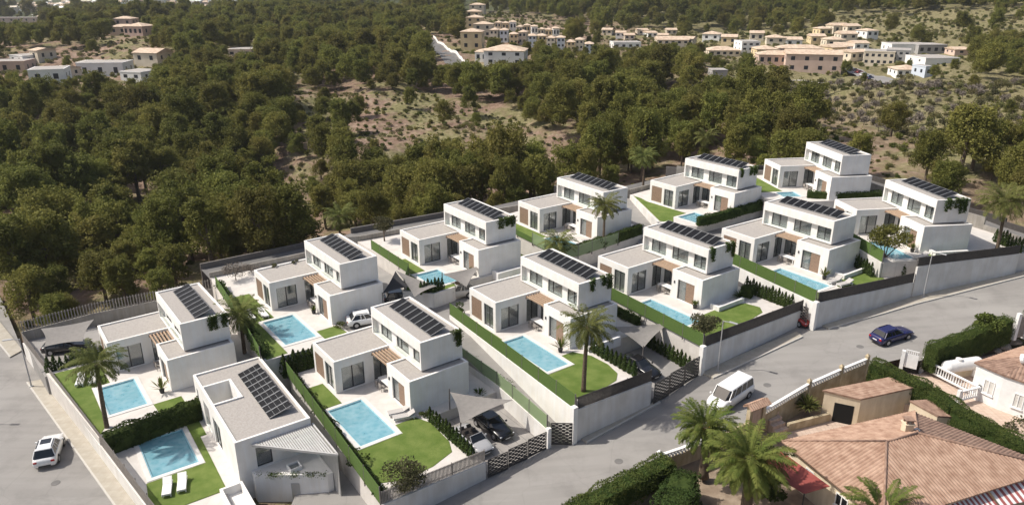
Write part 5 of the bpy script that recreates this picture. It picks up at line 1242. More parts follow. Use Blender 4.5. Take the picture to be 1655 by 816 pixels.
# gate porch with tiled canopy
gp = nt[5].lerp(nt[6], .85); dgt = (nt[6]-nt[5]).normalized(); ga = math.atan2(dgt.y, dgt.x)
t = thing('gate_porch', 'little gate porch with tiled canopy and pink door in the cream wall', 'gate', gp, ga)
MB().box(-1.15,-.8,-.2,.2,-4,1.85).build('porch_pier', M['creamwall'], t); MB().box(.5,.85,-.2,.2,-4,1.85).build('porch_pier', M['creamwall'], t)
MB().box(-.8,.5,-.05,.05,-2.2,1.7).build('door', M['pinkpave'], t)
tile_plane([(-1.35,-.55,1.85),(1.05,-.55,1.85),(1.05,0,2.2),(-1.35,0,2.2)], (0,-1,-.3), 'roofpink', t, pitch=.25); tile_plane([(-1.35,0,2.2),(1.05,0,2.2),(1.05,.55,1.85),(-1.35,.55,1.85)], (0,1,-.3), 'roofpink', t, pitch=.25)
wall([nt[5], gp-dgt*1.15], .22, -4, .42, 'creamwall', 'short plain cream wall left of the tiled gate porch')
# planter bed wall, steps and pink paving
pv = [P(1262,700,2.35), P(1330,668,2.35), P(1400,672,2.35), P(1440,700,2.35), P(1330,720,2.35)]
struct('path', MB().prism([(p.x,p.y) for p in pv], 1.5, 2.14), M['pinkpave'])
pbw = [P(1268,683,2.8), P(1330,664,2.8)]
wall([Vector((p.x,p.y,2.1)) for p in [P(1272,697,2.1), P(1338,680,2.1)]], .3, -.3, .85, 'creamwall', 'low cream bed wall in front of the spiky agave')
t = thing('garden_steps', 'four pink garden steps behind the right-hand garden palm', 'steps', P(1245,690,2.1))
for k in range(4):
    MB().box(-.3+.42*k, .12+.42*k, -.75, .75, 0, 1.5-.34*k).build('step', M['pinkpave'], t)
t.rotation_euler.z = R(-62)

# hedges
zst = lambda x, y: zs(x)
hA = [nt[0]+(nt[1]-nt[0])*.3, nt[1], nt[2], nt[3]]; offs = Vector((.5,-.9,0))
hedge([p+offs for p in hA], 1.8, lambda x, y: zs(x)-.6, 2.0, 'hedge', 'dark tall hedge along the street at the bottom edge', 'hedge', M['hedgelight'], None, .12, 150, .3, .3, 11)
hedge([nt[2]+Vector((3.2,-4.6,0)), nt[3]+Vector((1.6,-2.2,0))], 2.6, GZ1-.6, 2.4, 'hedge', 'loose dark hedge inside the garden left of the palms', 'hedge', M['hedge'], None, .13, 120, .4, .4, 12)
hl2 = [P(1412,579,6.5), P(1453,598,6.2), P(1507,620,5.9), P(1546,650,5.6), P(1660,712,5.2), P(1720,745,5.1)]
hedge(hl2, 1.7, lambda x, y: float(np.interp(x, [q.x for q in hl2], [q.z for q in hl2]))-2.95, 2.95, 'hedge', 'long clipped hedge running diagonally between garage and white house', 'hedge', M['hedgelight'], None, .085, 260, .55, .22, 13)
h2a, h2b = nt[11]+Vector((.7,-.3,0)), nt[12]+Vector((-.5,-.3,0))
hedge([h2a, h2a.lerp(h2b,.5), h2b+Vector((-1.2,-.6,0))], 1.5, lambda x, y: zs(x)-1.0, 2.9, 'hedge', 'thick clipped hedge on the street above the white gas tank', 'hedge', M['hedgelight'], None, .085, 260, .35, .2, 14)
hedge([h2b+Vector((1.5,.0,0)), h2b+Vector((7,2.0,0))], 1.8, lambda x, y: zs(x)-1.0, 3.2, 'hedge', 'clipped hedge corner at the right picture edge by the grey gate', 'hedge', M['hedgelight'], None, .09, 220, .35, .2, 15)
# white gate and walls by the hedge
g0w, g1w = nt[10]+Vector((.2,-.4,0)), nt[11]+Vector((-.4,-.4,0))
t = thing('white_gate', 'white panelled gate on the street left of the thick hedge', 'gate', g0w, math.atan2(g1w.y-g0w.y, g1w.x-g0w.x)); Lg = (g1w-g0w).length
MB().box(0,Lg,-.05,.05,-.6,.85).build('gate_panel', M['white'], t); q = MB()
for i in range(int(Lg/.18)): q.box(.05+i*.18,.13+i*.18,-.04,.04,.851,1.2)
q.box(0,Lg,-.05,.05,1.2,1.28); q.build('gate_rail', M['white'], t); MB().box(-.35,-.02,-.18,.18,-1,1.1).build('gate_post', M['white'], t)
gg = h2b+Vector((.5,-.4,0)); t = thing('garden_gate', 'narrow grey slatted gate with white posts right of the thick hedge', 'gate', Vector((gg.x,gg.y,zs(gg.x)-1)), R(15)); q = MB()
for i in range(7): q.box(-.45+i*.14,-.36+i*.14,-.03,.03,.2,2.6)
q.build('gate_slats', M['slatlight'], t)
for x in (-.75,.6): MB().box(x-.1,x+.25,-.18,.18,0,3.0).build('gate_post', M['white'], t)

# balustrade
def balustrade(a, b, label):
    t = thing('balustrade', label, 'balustrade', a, math.atan2(b.y-a.y, b.x-a.x)); Ln = math.hypot(b.x-a.x, b.y-a.y); dz = b.z-a.z
    q = MB(); q.beam((0,0,.06),(Ln,0,.06+dz),.22,.14); q.beam((0,0,.95),(Ln,0,.95+dz),.2,.12); q.build('rail', M['white'], t); s_ = MB(); n = int(Ln/.26)
    for i in range(n):
        x = (i+.5)*Ln/n; z = dz*(i+.5)/n; s_.tube([(x,0,z+.13),(x,0,z+.3),(x,0,z+.5),(x,0,z+.75),(x,0,z+.89)], [.045,.085,.05,.04,.06], 6, cap=False)
    s_.build('balusters', M['white'], t, smooth=True)
    for x, z in ((0,0),(Ln,dz)): MB().box(x-.15,x+.15,-.15,.15,z-.6,z+1.15).build('balustrade_post', M['white'], t)
bz = GZ2+.4
ba, bb2, bc_ = P(1490,594,bz), P(1580,640,bz), P(1548,648,bz)
balustrade(ba, bb2, 'long white balustrade in front of the gas tank'); balustrade(bc_, bb2+Vector((.0,.0,0)), 'short white balustrade at the foot of the white house wall')
# gas tank
tk = P(1551,591,GZ2+1.0); t = thing('gas_tank', 'white horizontal gas tank on legs beside the white house', 'gas tank', Vector((tk.x-.1, tk.y-.5, GZ2+.25)), R(14))
pts = []; rr = []
for i in range(7): a = math.pi/2*(i/6); pts.append((-1.75-.5*math.cos(a),0,1.15)); rr.append(max(.02,.62*math.sin(a)))
for i in range(7): a = math.pi/2*(1-i/6); pts.append((1.75+.5*math.cos(a),0,1.15)); rr.append(max(.02,.62*math.sin(a)))
MB().tube(pts, rr, 24).build('tank_body', M['white'], t, smooth=True); MB().tube([(-.55,0,1.65),(-.55,0,1.92)], .3, 14).build('valve_dome', M['white'], t, smooth=False, bevel=.02)
for x in (-1.2,1.2):
    for y in (-.3,.3): MB().box(x-.08,x+.08,y-.08,y+.08,-.1,.75).build('leg', M['white'], t)
# white house at the right edge
zw = 7.2; hc0 = P(1579.8,585,zw); hc1 = P(1624,600,zw-.05); 
wc_ = [hc0, P(1624,604,zw), P(1730,640,zw), P(1760,585,zw), P(1655,560,zw)]
base = Vector((hc0.x, hc0.y, GZ2)); wt = thing('white_house', 'white house with tiled roof edge and framed windows at the right picture edge', 'house', base); c = rel(wc_, base); ctr = sum(c, Vector())/5
q = MB(); q.prism([(p.x,p.y) for p in c], -1.5, zw-GZ2-.1); q.build('wall', M['white'], wt)
rr_ = [ctr+(p-ctr)*1.06 for p in c]; apex = ctr+Vector((2,1,.9))
for i in range(5):
    a, b = rr_[i], rr_[(i+1)%5]; a = Vector((a.x,a.y,zw-GZ2-.05)); b = Vector((b.x,b.y,zw-GZ2-.05)); tile_plane([a, b, apex], (a+b)/2-apex, 'roofpink' if i in (3,4) else 'roofdark', wt, pitch=.3, amp=.05)
wall_window(wt, c[0], c[1], .40, .78, 1.0, 2.4, c[0]+c[1]-ctr*2, blind=True); wall_window(wt, c[1], c[2], .22, .38, 0.8, 2.2, c[1]+c[2]-ctr*2, blind=True)
wd_ = P(1652,580,8.0)-base; MB().tube([(wd_.x,wd_.y,wd_.z),(wd_.x+.15,wd_.y-.2,wd_.z+.1)], [.5,.4], 16).build('satellite_dish', M['white'], wt)
wall([Vector((p.x,p.y,GZ2)) for p in [P(1535,612,GZ2), P(1575,604,GZ2)]], .2, -.2, .9, 'cream', 'low cream wall between gas tank and white house')
wall([Vector((p.x,p.y,1.6)) for p in [P(1555,690,3.0), P(1600,710,3.0), P(1650,745,3.0)]], .2, -.5, 1.5, 'white', 'wavy white garden wall below the clipped hedge, right of the tile roof')
# ------------------------------------------------------------------ palms
def make_palm(label, h, r, nf=38, seed=1, fruit=False, thick=0.17, droop=1.0, lean=(0,0), m='frond', name='palm_tree', leafw=0.045, nl=30, group=None, ll=.19):
    rs = np.random.RandomState(seed); t = thing(name, label, 'palm tree', group=group)
    pts = []; N = 9
    for i in range(N+1):
        f = i/N; pts.append((lean[0]*f*f, lean[1]*f*f, -.3+(h+.3)*f))
    rad = [thick*(1.35-0.45*i/N) if i else thick*1.6 for i in range(N+1)]; rad[-1] = thick*1.25
    MB().tube(pts, rad, 10).build('trunk', M['palmbark'], t, smooth=True)
    top = np.array([lean[0], lean[1], h]); V = []
    for k in range(nf):
        az = k*2.39996+rs.uniform(-.2,.2); f = k/nf; el = math.radians(78-105*f**0.9+rs.uniform(-8,8)); Ln = r*rs.uniform(.9,1.12)*(0.8+0.2*math.sin(math.pi*min(1, f+.2)))
        hd = np.array([math.cos(az), math.sin(az), 0]); S = 9; p = top+hd*thick*.6; prev = p; e = el; cur = [p]
        for s_ in range(S):
            e -= droop*math.radians(4+9*(s_/S)**1.0)*(1.0 if el > -.5 else .4); p = p+(hd*math.cos(e)+np.array([0,0,math.sin(e)]))*Ln/S; cur.append(p)
        cur = np.array(cur); side = np.array([-hd[1], hd[0], 0])
        # rachis
        for a, b in zip(cur[:-1], cur[1:]):
            w = side*0.022; V += [a-w, a+w, b+w*.7, b-w*.7]
        for j in range(nl):
            u = 0.10+0.9*j/nl; q = u*S; i0 = min(S-1, int(q)); a = cur[i0]+(cur[i0+1]-cur[i0])*(q-i0); d = (cur[i0+1]-cur[i0]); d = d/np.linalg.norm(d)
            lf = r*ll*math.sin(math.pi*min(1, .15+.85*u))**.7+.05; upn = np.cross(side, d)
            for sg in (1,-1):
                o = side*sg*0.80+d*0.62+upn*(-1 if upn[2] > 0 else 1)*rs.uniform(-.15,.45); o = o/np.linalg.norm(o)*lf*rs.uniform(.8,1.15)
                mid = a+o*.55; end = a+o+np.array([0,0,-lf*.22]); w = d*leafw
                V += [a-w*.5, mid-w, end, mid+w]
    me = np_mesh('fronds', np.array(V), 4, M[m]); o = bpy.data.objects.new('fronds', me); C.objects.link(o); o.parent = t
    if fruit:
        q = MB()
        for k in range(5):
            a = k*1.3+.4; c = top+np.array([math.cos(a)*.55, math.sin(a)*.55, -.25+rs.uniform(-.2,.2)])
            pp, _ = blob_points(rs, c, (.28,.28,.36), 60, .5); lq = leaf_quads(pp, .12, rs)
            for i in range(0, len(lq), 4): q.add([tuple(x) for x in lq[i:i+4]], [(0,1,2,3)])
        q.build('fruit_clusters', M['fruit'], t)
    return t
def plant_palm(bu, bv, bz, cu, cv, r, label, seed, **kw):
    b = P(bu, bv, bz); lo, hi = 0.5, 25
    for _ in range(40):
        m_ = (lo+hi)/2; z = bz+m_-CZ; dd = b.y*math.cos(PIT)-z*math.sin(PIT); vv = 408-F*(b.y*math.sin(PIT)+z*math.cos(PIT))/dd
        if vv > cv: lo = m_
        else: hi = m_
    z = bz+lo-CZ; dd = b.y*math.cos(PIT)-z*math.sin(PIT); uu = 827.5+F*b.x/dd; lx = (cu-uu)*dd/F
    t = make_palm(label, lo, r, lean=(lx, 0), seed=seed, **kw); t.location = b; return t
plant_palm(178,714,1.1, 156,588, 2.9, 'tall palm leaning at the left pool corner beside the white wall', 1)
plant_palm(398,590,1.2, 388,506, 3.0, 'tall palm between the two left back-row plots, beside the green screen', 2, nf=42)
plant_palm(943,632,5.25, 950,528, 2.9, 'tall palm on the front lawn next to the driveway screen', 3)
plant_palm(974,418,5.6, 978,333, 2.7, 'tall thin palm in front of the fourth back-row villa', 4, thick=.14)
plant_palm(905,438,4.9, 903,392, 2.8, 'low palm whose fronds cover a back-row pool', 5, thick=.15, nf=38)
plant_palm(1039,310,7.2, 1041,255, 2.8, 'tall palm at the left end of the curved lawn', 6, thick=.15)
plant_palm(1139,262,7.5, 1142,222, 2.9, 'palm among the pines behind the fifth back villa', 7)
plant_palm(550,400,-2.0, 550,350, 3.4, 'broad palm standing among the pines behind the second villa', 8, nf=50)
plant_palm(1611,404,9.3, 1626,325, 3.6, 'tall palm at the right end of the estate beside the dark lane', 9, nf=56)
K = dict(m='frondg', leafw=.05, nl=44, ll=.15)
plant_palm(1137,765,2.1, 1140,690, 2.9, 'big garden palm with orange fruit beside the open block wall', 21, nf=58, fruit=True, thick=.3, **K)
plant_palm(1205,828,2.1, 1212,742, 3.6, 'largest garden palm with orange fruit left of the tiled bungalow', 22, nf=72, fruit=True, thick=.34, **K)
plant_palm(1432,880,2.1, 1428,828, 3.2, 'palm cut by the bottom picture edge before the tiled roof', 23, nf=40, thick=.3, **K)
def spiky(label, p, r, n=60, seed=1, name='spiky_plant', cat='plant', h=0.2, m='frond'):
    rs = np.random.RandomState(seed); t = thing(name, label, cat, p); V = []
    for k in range(n):
        az = rs.uniform(0, 6.28); el = math.radians(rs.uniform(5, 85)); d = np.array([math.cos(az)*math.cos(el), math.sin(az)*math.cos(el), math.sin(el)]); s_ = np.array([-math.sin(az), math.cos(az), 0])
        a = np.array([0,0,h]); ln = r*rs.uniform(.8,1.1); b = a+d*ln*.5; c = a+d*ln+np.array([0,0,-.12*ln]); w = .06*max(.6, r); V += [a-s_*w*.4, b-s_*w, c, b+s_*w, ]
    o = bpy.data.objects.new('leaves', np_mesh('leaves', np.array(V), 4, M[m])); C.objects.link(o); o.parent = t
    MB().tube([(0,0,-.2),(0,0,h)], [.08,.06], 8).build('stem', M['palmbark'], t); return t
spiky('spiky green agave behind the low cream bed wall', P(1303,663,2.9), 1.5, 130, 31, h=.4)
spiky('dark spiky plant by the cream wall near the porch', P(1217,692,2.3), 1.3, 100, 32, h=.5)
spiky('dark spiky plant under the see-through fence by the second villa wall', L('F1',11.6,5.3,-.6), 1.0, 70, 33, h=.3, m='vine')
spiky('dark spiky bush beside the blank wall of the round-olive villa', L('F3',11.8,3.9), 1.0, 70, 34, h=.3, m='vine')

def leafy(label, p, crown, r3, n, m, leaf, seed, name='olive_tree', cat='tree', trunk=.12, lobes=9, group=None, branches=5):
    rs = np.random.RandomState(seed); t = thing(name, label, cat, p, 0, group); c = np.array(crown); P_, N_ = [], []
    mb = MB(); mb.tube([(0,0,-.2),(c[0]*.3,c[1]*.3,c[2]*.45)], [trunk, trunk*.7], 8)
    for k in range(lobes):
        d = rs.normal(size=3); d /= np.linalg.norm(d); cc = c+d*np.array(r3)*.62; rr = np.array(r3)*rs.uniform(.38,.55)
        a, b = blob_points(rs, cc, rr, n//lobes, .5); P_.append(a); N_.append(b)
        if k < branches: mb.tube([(c[0]*.3,c[1]*.3,c[2]*.42), tuple(cc*.6+c*.15), tuple(cc)], [trunk*.55, trunk*.4, trunk*.15], 6)
    mb.build('trunk', M['bark'], t)
    o = bpy.data.objects.new('crown', np_mesh('crown', leaf_quads(np.concatenate(P_), leaf, rs, np.concatenate(N_), .35), 4, M[m])); C.objects.link(o); o.parent = t; return t
leafy('round olive tree on the lawn beside the narrow pool, behind the lamp post', P(1137,548,6.07), (0,0,2.0), (1.7,1.6,.95), 2600, 'olive', .17, 41, lobes=14)
leafy('small olive tree on pale gravel behind the second back-row villa', L('V3',-7.6,-5.2), (0,0,2.6), (1.8,1.6,.9), 2200, 'olive', .18, 42, lobes=12)
leafy('big loose olive bush at the corner of the oval lawn', P(650,790,3.0), (0,0,1.35), (1.85,1.6,1.25), 3000, 'olive', .15, 43, 'olive_bush', 'bush', .08, 16)
leafy('bare grey twiggy shrub on gravel at the second back plot', L('V2',-8.2,-6.2), (0,0,1.4), (1.7,1.4,1.0), 1500, 'bare', .12, 44, 'twiggy_shrub', 'bush', .07, 10)
leafy('lower grey twiggy shrub beside the larger one by the back lane', L('V2',-9.4,-3.8), (0,0,.8), (1.2,1.2,.6), 800, 'bare', .12, 45, 'twiggy_shrub', 'bush', .05, 6)
leafy('spreading pine with open crown between two front villas', P(1424,441,7.4), (.4,0,4.6), (2.5,2.2,1.5), 3600, 'pine', .20, 46, 'pine_tree', 'tree', .13, 18)
leafy('yellow-green tree with forked bare trunks behind the gas tank', P(1583,580,3.6), (0,0,4.1), (1.4,1.2,1.0), 1700, 'shrub', .22, 47, 'garden_tree', 'tree', .11, 9)
leafy('round green bush at the right edge, at the foot of the hedge', P(1645,712,2.4), (0,0,1.2), (1.5,1.4,1.2), 1500, 'olive', .2, 48, 'garden_bush', 'bush', .06, 8)
leafy('dark leafy plants at the base of the two big garden palms', P(1245,800,2.1), (0,0,.9), (1.9,1.5,.9), 1500, 'hedge', .24, 49, 'garden_bush', 'bush', .05, 9)
leafy('light green low shrub at the corner of the oval lawn', L('F1',11.9,-.9), (0,0,.35), (.6,.5,.35), 500, 'shrub', .1, 50, 'garden_shrub', 'bush', .03, 5)
leafy('low green shrubs by the white car in the back court', L('V2',12.2,-1.5), (0,0,.35), (.8,.6,.35), 500, 'shrub', .1, 51, 'garden_shrub', 'bush', .03, 5)
leafy('dark bush beside the tall palm at the curved lawn', P(1062,312,7.9), (0,0,1.0), (1.2,1.1,1.0), 900, 'hedge', .16, 52, 'garden_bush', 'bush', .05, 7)
leafy('leafy dark green bush at the sail end of the driveway wall', L('F2',-2.6,-6.9), (0,0,.8), (1.0,.8,.7), 800, 'hedge', .16, 53, 'garden_bush', 'bush', .05, 7)
# leafless grey tree
t = thing('bare_tree', 'leafless pruned grey tree near the grey gate', 'tree', P(1618,552,4.6)); mb = MB()
for a in ((-.5,.2,1.6),(-.2,.3,2.4),(.9,.4,2.1),(1.5,.2,2.6),(.6,-.1,1.2)): mb.tube([(0,0,-.2),(a[0]*.4,a[1]*.4,a[2]*.35),a], [.14,.10,.05], 7)
mb.build('trunk', M['bare'], t)
for k, (u, v, w_) in enumerate(((1600,548,1.5),(1625,560,1.2),(1612,566,.9),(1640,552,1.3))):
    rs = np.random.RandomState(70+k); q = MB(); bmv = bmesh_pts = None
    import bmesh
    bm = bmesh.new(); bmesh.ops.create_icosphere(bm, subdivisions=2, radius=w_*.5)
    for vv in bm.verts: vv.co *= 1+.35*noise.noise(vv.co*1.7+Vector((k*5,0,0))); vv.co.z *= .55
    me = bpy.data.meshes.new('rock'); bm.to_mesh(me); bm.free(); me.materials.append(M['rock']); o = bpy.data.objects.new('garden_rock', me); C.objects.link(o); o.location = P(u,v,4.0)
    tag(o, ['pale garden rock nearest the forked yellow-green tree','pale garden rock under the leafless tree','smallest pale garden rock in the dark bed','pale garden rock next to the grey gate'][k], 'rock')

# ------------------------------------------------------------------ hedges and shrub rows of the estate
shrub_row('F1', (12.95,-1.0), (19.7,-1.05), 13, 0.0, 'little cypress in the row beside the open-top car', 'cypress row beside the open-top car', .95)
shrub_row('F2', (13.0,-.35), (18.6,-.35), 10, 0.0, 'little cypress in the row by the front palm lawn', 'cypress row by the front palm lawn', .95)
shrub_row('F3', (10.9,6.3), (16.9,6.3), 15, 0.0, 'little cypress in the row behind the round-olive garden', 'cypress row behind the round-olive garden', 1.05)
shrub_row('F3', (9.4,-9.0), (16.9,-9.6), 14, -2.68, 'little cypress in the row below the green screen, by the lattice gate', 'cypress row below the green screen by the lattice gate', 1.0)
shrub_row('F1', (-3.1,-8.4), (-3.0,-3.7), 10, -0.2, 'tall little cypress in the row at the end of the second back pool', 'cypress row at the end of the second back pool', 1.45)
shrub_row('V1', (-0.95,-10.9), (-0.9,-5.4), 11, -.35, 'little cypress in the row beside the car under the left sail', 'cypress row beside the left sail car', 1.05)
shrub_row('V3', (11.4,-10.1), (11.95,-7.6), 7, 0.0, 'little cypress in the row of seven before the silver car', 'row of seven cypresses before the silver car', 1.0)
shrub_row('F5', (8.6,10.4), (12.6,10.4), 9, 0.0, 'little cypress in the row beside the right-hand palm', 'cypress row beside the right-hand palm', 1.1)
shrub_row('F4', (8.6,7.0), (15.9,6.0), 14, 0.0, 'little cypress in the row right of the grey loungers', 'cypress row right of the grey loungers', 1.0)
shrub_row('F5', (6.0,-8.9), (12.6,-9.0), 13, -1.9, 'little cypress in the row below the spreading pine', 'cypress row below the spreading pine', 1.0)
LZ = lambda n, x, y: L(n, x, y)
hedge([L('V1',15.75,-8.6), L('V1',15.1,-3.5), L('V1',14.75,-.4)], 1.15, 1.1, 2.15, 'hedge', 'thick dark hedge between the two left pools', 'hedge', M['hedge'], None, .17, 85, .35, .2, 61)
hedge([L('V4',12.5,-9.2), L('V4',13.45,-7.5), L('V4',13.0,-2), L('V4',12.2,5.2)], .8, 7.29, 1.5, 'hedge', 'hedge in front of the fourth back villa, behind the thin palm', 'hedge', M['hedge'], None, .15, 85, .3, .2, 62)
hedge([L('V5',10.8,-9.4), L('V5',11.35,-7), L('V5',11.3,0), L('V5',11.6,5.9)], .8, 8.36, 1.45, 'hedge', 'curved hedge below the wedge pool of the fifth back villa', 'hedge', M['hedge'], None, .15, 85, .3, .2, 63)
hedge([L('V6',9.3,-4.2), L('V6',10.9,0), L('V6',11.3,6.0)], .8, 10.0, 1.5, 'hedge', 'hedge in front of the last back-row villa', 'hedge', M['hedge'], None, .15, 80, .3, .2, 64)
hedge([L('F3',-3.0,-8.5), L('F3',2,-8.7), L('F3',8.4,-9.0)], 1.1, 4.4, 1.7, 'hedge', 'dark shaded hedge between the second front villa and the green screen', 'hedge', M['hedge'], None, .17, 70, .3, .2, 65)
hedge([L('F4',-2.6,-8.0), L('F4',-2.9,5)], .9, 7.2, 1.4, 'hedge', 'dark hedge behind the low wing of the red-car villa', 'hedge', M['hedge'], None, .16, 70, .3, .2, 66)
hedge([L('F1',-2.2,-7.85), L('F1',8,-8.45), L('F1',20.1,-9.25)], .55, 3.0, .55, 'border_planting', 'low leafy border along the tall green screen of the oval-lawn garden', 'border plants', M['hedge'], None, .17, 60, 0, .5, 67)
hedge([L('V2',-7.0,-8.45), L('V2',2,-9.2), L('V2',14.0,-10.4)], .6, 4.95, 1.0, 'border_planting', 'leafy border along the green screen behind the left-hand palm', 'border plants', M['hedge'], None, .17, 55, 0, .4, 68)
hedge([L('F3',11.3,4.9), L('F3',12.4,5.3)], .9, 6.07, 1.3, 'garden_bush', 'dense bush at the back corner of the round-olive villa', 'bush', M['hedge'], None, .15, 90, .5, .4, 69)
hedge([L('F1',14,7.6), L('F1',3,7.9)], .35, 3.7, .35, 'border_planting', 'thin strip of weeds along the long driveway edge', 'border plants', M['hedge'], None, .12, 30, 0, .5, 72)
hedge([L('F0',19,7.6), L('F0',14.2,7.3)], .8, -1.9, 1.2, 'hedge', 'dark planting in the narrow gap beside the slatted white canopy', 'hedge', M['hedge'], None, .17, 60, .3, .4, 73)

# hanging plants on the blank end walls
def vine(n, y0, y1, drop, label, seed, strands=None):
    rs = np.random.RandomState(seed); base = L(n, 9.93, (y0+y1)/2, ZT); t = []
    P_ = []
    k = strands or max(2, int((y1-y0)/.22))
    for i in range(k):
        y = rs.uniform(y0, y1)-(y0+y1)/2; dr = drop*rs.uniform(.6,1.0); m_ = int(150*dr)
        zz = -rs.uniform(0, 1, m_)**1.0*dr; w = .19*(1-.4*(-zz/dr))
        P_.append(np.stack([.08+rs.uniform(0,.16,m_), y+rs.normal(size=m_)*w, .05+zz], 1))
    P_.append(np.stack([rs.uniform(-.25,.2,90), rs.uniform(y0,y1,90)-(y0+y1)/2, rs.uniform(-.05,.2,90)], 1))
    o = bpy.data.objects.new('hanging_plant', np_mesh('hanging_plant', leaf_quads(np.concatenate(P_), .14, rs), 4, M['vine'])); C.objects.link(o)
    o.location = base; o.rotation_euler.z = R(VS[n][3]); tag(o, label, 'hanging plant', 'plants hanging from the villa roofs')
for i, (n, y0, y1, dr, lab) in enumerate([('F1',3.3,4.0,1.0,'short hanging plant on the oval-lawn villa wall'),('F1',4.0,4.5,1.7,'long hanging plant at the back corner of the oval-lawn villa'),
    ('F2',1.7,2.2,1.7,'slim hanging plant mid-wall behind the front palm'),('F2',2.9,3.5,1.2,'short hanging plant on the wall behind the front palm'),('F2',3.8,4.4,1.8,'long hanging plant at the back corner behind the front palm'),
    ('F3',.35,.75,1.9,'slim hanging plant at the front corner of the round-olive villa'),('F3',3.0,3.5,1.2,'short hanging plant on the round-olive villa'),('F3',3.8,4.4,2.0,'long hanging plant at the back corner of the round-olive villa'),
    ('V3',1.9,2.5,1.3,'left of three hanging plants on the third back villa'),('V3',2.7,3.4,1.2,'middle of three hanging plants on the third back villa'),('V3',3.6,4.3,1.3,'right of three hanging plants on the third back villa'),
    ('V5',.3,.8,1.3,'hanging plant at the front corner of the curved-lawn villa'),('V5',2.6,3.2,1.2,'hanging plant mid-wall of the curved-lawn villa'),('V5',3.5,4.2,1.3,'hanging plant at the back corner of the curved-lawn villa'),
    ('F5',1.3,1.9,2.0,'long hanging plant, first of three on the rightmost villa'),('F5',2.4,3.0,1.4,'short hanging plant, middle of three on the rightmost villa'),('F5',3.2,3.9,2.0,'long hanging plant, last of three on the rightmost villa'),
    ('V1',2.6,4.4,1.6,'broad hanging plant on the leftmost back villa beside the palm')]): vine(n, y0, y1, dr, lab, 200+i)
# weeds on the edge of one low roof
for k, x in enumerate((-1.0, .5, 2.0)):
    p = L('V2', -1.2, 4.0, 3.3); q = L('V2', x-.4, 4.2-.0, 3.35)
    leafy(['green tuft at the far left of the low roof edge','green tuft in the middle of the low roof edge','green tuft nearest the upper storey on the low roof'][k], L('V2', -1.35, -3.5+k*2.6, 3.3), (0,0,.18), (.35,.7,.18), 300, 'olive', .12, 80+k, 'roof_tuft', 'plant', .02, 4)

# ------------------------------------------------------------------ garden furniture
def make_lounger(m='cushion', label='', group=None):
    t = thing('sun_lounger', label, 'sun lounger', group=group)
    f = MB(); f.box(-1.0,1.0,-.36,.36,.22,.28)
    f.build('frame', M['white'], t)
    for x in (-.85,.85):
        for y in (-.3,.3): MB().box(x-.04,x+.04,y-.04,y+.04,0,.22).build('leg', M['white'], t)
    q = MB(); q.box(-1.0,.35,-.35,.35,.281,.38); q.build('cushion', M[m], t, bevel=.03)
    q = MB(); q.add([(.37,-.35,.29),(.37,.35,.29),(1.02,.35,.62),(1.02,-.35,.62),(.34,-.35,.38),(.34,.35,.38),(.97,.35,.72),(.97,-.35,.72)], [(0,1,2,3),(7,6,5,4),(0,4,5,1),(1,5,6,2),(2,6,7,3),(3,7,4,0)]); q.build('backrest', M[m], t, bevel=.02)
    return t
M['greycush'] = mat('grey cushion', (0.42,0.40,0.38), .9)
lw_ = make_lounger('cushion', 'white sun lounger left of the pair on the lowest lawn', 'white sun loungers'); lg_ = make_lounger('greycush', 'grey sun lounger nearest the terrace by the long pool', 'grey sun loungers')
a = P(271,792,1.15); lw_.location = a; lw_.rotation_euler.z = R(110)
p_ = P(295,785,1.15); dup(lw_, p_, R(110), 'white sun lounger right of the pair on the lowest lawn')
dup(lw_, P(131,618,2.68), R(110), 'white sun lounger left of the pair behind the leaning palm'); dup(lw_, P(152,615,2.68), R(108), 'white sun lounger right of the pair behind the leaning palm')
dup(lw_, P(405,514,4.98), R(125), 'white sun lounger left of the pair by the second back pool'); dup(lw_, P(426,510,4.98), R(125), 'white sun lounger right of the pair by the second back pool')
lg_.location = L('F1', 11.2,-2.7, .02); lg_.rotation_euler.z = R(20); dup(lg_, L('F1', 10.2,-2.7,.02), R(22), 'grey sun lounger further from the oval lawn by the long pool')
dup(lg_, L('F4', 12.6,-2.6,.03), R(30), 'grey sun lounger left of the pair by the red-car villa'); dup(lg_, L('F4', 13.8,-2.4,.03), R(25), 'grey sun lounger right of the pair by the red-car villa')
dup(lg_, L('V4', 10.6,-2.9,.03), R(15), 'grey sun lounger by the back pool behind the palm fronds')
dup(lg_, L('F5', 12.6,-2.8,.03), R(25), 'pale sun lounger under the street wall at the right front villa')
def make_table(label):
    t = thing('dining_table', label, 'dining table', group='white dining tables on the terraces')
    MB().box(-1.1,1.1,-.45,.45,.70,.76).build('tabletop', M['white'], t)
    for x in (-.95,.95):
        for y in (-.35,.35): MB().box(x-.04,x+.04,y-.04,y+.04,0,.699).build('leg', M['white'], t)
    return t
def make_chair(label):
    t = thing('garden_chair', label, 'chair', group='garden chairs at the dining tables')
    MB().box(-.23,.23,-.23,.23,.42,.47).build('seat', M['slatlight'], t); MB().box(-.23,.23,.19,.23,.471,.85).build('backrest', M['slatlight'], t)
    for x in (-.2,.2):
        for y in (-.2,.18): MB().box(x-.02,x+.02,y-.02,y+.02,0,.419).build('leg', M['slatlight'], t)
    return t
tb0 = None; ch0 = None
TL = {'V1':'the leftmost back villa','V2':'the second back villa','V3':'the third back villa','V4':'the villa behind the thin palm','V5':'the curved-lawn villa','V6':'the last back villa','F1':'the oval-lawn villa','F2':'the front palm villa','F3':'the round-olive villa','F4':'the red-car villa'}
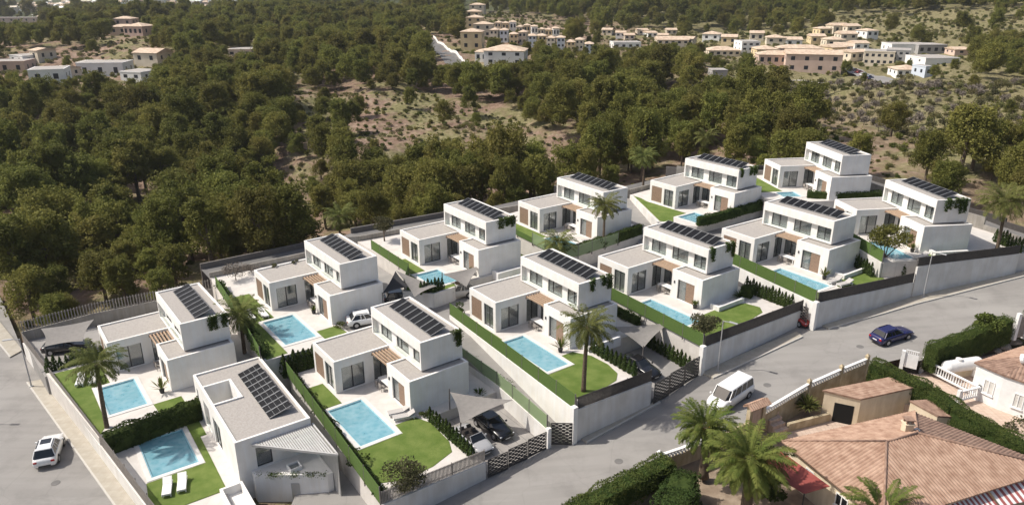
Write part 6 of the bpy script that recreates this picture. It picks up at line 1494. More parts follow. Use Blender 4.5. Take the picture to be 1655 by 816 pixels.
for n, w_ in TL.items():
    a_ = R(VS[n][3]); lab = 'white dining table on the terrace of ' + w_; pos = L(n, 5.35, -1.15 if n in ('V2','V1','V5','F3') else -1.3, .0)
    if tb0 is None: tb0 = make_table(lab); tb0.location = pos; tb0.rotation_euler.z = a_
    else: dup(tb0, pos, a_, lab)
    for k, (dx, dy, ro) in enumerate(((-.6,.72,0),(.25,.72,0),(-.6,-.72,180),(.25,-.72,180))):
        pc = L(n, 5.35+dx, (-1.15 if n in ('V2','V1','V5','F3') else -1.3)+dy); lab = 'grey chair at the dining table of ' + w_
        if ch0 is None: ch0 = make_chair(lab); ch0.location = pc; ch0.rotation_euler.z = a_+R(ro); ch0['group'] = 'chairs at the table of ' + w_
        else: dup(ch0, pc, a_+R(ro), lab, 'chairs at the table of ' + w_)
def potted(p, label, seed, h=1.2):
    t = thing('potted_plant', label, 'potted plant', p); MB().tube([(0,0,0),(0,0,.4)], [.18,.26], 12).build('pot', M['dark'], t); rs = np.random.RandomState(seed); V = []
    for k in range(34):
        az = rs.uniform(0,6.28); el = math.radians(rs.uniform(25,85)); d = np.array([math.cos(az)*math.cos(el), math.sin(az)*math.cos(el), math.sin(el)]); s_ = np.array([-math.sin(az), math.cos(az), 0]); a = np.array([0,0,.38]); ln = h*rs.uniform(.5,1); V += [a, a+d*ln*.6-s_*.07, a+d*ln, a+d*ln*.6+s_*.07]
    o = bpy.data.objects.new('leaves', np_mesh('leaves', np.array(V), 4, M['shrub'])); C.objects.link(o); o.parent = t
potted(L('V1',10.6,-2.7), 'potted palm-like plant beside the leftmost back villa pool', 91, 1.5)
potted(L('F2',10.9,-3.0), 'potted leafy plant between pool and villa behind the front palm', 92, 1.5)
potted(L('V5',10.6,-2.2), 'yellowish potted plant at the curved-lawn villa door', 93, 1.4)
potted(L('F3',10.5,-2.2), 'small potted plant at the round-olive villa door', 94, .9)
potted(L('V2',7.0,-2.3), 'small potted plant at the terrace corner of the second back villa', 95, .7)
potted(L('V3',9.9,-2.3), 'small potted plant at the third back villa door', 96, .8)
potted(L('F5',10.4,-2.4), 'potted plants at the rightmost villa door', 97, 1.0)
potted(L('F4',11.3,-2.6), 'slender potted plant at the red-car villa corner', 98, 1.5)
# low white planter boxes beside the blank ground-floor walls
for n, lab in (('F2','low white planter box behind the front palm'),('F3','low white planter box on the round-olive lawn'),('F4','low white planter box beside the grey loungers'),('V3','low white planter wall behind the back sail'),('F5','low white planter box at the rightmost villa wall')):
    mb = MB(); y0, y1 = (-.8, 3.6) if n != 'V3' else (-.2, 4.6); x = 12.35 if n != 'F5' else 12.0
    mb.box(x, x+.35, y0, y1, -.5, .55); mb.box(x-.9, x-.001, y0, y0+.3, -.5, .55); o = mb.build('planter_box', M['stucco']); o.location = L(n,0,0); o.rotation_euler.z = R(VS[n][3]); tag(o, lab, 'planter')
# ------------------------------------------------------------------ background roads and buildings
_T = np.concatenate([np.linspace(60, 500, 500), np.geomspace(502, 7000, 500)])
def GP(u, v, lift=0.0):
    """point where the sight line of photo position u, v meets the terrain"""
    X = (u-827.5)/F; Y = (408-v)/F; d = np.array([X, math.cos(PIT)+Y*math.sin(PIT), -math.sin(PIT)+Y*math.cos(PIT)])
    x = d[0]*_T; y = d[1]*_T; z = CZ+d[2]*_T; g = ground_z(x, y); k = np.argmax(z < g)
    if not (z < g).any(): k = len(_T)-1
    return Vector((x[k], y[k], g[k]))
def pxm(p): return F/(p.y*math.cos(PIT)+(CZ-p.z)*math.sin(PIT))      # photo pixels per metre at p
M['bwhite'] = mat('far white wall', (0.82,0.81,0.79), 0.9, (0.74,0.73,0.70), 0.3, 4)
M['bcream'] = mat('far cream wall', (0.70,0.62,0.50), 0.9, (0.62,0.54,0.42), 0.3, 4)
M['bpink'] = mat('far pink wall', (0.66,0.50,0.42), 0.9, (0.58,0.43,0.35), 0.3, 4)
M['byellow'] = mat('far yellow wall', (0.72,0.58,0.36), 0.9, (0.64,0.50,0.30), 0.3, 4)
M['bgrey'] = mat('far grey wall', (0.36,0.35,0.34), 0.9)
M['bblue'] = mat('far pale blue wall', (0.52,0.57,0.64), 0.9)
M['broof'] = mat('far tile roof', (0.46,0.34,0.25), 0.9, (0.62,0.50,0.38), 0.8, 8)
M['bwin'] = mat('far window', (0.03,0.035,0.045), 0.3)
def house(p, w, d, h, rz, wm, roof, label, name='distant_house', cat='house', storeys=1, group=None, nwin=3, rh=None, rm='broof'):
    t = thing(name, label, cat, p, rz, group); MB().box(-w/2, w/2, -d/2, d/2, -5, h).build('wall', M[wm], t)
    rh = rh or min(w, d)*(0.24 if name == 'row_house' else 0.15); q = MB(); o = .35
    if roof == 'hip':
        l = max(0, (w-d)/2); a, b = w/2+o, d/2+o
        q.add([(-a,-b,h),(a,-b,h),(a,b,h),(-a,b,h),(-l,0,h+rh),(l,0,h+rh),(-a,-b,h-.12),(a,-b,h-.12),(a,b,h-.12),(-a,b,h-.12)], [(0,1,5,4),(1,2,5),(2,3,4,5),(3,0,4),(6,7,1,0),(7,8,2,1),(8,9,3,2),(9,6,0,3),(9,8,7,6)])
        q.build('roof', M[rm], t)
    elif roof == 'gable':
        a, b = w/2+o, d/2+o; q.add([(-a,-b,h),(a,-b,h),(a,b,h),(-a,b,h),(-a,0,h+rh),(a,0,h+rh),(-a,-b,h-.12),(a,-b,h-.12),(a,b,h-.12),(-a,b,h-.12)], [(0,1,5,4),(2,3,4,5),(1,2,5),(3,0,4),(6,7,1,0),(7,8,2,1),(8,9,3,2),(9,6,0,3),(9,8,7,6)]); q.build('roof', M[rm], t)
    else:
        q.box(-w/2-.1, w/2+.1, -d/2-.1, d/2+.1, h+.002, h+.35); q.build('roof_parapet', M[wm], t); MB().box(-w/2+.25, w/2-.25, -d/2+.25, d/2-.25, h+.30, h+.37).build('roof', M['gravel'] if rm == 'broof' else M[rm], t)
    sh = h/storeys
    for s_ in range(storeys):
        for k in range(nwin):
            x = -w/2+w*(k+.5)/nwin; ww = min(1.5, w/nwin*.5); z = s_*sh+sh*.32; wi = MB().box(x-ww/2, x+ww/2, -d/2-.03, -d/2+.05, z, z+sh*.42).build('window', M['bwin'], t)
        for yy in (-.22,.22):
            MB().box(w/2-.05, w/2+.03, yy*d-.5, yy*d+.5, s_*sh+sh*.35, s_*sh+sh*.72).build('window', M['bwin'], t); MB().box(-w/2-.03, -w/2+.05, yy*d-.5, yy*d+.5, s_*sh+sh*.35, s_*sh+sh*.72).build('window', M['bwin'], t)
    return t
EXC = []; KEEP = []       # footprints kept free of trees: centre, radius
def H(u, v, wpx, hpx, dm, rz, wm, roof, label, **kw):
    p = GP(u, v); s_ = pxm(p); t = house(p, wpx/s_, dm, hpx/s_, R(rz), wm, roof, label, **kw); EXC.append((p.x, p.y, max(wpx/s_, dm)*.55+2)); KEEP.append((u, v, wpx, hpx, p.y)); return t
# hilltop mansion: three hipped blocks
H(203,56,38,12,9,8,'bpink','hip','pinkish mansion block with stairs on the wooded hill, left wing',storeys=1,nwin=3,name='hill_mansion',cat='mansion')
H(207,54,30,22,9,0,'bpink','hip','taller middle block of the pinkish hill mansion',storeys=2,nwin=2,name='hill_mansion',cat='mansion')
H(228,58,34,15,11,-12,'bpink','hip','right round-cornered wing of the pinkish hill mansion',storeys=1,nwin=4,name='hill_mansion',cat='mansion')
H(250,102,44,16,10,-14,'bcream','gable','cream house with terracotta roof below the hill mansion',nwin=2)
H(174,124,70,22,11,6,'bwhite','flat','white house with cream flat roof and one dark window, left of the pines',nwin=3)
H(148,118,26,16,9,6,'bcream','flat','cream annex left of the white flat-roofed house',nwin=1)
H(228,128,40,12,9,-16,'bwhite','flat','low bright white building with terrace right of the white house',nwin=2)
H(84,132,50,20,11,20,'bwhite','flat','greyish white stepped house at the forest edge on the left',nwin=2)
H(110,126,22,14,8,-20,'bcream','gable','small gabled white house beside the stepped house',nwin=1)
H(20,118,58,18,11,10,'bpink','flat','orange-pink house at the left picture edge',storeys=1,nwin=3)
H(72,98,22,16,8,-30,'bcream','gable','tall cream gable wall above the orange-pink house',nwin=1)
H(45,100,38,10,9,-30,'bwhite','flat','long pale roof behind the orange-pink house',nwin=2)
H(392,90,36,10,10,8,'bcream','flat','low beige flat house alone among the pines, left of centre',nwin=3)
H(30,38,70,7,10,4,'bpink','flat','long low pale building on the far plain at the left edge',nwin=6)
# white villa and the terraced rows in the centre
t = H(818,104,64,22,12,-8,'bwhite','hip','white two-storey villa with ochre hip roof and two dark windows, centre hill',storeys=2,nwin=3,name='hill_villa',cat='villa')
H(786,100,30,16,9,-8,'bwhite','hip','columned porch wing left of the white hill villa',nwin=3,name='hill_villa',cat='villa')
rows = [(764,80,34,28,'byellow'),(782,60,30,20,'bcream'),(768,46,26,16,'byellow'),(766,36,24,16,'byellow'),(772,24,24,14,'bcream')]
for i, (u, v, wpx, hpx, wm) in enumerate(rows):
    H(u, v, wpx, hpx, 9, -6, wm, 'hip', ['yellow corner block with hip roof beside the hill road','white block stepping up behind the yellow corner block','yellow block third up the stepped hillside group','yellow block fourth up the stepped hillside group','topmost block of the stepped hillside group'][i], storeys=2, nwin=2, name='terraced_house', group='stepped yellow houses on the hill')
for i in range(11):
    f = i/10; H(800+f*152, 66+f*16+(i%3)*1.2, 12.5, 17-5*f+(i%2)*3, 8, -8+(i%3)*4, ['bcream','bblue','byellow'][i % 3], 'hip', 'tile-roofed row house in the front terrace on the centre hill', storeys=2, nwin=2, name='row_house', cat='row house', group='front terrace of row houses on the centre hill')
for i in range(9):
    f = i/8; H(806+f*92, 46+f*14+(i%2)*1.5, 10, 9+(i%3)*2, 7, -8+(i%3)*5, ['bcream','byellow','bwhite'][i % 3], 'hip', 'tile-roofed row house in the rear terrace on the centre hill', storeys=1, nwin=2, name='row_house', cat='row house', group='rear terrace of row houses on the centre hill')
for i in range(7):
    H(982+i*17+(i%2)*4, 56+(i%3)*4, 16, 7, 8, (i*37)%30-15, ['bcream','bwhite','bcream'][i%3], 'gable', 'small cream house in the low row right of the centre hill', nwin=2, group='low row of cream houses right of the centre hill')
H(1010,78,44,9,10,4,'bwhite','flat','long white sheds behind the pines right of the centre hill',nwin=4)
H(1085,72,50,8,10,-3,'bcream','gable','long cream roofed house before the village',nwin=5)
# village on the right
H(1310,116,84,28,10,-14,'bpink','gable','big pink hotel block with four arched windows and red roof edge',storeys=2,nwin=4,name='hotel',cat='hotel')
H(1256,104,66,16,9,-8,'bpink','hip','long pink hotel wing with brick gallery',storeys=1,nwin=6,name='hotel',cat='hotel')
H(1290,92,70,14,9,-10,'bpink','hip','rear hotel roofs with dormers above the pink wing',storeys=1,nwin=5,name='hotel',cat='hotel')
H(1235,92,34,12,11,-5,'byellow','hip','yellow house left of the pink hotel',nwin=3)
H(1206,82,30,14,10,5,'bwhite','flat','white and pale blue block at the left end of the village',storeys=2,nwin=3)
H(1166,90,50,9,10,0,'bcream','hip','long low cream house at the left end of the village',nwin=5)
H(1159,126,24,12,6,0,'bgrey','flat','small grey concrete shed among the bushes before the village',nwin=0,name='shed',cat='shed')
vl = [(1112,72),(1150,66),(1178,72),(1222,66),(1252,70),(1280,74),(1318,70),(1345,76),(1366,64),(1385,80),(1328,58),(1352,54),(1372,52),(1400,60),(1345,88),(1372,96),(1392,92),(1362,84)]
for i, (u, v) in enumerate(vl):
    H(u, v, 20+(i*7)%10, 9+(i*5)%4, 9, (i*53)%50-25, ['bcream','bwhite','byellow','bcream'][i%4], ['gable','hip','gable'][i%3], 'small cream or white tile-roofed village house', nwin=2, name='village_house', group='tile-roofed houses of the far village')
H(1418,104,44,20,12,-24,'bcream','flat','cream apartment block with arches in the right village',storeys=2,nwin=5,name='apartment_block',cat='apartment block')
H(1450,98,34,16,12,-28,'bgrey','flat','shaded wing of the arched apartment block',storeys=2,nwin=4,name='apartment_block',cat='apartment block')  # same block as the cream one; its shade is put into the grey wall colour
H(1462,84,60,12,12,-4,'bwhite','flat','modern white building at the right side of the village',storeys=1,nwin=0)
H(1494,86,46,13,12,2,'bgrey','flat','grey modern building with four dark doors',storeys=1,nwin=4)
H(1505,102,56,8,14,4,'bwhite','flat','white low walls of the pool complex in the right village',nwin=0)
H(1462,123,40,11,9,-5,'bwhite','hip','white house with tiled roof at the orchard edge',nwin=4)
H(1489,122,14,14,7,10,'bblue','flat','blue-white tower block beside the orchard house',nwin=1)
H(1545,88,22,8,8,0,'bpink','gable','small orange building at the right of the grey modern one',nwin=1)
# far town on the plain: white specks, each a house while they can still be told apart
rs = np.random.RandomState(9); k = 0
for u0, u1, v0, v1, n in ((110,200,1,12,55),(200,400,-2,8,90),(78,130,8,26,36),(5,80,8,20,26),(60,75,24,34,6),(300,340,14,22,6),(640,740,8,20,8)):
    for i in range(n):
        u, v = rs.uniform(u0, u1), rs.uniform(v0, v1); p = GP(u, v); s_ = pxm(p); w_ = rs.uniform(5, 11)/s_
        t = thing('distant_house', 'tiny white house of the far town on the plain', 'house', p, rs.uniform(-.5,.5), 'white houses of the far town')
        MB().box(-w_/2, w_/2, -5, 5, -3, w_*.5).build('wall', M[['bwhite','bcream','bpink','bwhite'][i % 4]], t); q = MB(); a, b, hh = w_/2+.4, 5.4, w_*.5
        q.add([(-a,-b,hh),(a,-b,hh),(a,b,hh),(-a,b,hh),(-a,0,hh+1.6),(a,0,hh+1.6)], [(0,1,5,4),(2,3,4,5),(1,2,5),(3,0,4),(3,2,1,0)]); q.build('roof', M[['broof','bcream','broof','bwhite'][i % 4]], t)
        EXC.append((p.x, p.y, w_*.55+1))
# hill road with white wall, orchard track, car park
def ground_strip(name, px, width, m, lift=.12):
    pts = [GP(*q) for q in px]; out = []
    for a, b in zip(pts[:-1], pts[1:]):
        n = max(2, int((b-a).length/5))
        for i in range(n): out.append(a.lerp(b, i/n))
    out.append(pts[-1]); Lf, Rt = [], []
    for i, p in enumerate(out):
        d = out[min(i+1, len(out)-1)]-out[max(i-1, 0)]; d.z = 0; d.normalize(); n = Vector((-d.y, d.x, 0))*(width/2); z = max(gz(p.x+n.x, p.y+n.y), gz(p.x-n.x, p.y-n.y), gz(p.x, p.y))+lift
        Lf.append(Vector((p.x+n.x, p.y+n.y, z))); Rt.append(Vector((p.x-n.x, p.y-n.y, z))); EXC.append((p.x, p.y, width/2+2.5))
    strip(name, Rt, Lf, m); return Lf, Rt
hlf, hrt = ground_strip('hill_road', [(762,132),(742,112),(726,92),(700,72),(690,62)], 7, M['darkroad'])
t = thing('road_wall', 'white balustrade wall curving along the hill road', 'wall', hrt[0]); q = MB()
for a, b in zip(hrt[:-1], hrt[1:]): q.bar(a-hrt[0], b-hrt[0], .3, -1, 1.1)
q.build('wall', M['bwhite'], t)
ground_strip('dirt_track', [(1215,128),(1300,131),(1388,138)], 3.5, M['sidewalk'])
ground_strip('village_road', [(1372,112),(1395,122),(1440,138)], 7, M['asphalt'])
cols = [(.6,.6,.6),(.05,.05,.06),(.3,.02,.02),(.55,.55,.57),(.1,.13,.25),(.65,.65,.64)]
for i, (u, v, a_) in enumerate([(1374,114,30),(1381,117,30),(1388,121,30),(1396,125,35),(1404,130,35),(678,66,60),(683,72,60),(692,80,60),(838,72,80),(862,76,80),(884,80,80)]):
    p = GP(u, v); p.z += .12
    put(make_car(['grey','black','red','silver','dark blue','white'][i % 6] + (' car parked on the village road' if i < 5 else ' car parked on the hill road' if i < 8 else ' car parked before the front terrace'), cols[i % 6], 'hatch', group='far parked cars', pname='far car paint'), p, R(a_))

# ------------------------------------------------------------------ trees and scrub
def make_pine(seed, label='', h=8.0, r=3.1, lobes=30, n=9500, leaf=.20):
    rs = np.random.RandomState(seed); t = thing('pine_tree', label, 'pine tree'); P_, N_ = [], []; mb = MB()
    bend = rs.uniform(-.5,.5,2); mb.tube([(0,0,-1.5),(bend[0]*.5,bend[1]*.5,h*.35),(bend[0],bend[1],h*.75)], [.26,.2,.08], 7)
    for k in range(lobes):
        az = rs.uniform(0, 6.28); f = rs.uniform(0, 1)**.8; zz = h*(.30+.62*f); rad = r*(1-.78*max(0, f-.25)**1.25)*rs.uniform(.35,.80)
        c = np.array([bend[0]+math.cos(az)*rad, bend[1]+math.sin(az)*rad, zz]); rr = np.array([1,1,.8])*rs.uniform(.55,1.15)*r*.32
        a, b = blob_points(rs, c, rr, n//lobes, .55); b = b*.8+np.array([0,0,.35]); P_.append(a); N_.append(b)
        if k < 7: mb.tube([(bend[0]*.6,bend[1]*.6,h*.38+k*.3), tuple(c)], [.10,.04], 5)
    c = np.array([bend[0], bend[1], h*.58]); a, b = blob_points(rs, c, (r*.66, r*.66, h*.30), n//6, .4); P_.append(a); N_.append(b)
    # ragged outer twigs: short sprays that stand out of the lumps
    for k in range(42):
        az = rs.uniform(0, 6.28); f = rs.uniform(0, 1); zz = h*(.34+.66*f); rad = r*(1.08-.85*max(0, f-.2)**1.15)*rs.uniform(.75, 1.0); c0 = np.array([bend[0]+math.cos(az)*rad*.72, bend[1]+math.sin(az)*rad*.72, zz-.15]); d = np.array([math.cos(az), math.sin(az), rs.uniform(.3, 1.1)])
        tt = rs.uniform(0, 1, 24)[:, None]; P_.append(c0+d*tt*r*.26+rs.normal(size=(24,3))*.12); N_.append(np.tile(d/np.linalg.norm(d), (24,1)))
    mb.build('trunk', M['bark'], t)
    cr = bpy.data.objects.new('crown', np_mesh('crown', leaf_quads(np.concatenate(P_), leaf, rs, np.concatenate(N_), .4), 4, M['pine'])); C.objects.link(cr); cr.parent = t
    return t, cr
def make_scrub(seed, m, r=1.0, h=1.0, n=260, leaf=.24, name='scrub_bush', cat='bush', label='', trunk=False):
    rs = np.random.RandomState(seed); t = thing(name, label, cat); P_, N_ = [], []
    for k in range(6):
        c = np.array([rs.uniform(-.5,.5)*r, rs.uniform(-.5,.5)*r, h*rs.uniform(.35,.6)+(1.0 if trunk else 0)]); a, b = blob_points(rs, c, (r*.5, r*.5, h*.45), n//6, .6); P_.append(a); N_.append(b)
    cr = bpy.data.objects.new('foliage', np_mesh('foliage', leaf_quads(np.concatenate(P_), leaf, rs, np.concatenate(N_), .4), 4, M[m])); C.objects.link(cr); cr.parent = t
    mb = MB().tube([(0,0,-.8),(0,0,h*.5+(1.0 if trunk else 0)),(0.1,0,h+(1.4 if trunk else 0))], [.09,.07,.03], 5); mb.build('trunk', M['bark'], t); return t, cr

def gn_scatter(name, label, cat, pts, scales, rots, var, sources):
    """countless far plants: one object whose points carry instances of the given foliage meshes"""
    me = bpy.data.meshes.new(name); me.vertices.add(len(pts)); me.vertices.foreach_set('co', np.asarray(pts, np.float32).ravel())
    for nm, ty, dat in (('psc','FLOAT',scales),('prt','FLOAT',rots),('pvr','INT',var)):
        a = me.attributes.new(nm, ty, 'POINT'); a.data.foreach_set('value', np.asarray(dat, np.float32 if ty == 'FLOAT' else np.int32))
    o = bpy.data.objects.new(name, me); C.objects.link(o); tag(o, label, cat, None, 'stuff')
    g = bpy.data.node_groups.new(name, 'GeometryNodeTree'); g.interface.new_socket('Geometry', in_out='INPUT', socket_type='NodeSocketGeometry'); g.interface.new_socket('Geometry', in_out='OUTPUT', socket_type='NodeSocketGeometry')
    N = g.nodes; Lk = g.links; gi = N.new('NodeGroupInput'); go = N.new('NodeGroupOutput'); jn = N.new('GeometryNodeJoinGeometry')
    def attr(nm, ty): a = N.new('GeometryNodeInputNamedAttribute'); a.data_type = ty; a.inputs[0].default_value = nm; return a.outputs[0]
    sc_o, rt_o, vr_o = attr('psc','FLOAT'), attr('prt','FLOAT'), attr('pvr','INT')
    cx = N.new('ShaderNodeCombineXYZ'); Lk.new(rt_o, cx.inputs[2]); cs = N.new('ShaderNodeCombineXYZ')
    for i in range(3): Lk.new(sc_o, cs.inputs[i])
    for k, s_ in enumerate(sources):
        oi = N.new('GeometryNodeObjectInfo'); oi.inputs[0].default_value = s_; oi.transform_space = 'ORIGINAL'; oi.inputs['As Instance'].default_value = True
        cm = N.new('FunctionNodeCompare'); cm.data_type = 'INT'; cm.operation = 'EQUAL'; Lk.new(vr_o, cm.inputs[2]); cm.inputs[3].default_value = k
        ip = N.new('GeometryNodeInstanceOnPoints'); Lk.new(gi.outputs[0], ip.inputs['Points']); Lk.new(cm.outputs[0], ip.inputs['Selection']); Lk.new(oi.outputs['Geometry'], ip.inputs['Instance'])
        Lk.new(cx.outputs[0], ip.inputs['Rotation']); Lk.new(cs.outputs[0], ip.inputs['Scale']); Lk.new(ip.outputs[0], jn.inputs[0])
    Lk.new(jn.outputs[0], go.inputs[0]); md = o.modifiers.new('scatter', 'NODES'); md.node_group = g; return o

def proj(x, y, z):
    zz = z-CZ; d = y*math.cos(PIT)-zz*math.sin(PIT); return 827.5+F*x/d, 408-F*(y*math.sin(PIT)+zz*math.cos(PIT))/d
def candidates(y0, y1, sp, seed):
    rs = np.random.RandomState(seed); ys = np.arange(y0, y1, sp); P_ = []
    for y in ys:
        hw = y*.80+25; xs = np.arange(-hw, hw, sp); P_.append(np.stack([xs+rs.uniform(-.42,.42,len(xs))*sp, y+rs.uniform(-.42,.42,len(xs))*sp], 1))
    q = np.concatenate(P_); z = ground_z(q[:,0], q[:,1]); u, v = proj(q[:,0], q[:,1], z); return q[:,0], q[:,1], z, u, v, rs
ZONES = [   # photo-space survey of how densely the ground there is wooded (1 = closed canopy)
 ([(455,148),(560,150),(690,152),(770,175),(850,200),(960,240),(930,300),(800,320),(700,280),(640,290),(560,262),(480,250)], .10),
 ([(375,290),(500,265),(530,330),(480,395),(400,375)], .2),
 ([(1040,150),(1130,150),(1150,195),(1060,190)], .25),
 ([(1150,128),(1240,132),(1700,132),(1700,255),(1480,262),(1400,290),(1330,262),(1310,225),(1230,175)], .02),
 ([(1380,215),(1500,235),(1480,300),(1440,320),(1400,300),(1400,240)], .03),
 ([(1450,288),(1700,262),(1700,470),(1500,330)], .75),
 ([(130,62),(250,62),(245,95),(140,95)], .12),
 ([(0,80),(90,80),(280,95),(262,132),(0,135)], .10),
 ([(660,60),(720,60),(790,125),(770,140),(740,130)], .0),
 ([(745,15),(800,12),(970,48),(965,88),(880,84),(740,98)], .06),
 ([(960,45),(1160,50),(1160,85),(960,84)], .25),
 ([(1140,52),(1560,50),(1560,128),(1150,124)], .16),
 ([(1380,22),(1700,14),(1700,62),(1560,80),(1320,50)], .06),
 ([(620,-10),(780,-10),(780,14),(640,24)], .15),
 ([(0,30),(110,28),(260,20),(450,10),(640,-5),(640,-30),(0,-30)], .07),
 ([(0,40),(60,40),(110,80),(0,80)], .8)]
def density(u, v):
    d = np.full(u.shape, .97)
    for poly, val in ZONES: d = np.where(in_poly(u, v, poly), val, d)
    return d
def keep_out(x, y, r):
    ok = np.ones(x.shape, bool)
    for cx_, cy_, rr in EXC: ok &= (x-cx_)**2+(y-cy_)**2 > (rr+r)**2
    return ok
allx = []
for q in ((550,388,50,50),(1142,240,36,40),(1041,285,34,40)): KEEP.append((*q, P(q[0], q[1]+12, -3 if q[0] == 550 else 6).y+2))
for y0, y1, sp, seed in ((70, 230, 5.2, 1), (230, 420, 6.2, 2), (420, 800, 8.0, 3), (800, 1700, 13.0, 4)):
    x, y, z, u, v, rs = candidates(y0, y1, sp, seed)
    m_ = (~in_poly(x, y, SITE)) & (dist_poly(x, y, SITE) > 3.0) & (u > -160) & (u < 1815) & (v < 620) & (rs.uniform(size=len(x)) < density(u, v)) & keep_out(x, y, 1.5)
    m_ &= ~((x < -50) & (y < 100) & (np.abs(x+75) < 0)) 
    s_ = (.60+.95*rs.uniform(0, 1, len(x))**1.6)*(1.12 if y0 < 230 else 1.05 if y0 < 420 else 1.3 if y0 < 800 else 2.0)
    dz_ = density(u, v); s_ = np.where((dz_ < .3) & (y < 330), s_*.78, s_); s_ = np.where((v < 32) & (u < 660), s_*.55, s_)
    # the houses of the photo stand in clearings: no crown between them and the slope below
    crown = F/(y*math.cos(PIT)+(CZ-z)*math.sin(PIT)); top = v-crown*7.5*s_
    for (hu, hv, hw, hh, hy) in KEEP: m_ &= ~((y < hy+3) & (np.abs(u-hu) < hw*.5+crown*2.2*s_) & (v > hv-hh*.3) & (top < hv-hh*(.45 if hw < 40 else .25)))
    allx.append(np.stack([x, y, z, s_, rs.uniform(0, 6.28, len(x)), rs.randint(0, 6, len(x)), u, v], 1)[m_])
T_ = np.concatenate(allx)
# the left road and its verge stay free
road_l = [LW(-1, 3), LW(-1, -2), P(0,470,.1), P(-200,400,.1), P(-300,560,.1)]
vis = (T_[:,6] > -40) & (T_[:,6] < 1695); order = np.argsort(np.where(vis, T_[:,1], 1e6)); near_i = order[:290]; far_mask = np.ones(len(T_), bool); far_mask[near_i] = False
pines = []
for k in range(6):
    pines.append(make_pine(100+k, h=[8,7.2,8.6,7,7.8,8.2][k], r=[3.1,3.4,2.8,3.2,3.0,3.5][k]))
def zone_label(u, v):
    if u > 1400: return 'pine on the slope right of the estate', 'pines right of the estate'
    if u < 560 and v > 300: return 'pine of the dense wood behind the two left back villas', 'pines behind the two left back villas'
    if u < 820: return 'pine in the ravine behind the third back villa', 'pines in the ravine behind the third back villa'
    if u < 1130: return 'pine behind the fourth back villa and tall palm', 'pines behind the fourth back villa'
    return 'pine behind the last two back-row villas', 'pines behind the last back-row villas'
first = set()
for i in near_i:
    x, y, z, s_, rt, vr, u, v = T_[i]; vr = int(vr); src = pines[vr][0]; lab, grp = zone_label(u, v)
    lab = ('broad ' if s_ > 1.2 else 'low ' if s_ < .95 else '')+lab
    if vr not in first: first.add(vr); src.location = (x, y, z); src.rotation_euler.z = rt; src.scale = (s_,)*3; src['label'] = lab; src['group'] = grp
    else: dup(src, (x, y, z), rt, lab, grp, (s_*random.uniform(.9,1.1), s_*random.uniform(.9,1.1), s_*random.uniform(.85,1.2)))
fm = T_[far_mask]; print('pines', len(T_), 'far', len(fm))
gn_scatter('pine_forest', 'dark green pine forest covering the hills behind the villas', 'forest', fm[:,:3], fm[:,3], fm[:,4], fm[:,5], [p[1] for p in pines])
# scrub over the bare ground, orchard rows
scr = [make_scrub(300+k, ['scrub','shrub','scrub','pine'][k], r=[1.0,.8,1.3,.9][k], h=[.9,.8,1.0,1.1][k]) for k in range(4)]
x, y, z, u, v, rs = candidates(80, 260, 2.4, 11); x2, y2, z2, u2, v2, rs2 = candidates(260, 620, 4.2, 12)
S_ = []
for (x, y, z, u, v, rs, f) in ((x, y, z, u, v, rs, .8), (x2, y2, z2, u2, v2, rs2, 1.25)):
    d_ = density(u, v); pr_ = np.where(d_ > .5, .12, np.where(d_ < .025, .5, .75)); m_ = (~in_poly(x, y, SITE)) & (dist_poly(x, y, SITE) > 1.2) & (u > -100) & (u < 1760) & keep_out(x, y, .3) & (rs.uniform(size=len(x)) < pr_)
    S_.append(np.stack([x, y, z, rs.uniform(.35, 1.5, len(x))*f, rs.uniform(0, 6.28, len(x)), rs.choice([0,0,2,1,3], len(x))], 1)[m_])
S_ = np.concatenate(S_); labs = ['grey-green scrub bush on the bare slope nearest the estate','light green scrub bush on the bare slope','broad grey-green scrub bush on the bare slope','dark green scrub bush on the bare slope']
for k in range(4):
    j = np.where(S_[:,5] == k)[0]; j = j[np.argmin(S_[j,1])]; scr[k][0].location = S_[j,:3]; scr[k][0].scale = (S_[j,3],)*3; tag(scr[k][0], labs[k])
gn_scatter('scrub', 'low grey-green scrub scattered over the dry slopes', 'scrub', S_[:,:3], S_[:,3], S_[:,4], S_[:,5], [s_[1] for s_ in scr])
orc = [make_scrub(320+k, ['scrub','olive','bare'][k], r=1.5, h=1.7, n=420, leaf=.27, name='orchard_tree', cat='orchard tree', trunk=True) for k in range(3)]
O_ = []; rs = np.random.RandomState(5); opoly = [(1175,140),(1700,138),(1700,228),(1480,232),(1400,212),(1335,208),(1260,168)]
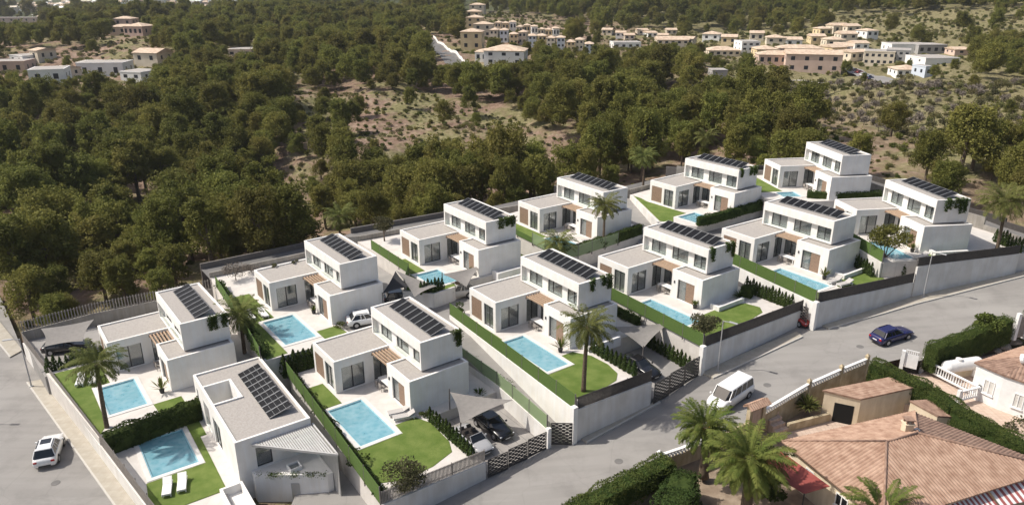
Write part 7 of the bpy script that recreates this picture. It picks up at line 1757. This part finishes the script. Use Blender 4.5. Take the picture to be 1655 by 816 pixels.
ca, sa = math.cos(R(22)), math.sin(R(22))
for i in range(-60, 140):
    for j in range(-60, 120):
        a, b = i*3.0, j*7.0; x = 120+a*ca-b*sa+rs.uniform(-.4,.4); y = 200+a*sa+b*ca+rs.uniform(-.4,.4)
        if 110 < y < 420: O_.append((x, y))
O_ = np.array(O_); z = ground_z(O_[:,0], O_[:,1]); u, v = proj(O_[:,0], O_[:,1], z); m_ = in_poly(u, v, opoly) & keep_out(O_[:,0], O_[:,1], .5) & (rs.uniform(size=len(u)) < .9)
O_ = np.stack([O_[:,0], O_[:,1], z, rs.uniform(.6,1.15,len(z)), rs.uniform(0,6.28,len(z)), rs.choice([0,0,1,2,2], len(z))], 1)[m_]; O_ = O_[np.argsort(O_[:,1])]; seen = set(); print('orchard', len(O_))
for q in O_[:250]:
    k = int(q[5]); lab = ['grey-green orchard tree in the rows right of the wood','light green orchard tree in the rows right of the wood','leafless orchard tree in the rows right of the wood'][k]; grp = ['grey-green','light green','leafless'][k]+' orchard trees'
    if k not in seen: seen.add(k); o = orc[k][0]; o.location = q[:3]; o.scale = (q[3],)*3; o['label'] = lab; o['group'] = grp
    else: dup(orc[k][0], q[:3], q[4], lab, grp, q[3])
gn_scatter('orchard_rows', 'far rows of small grey-green orchard trees on the plain', 'orchard', O_[250:,:3], O_[250:,3], O_[250:,4], O_[250:,5], [o[1] for o in orc])

# ------------------------------------------------------------------ air
hz = MB().box(-3800, 3800, -80, 6800, -200, 420).build('haze', [])
def haze_mat():
    m = bpy.data.materials.new('haze'); m.use_nodes = True; n = m.node_tree.nodes; n.remove(n['Principled BSDF'])
    v = n.new('ShaderNodeVolumePrincipled'); v.inputs['Color'].default_value = (0.93,0.96,1,1); v.inputs['Density'].default_value = HAZE; v.inputs['Anisotropy'].default_value = 0.2
    m.node_tree.links.new(v.outputs[0], n['Material Output'].inputs['Volume']); return m
HAZE = 0.00009
hz.data.materials.append(haze_mat()); tag(hz, 'thin pale haze over the valley', 'haze', None, 'stuff')
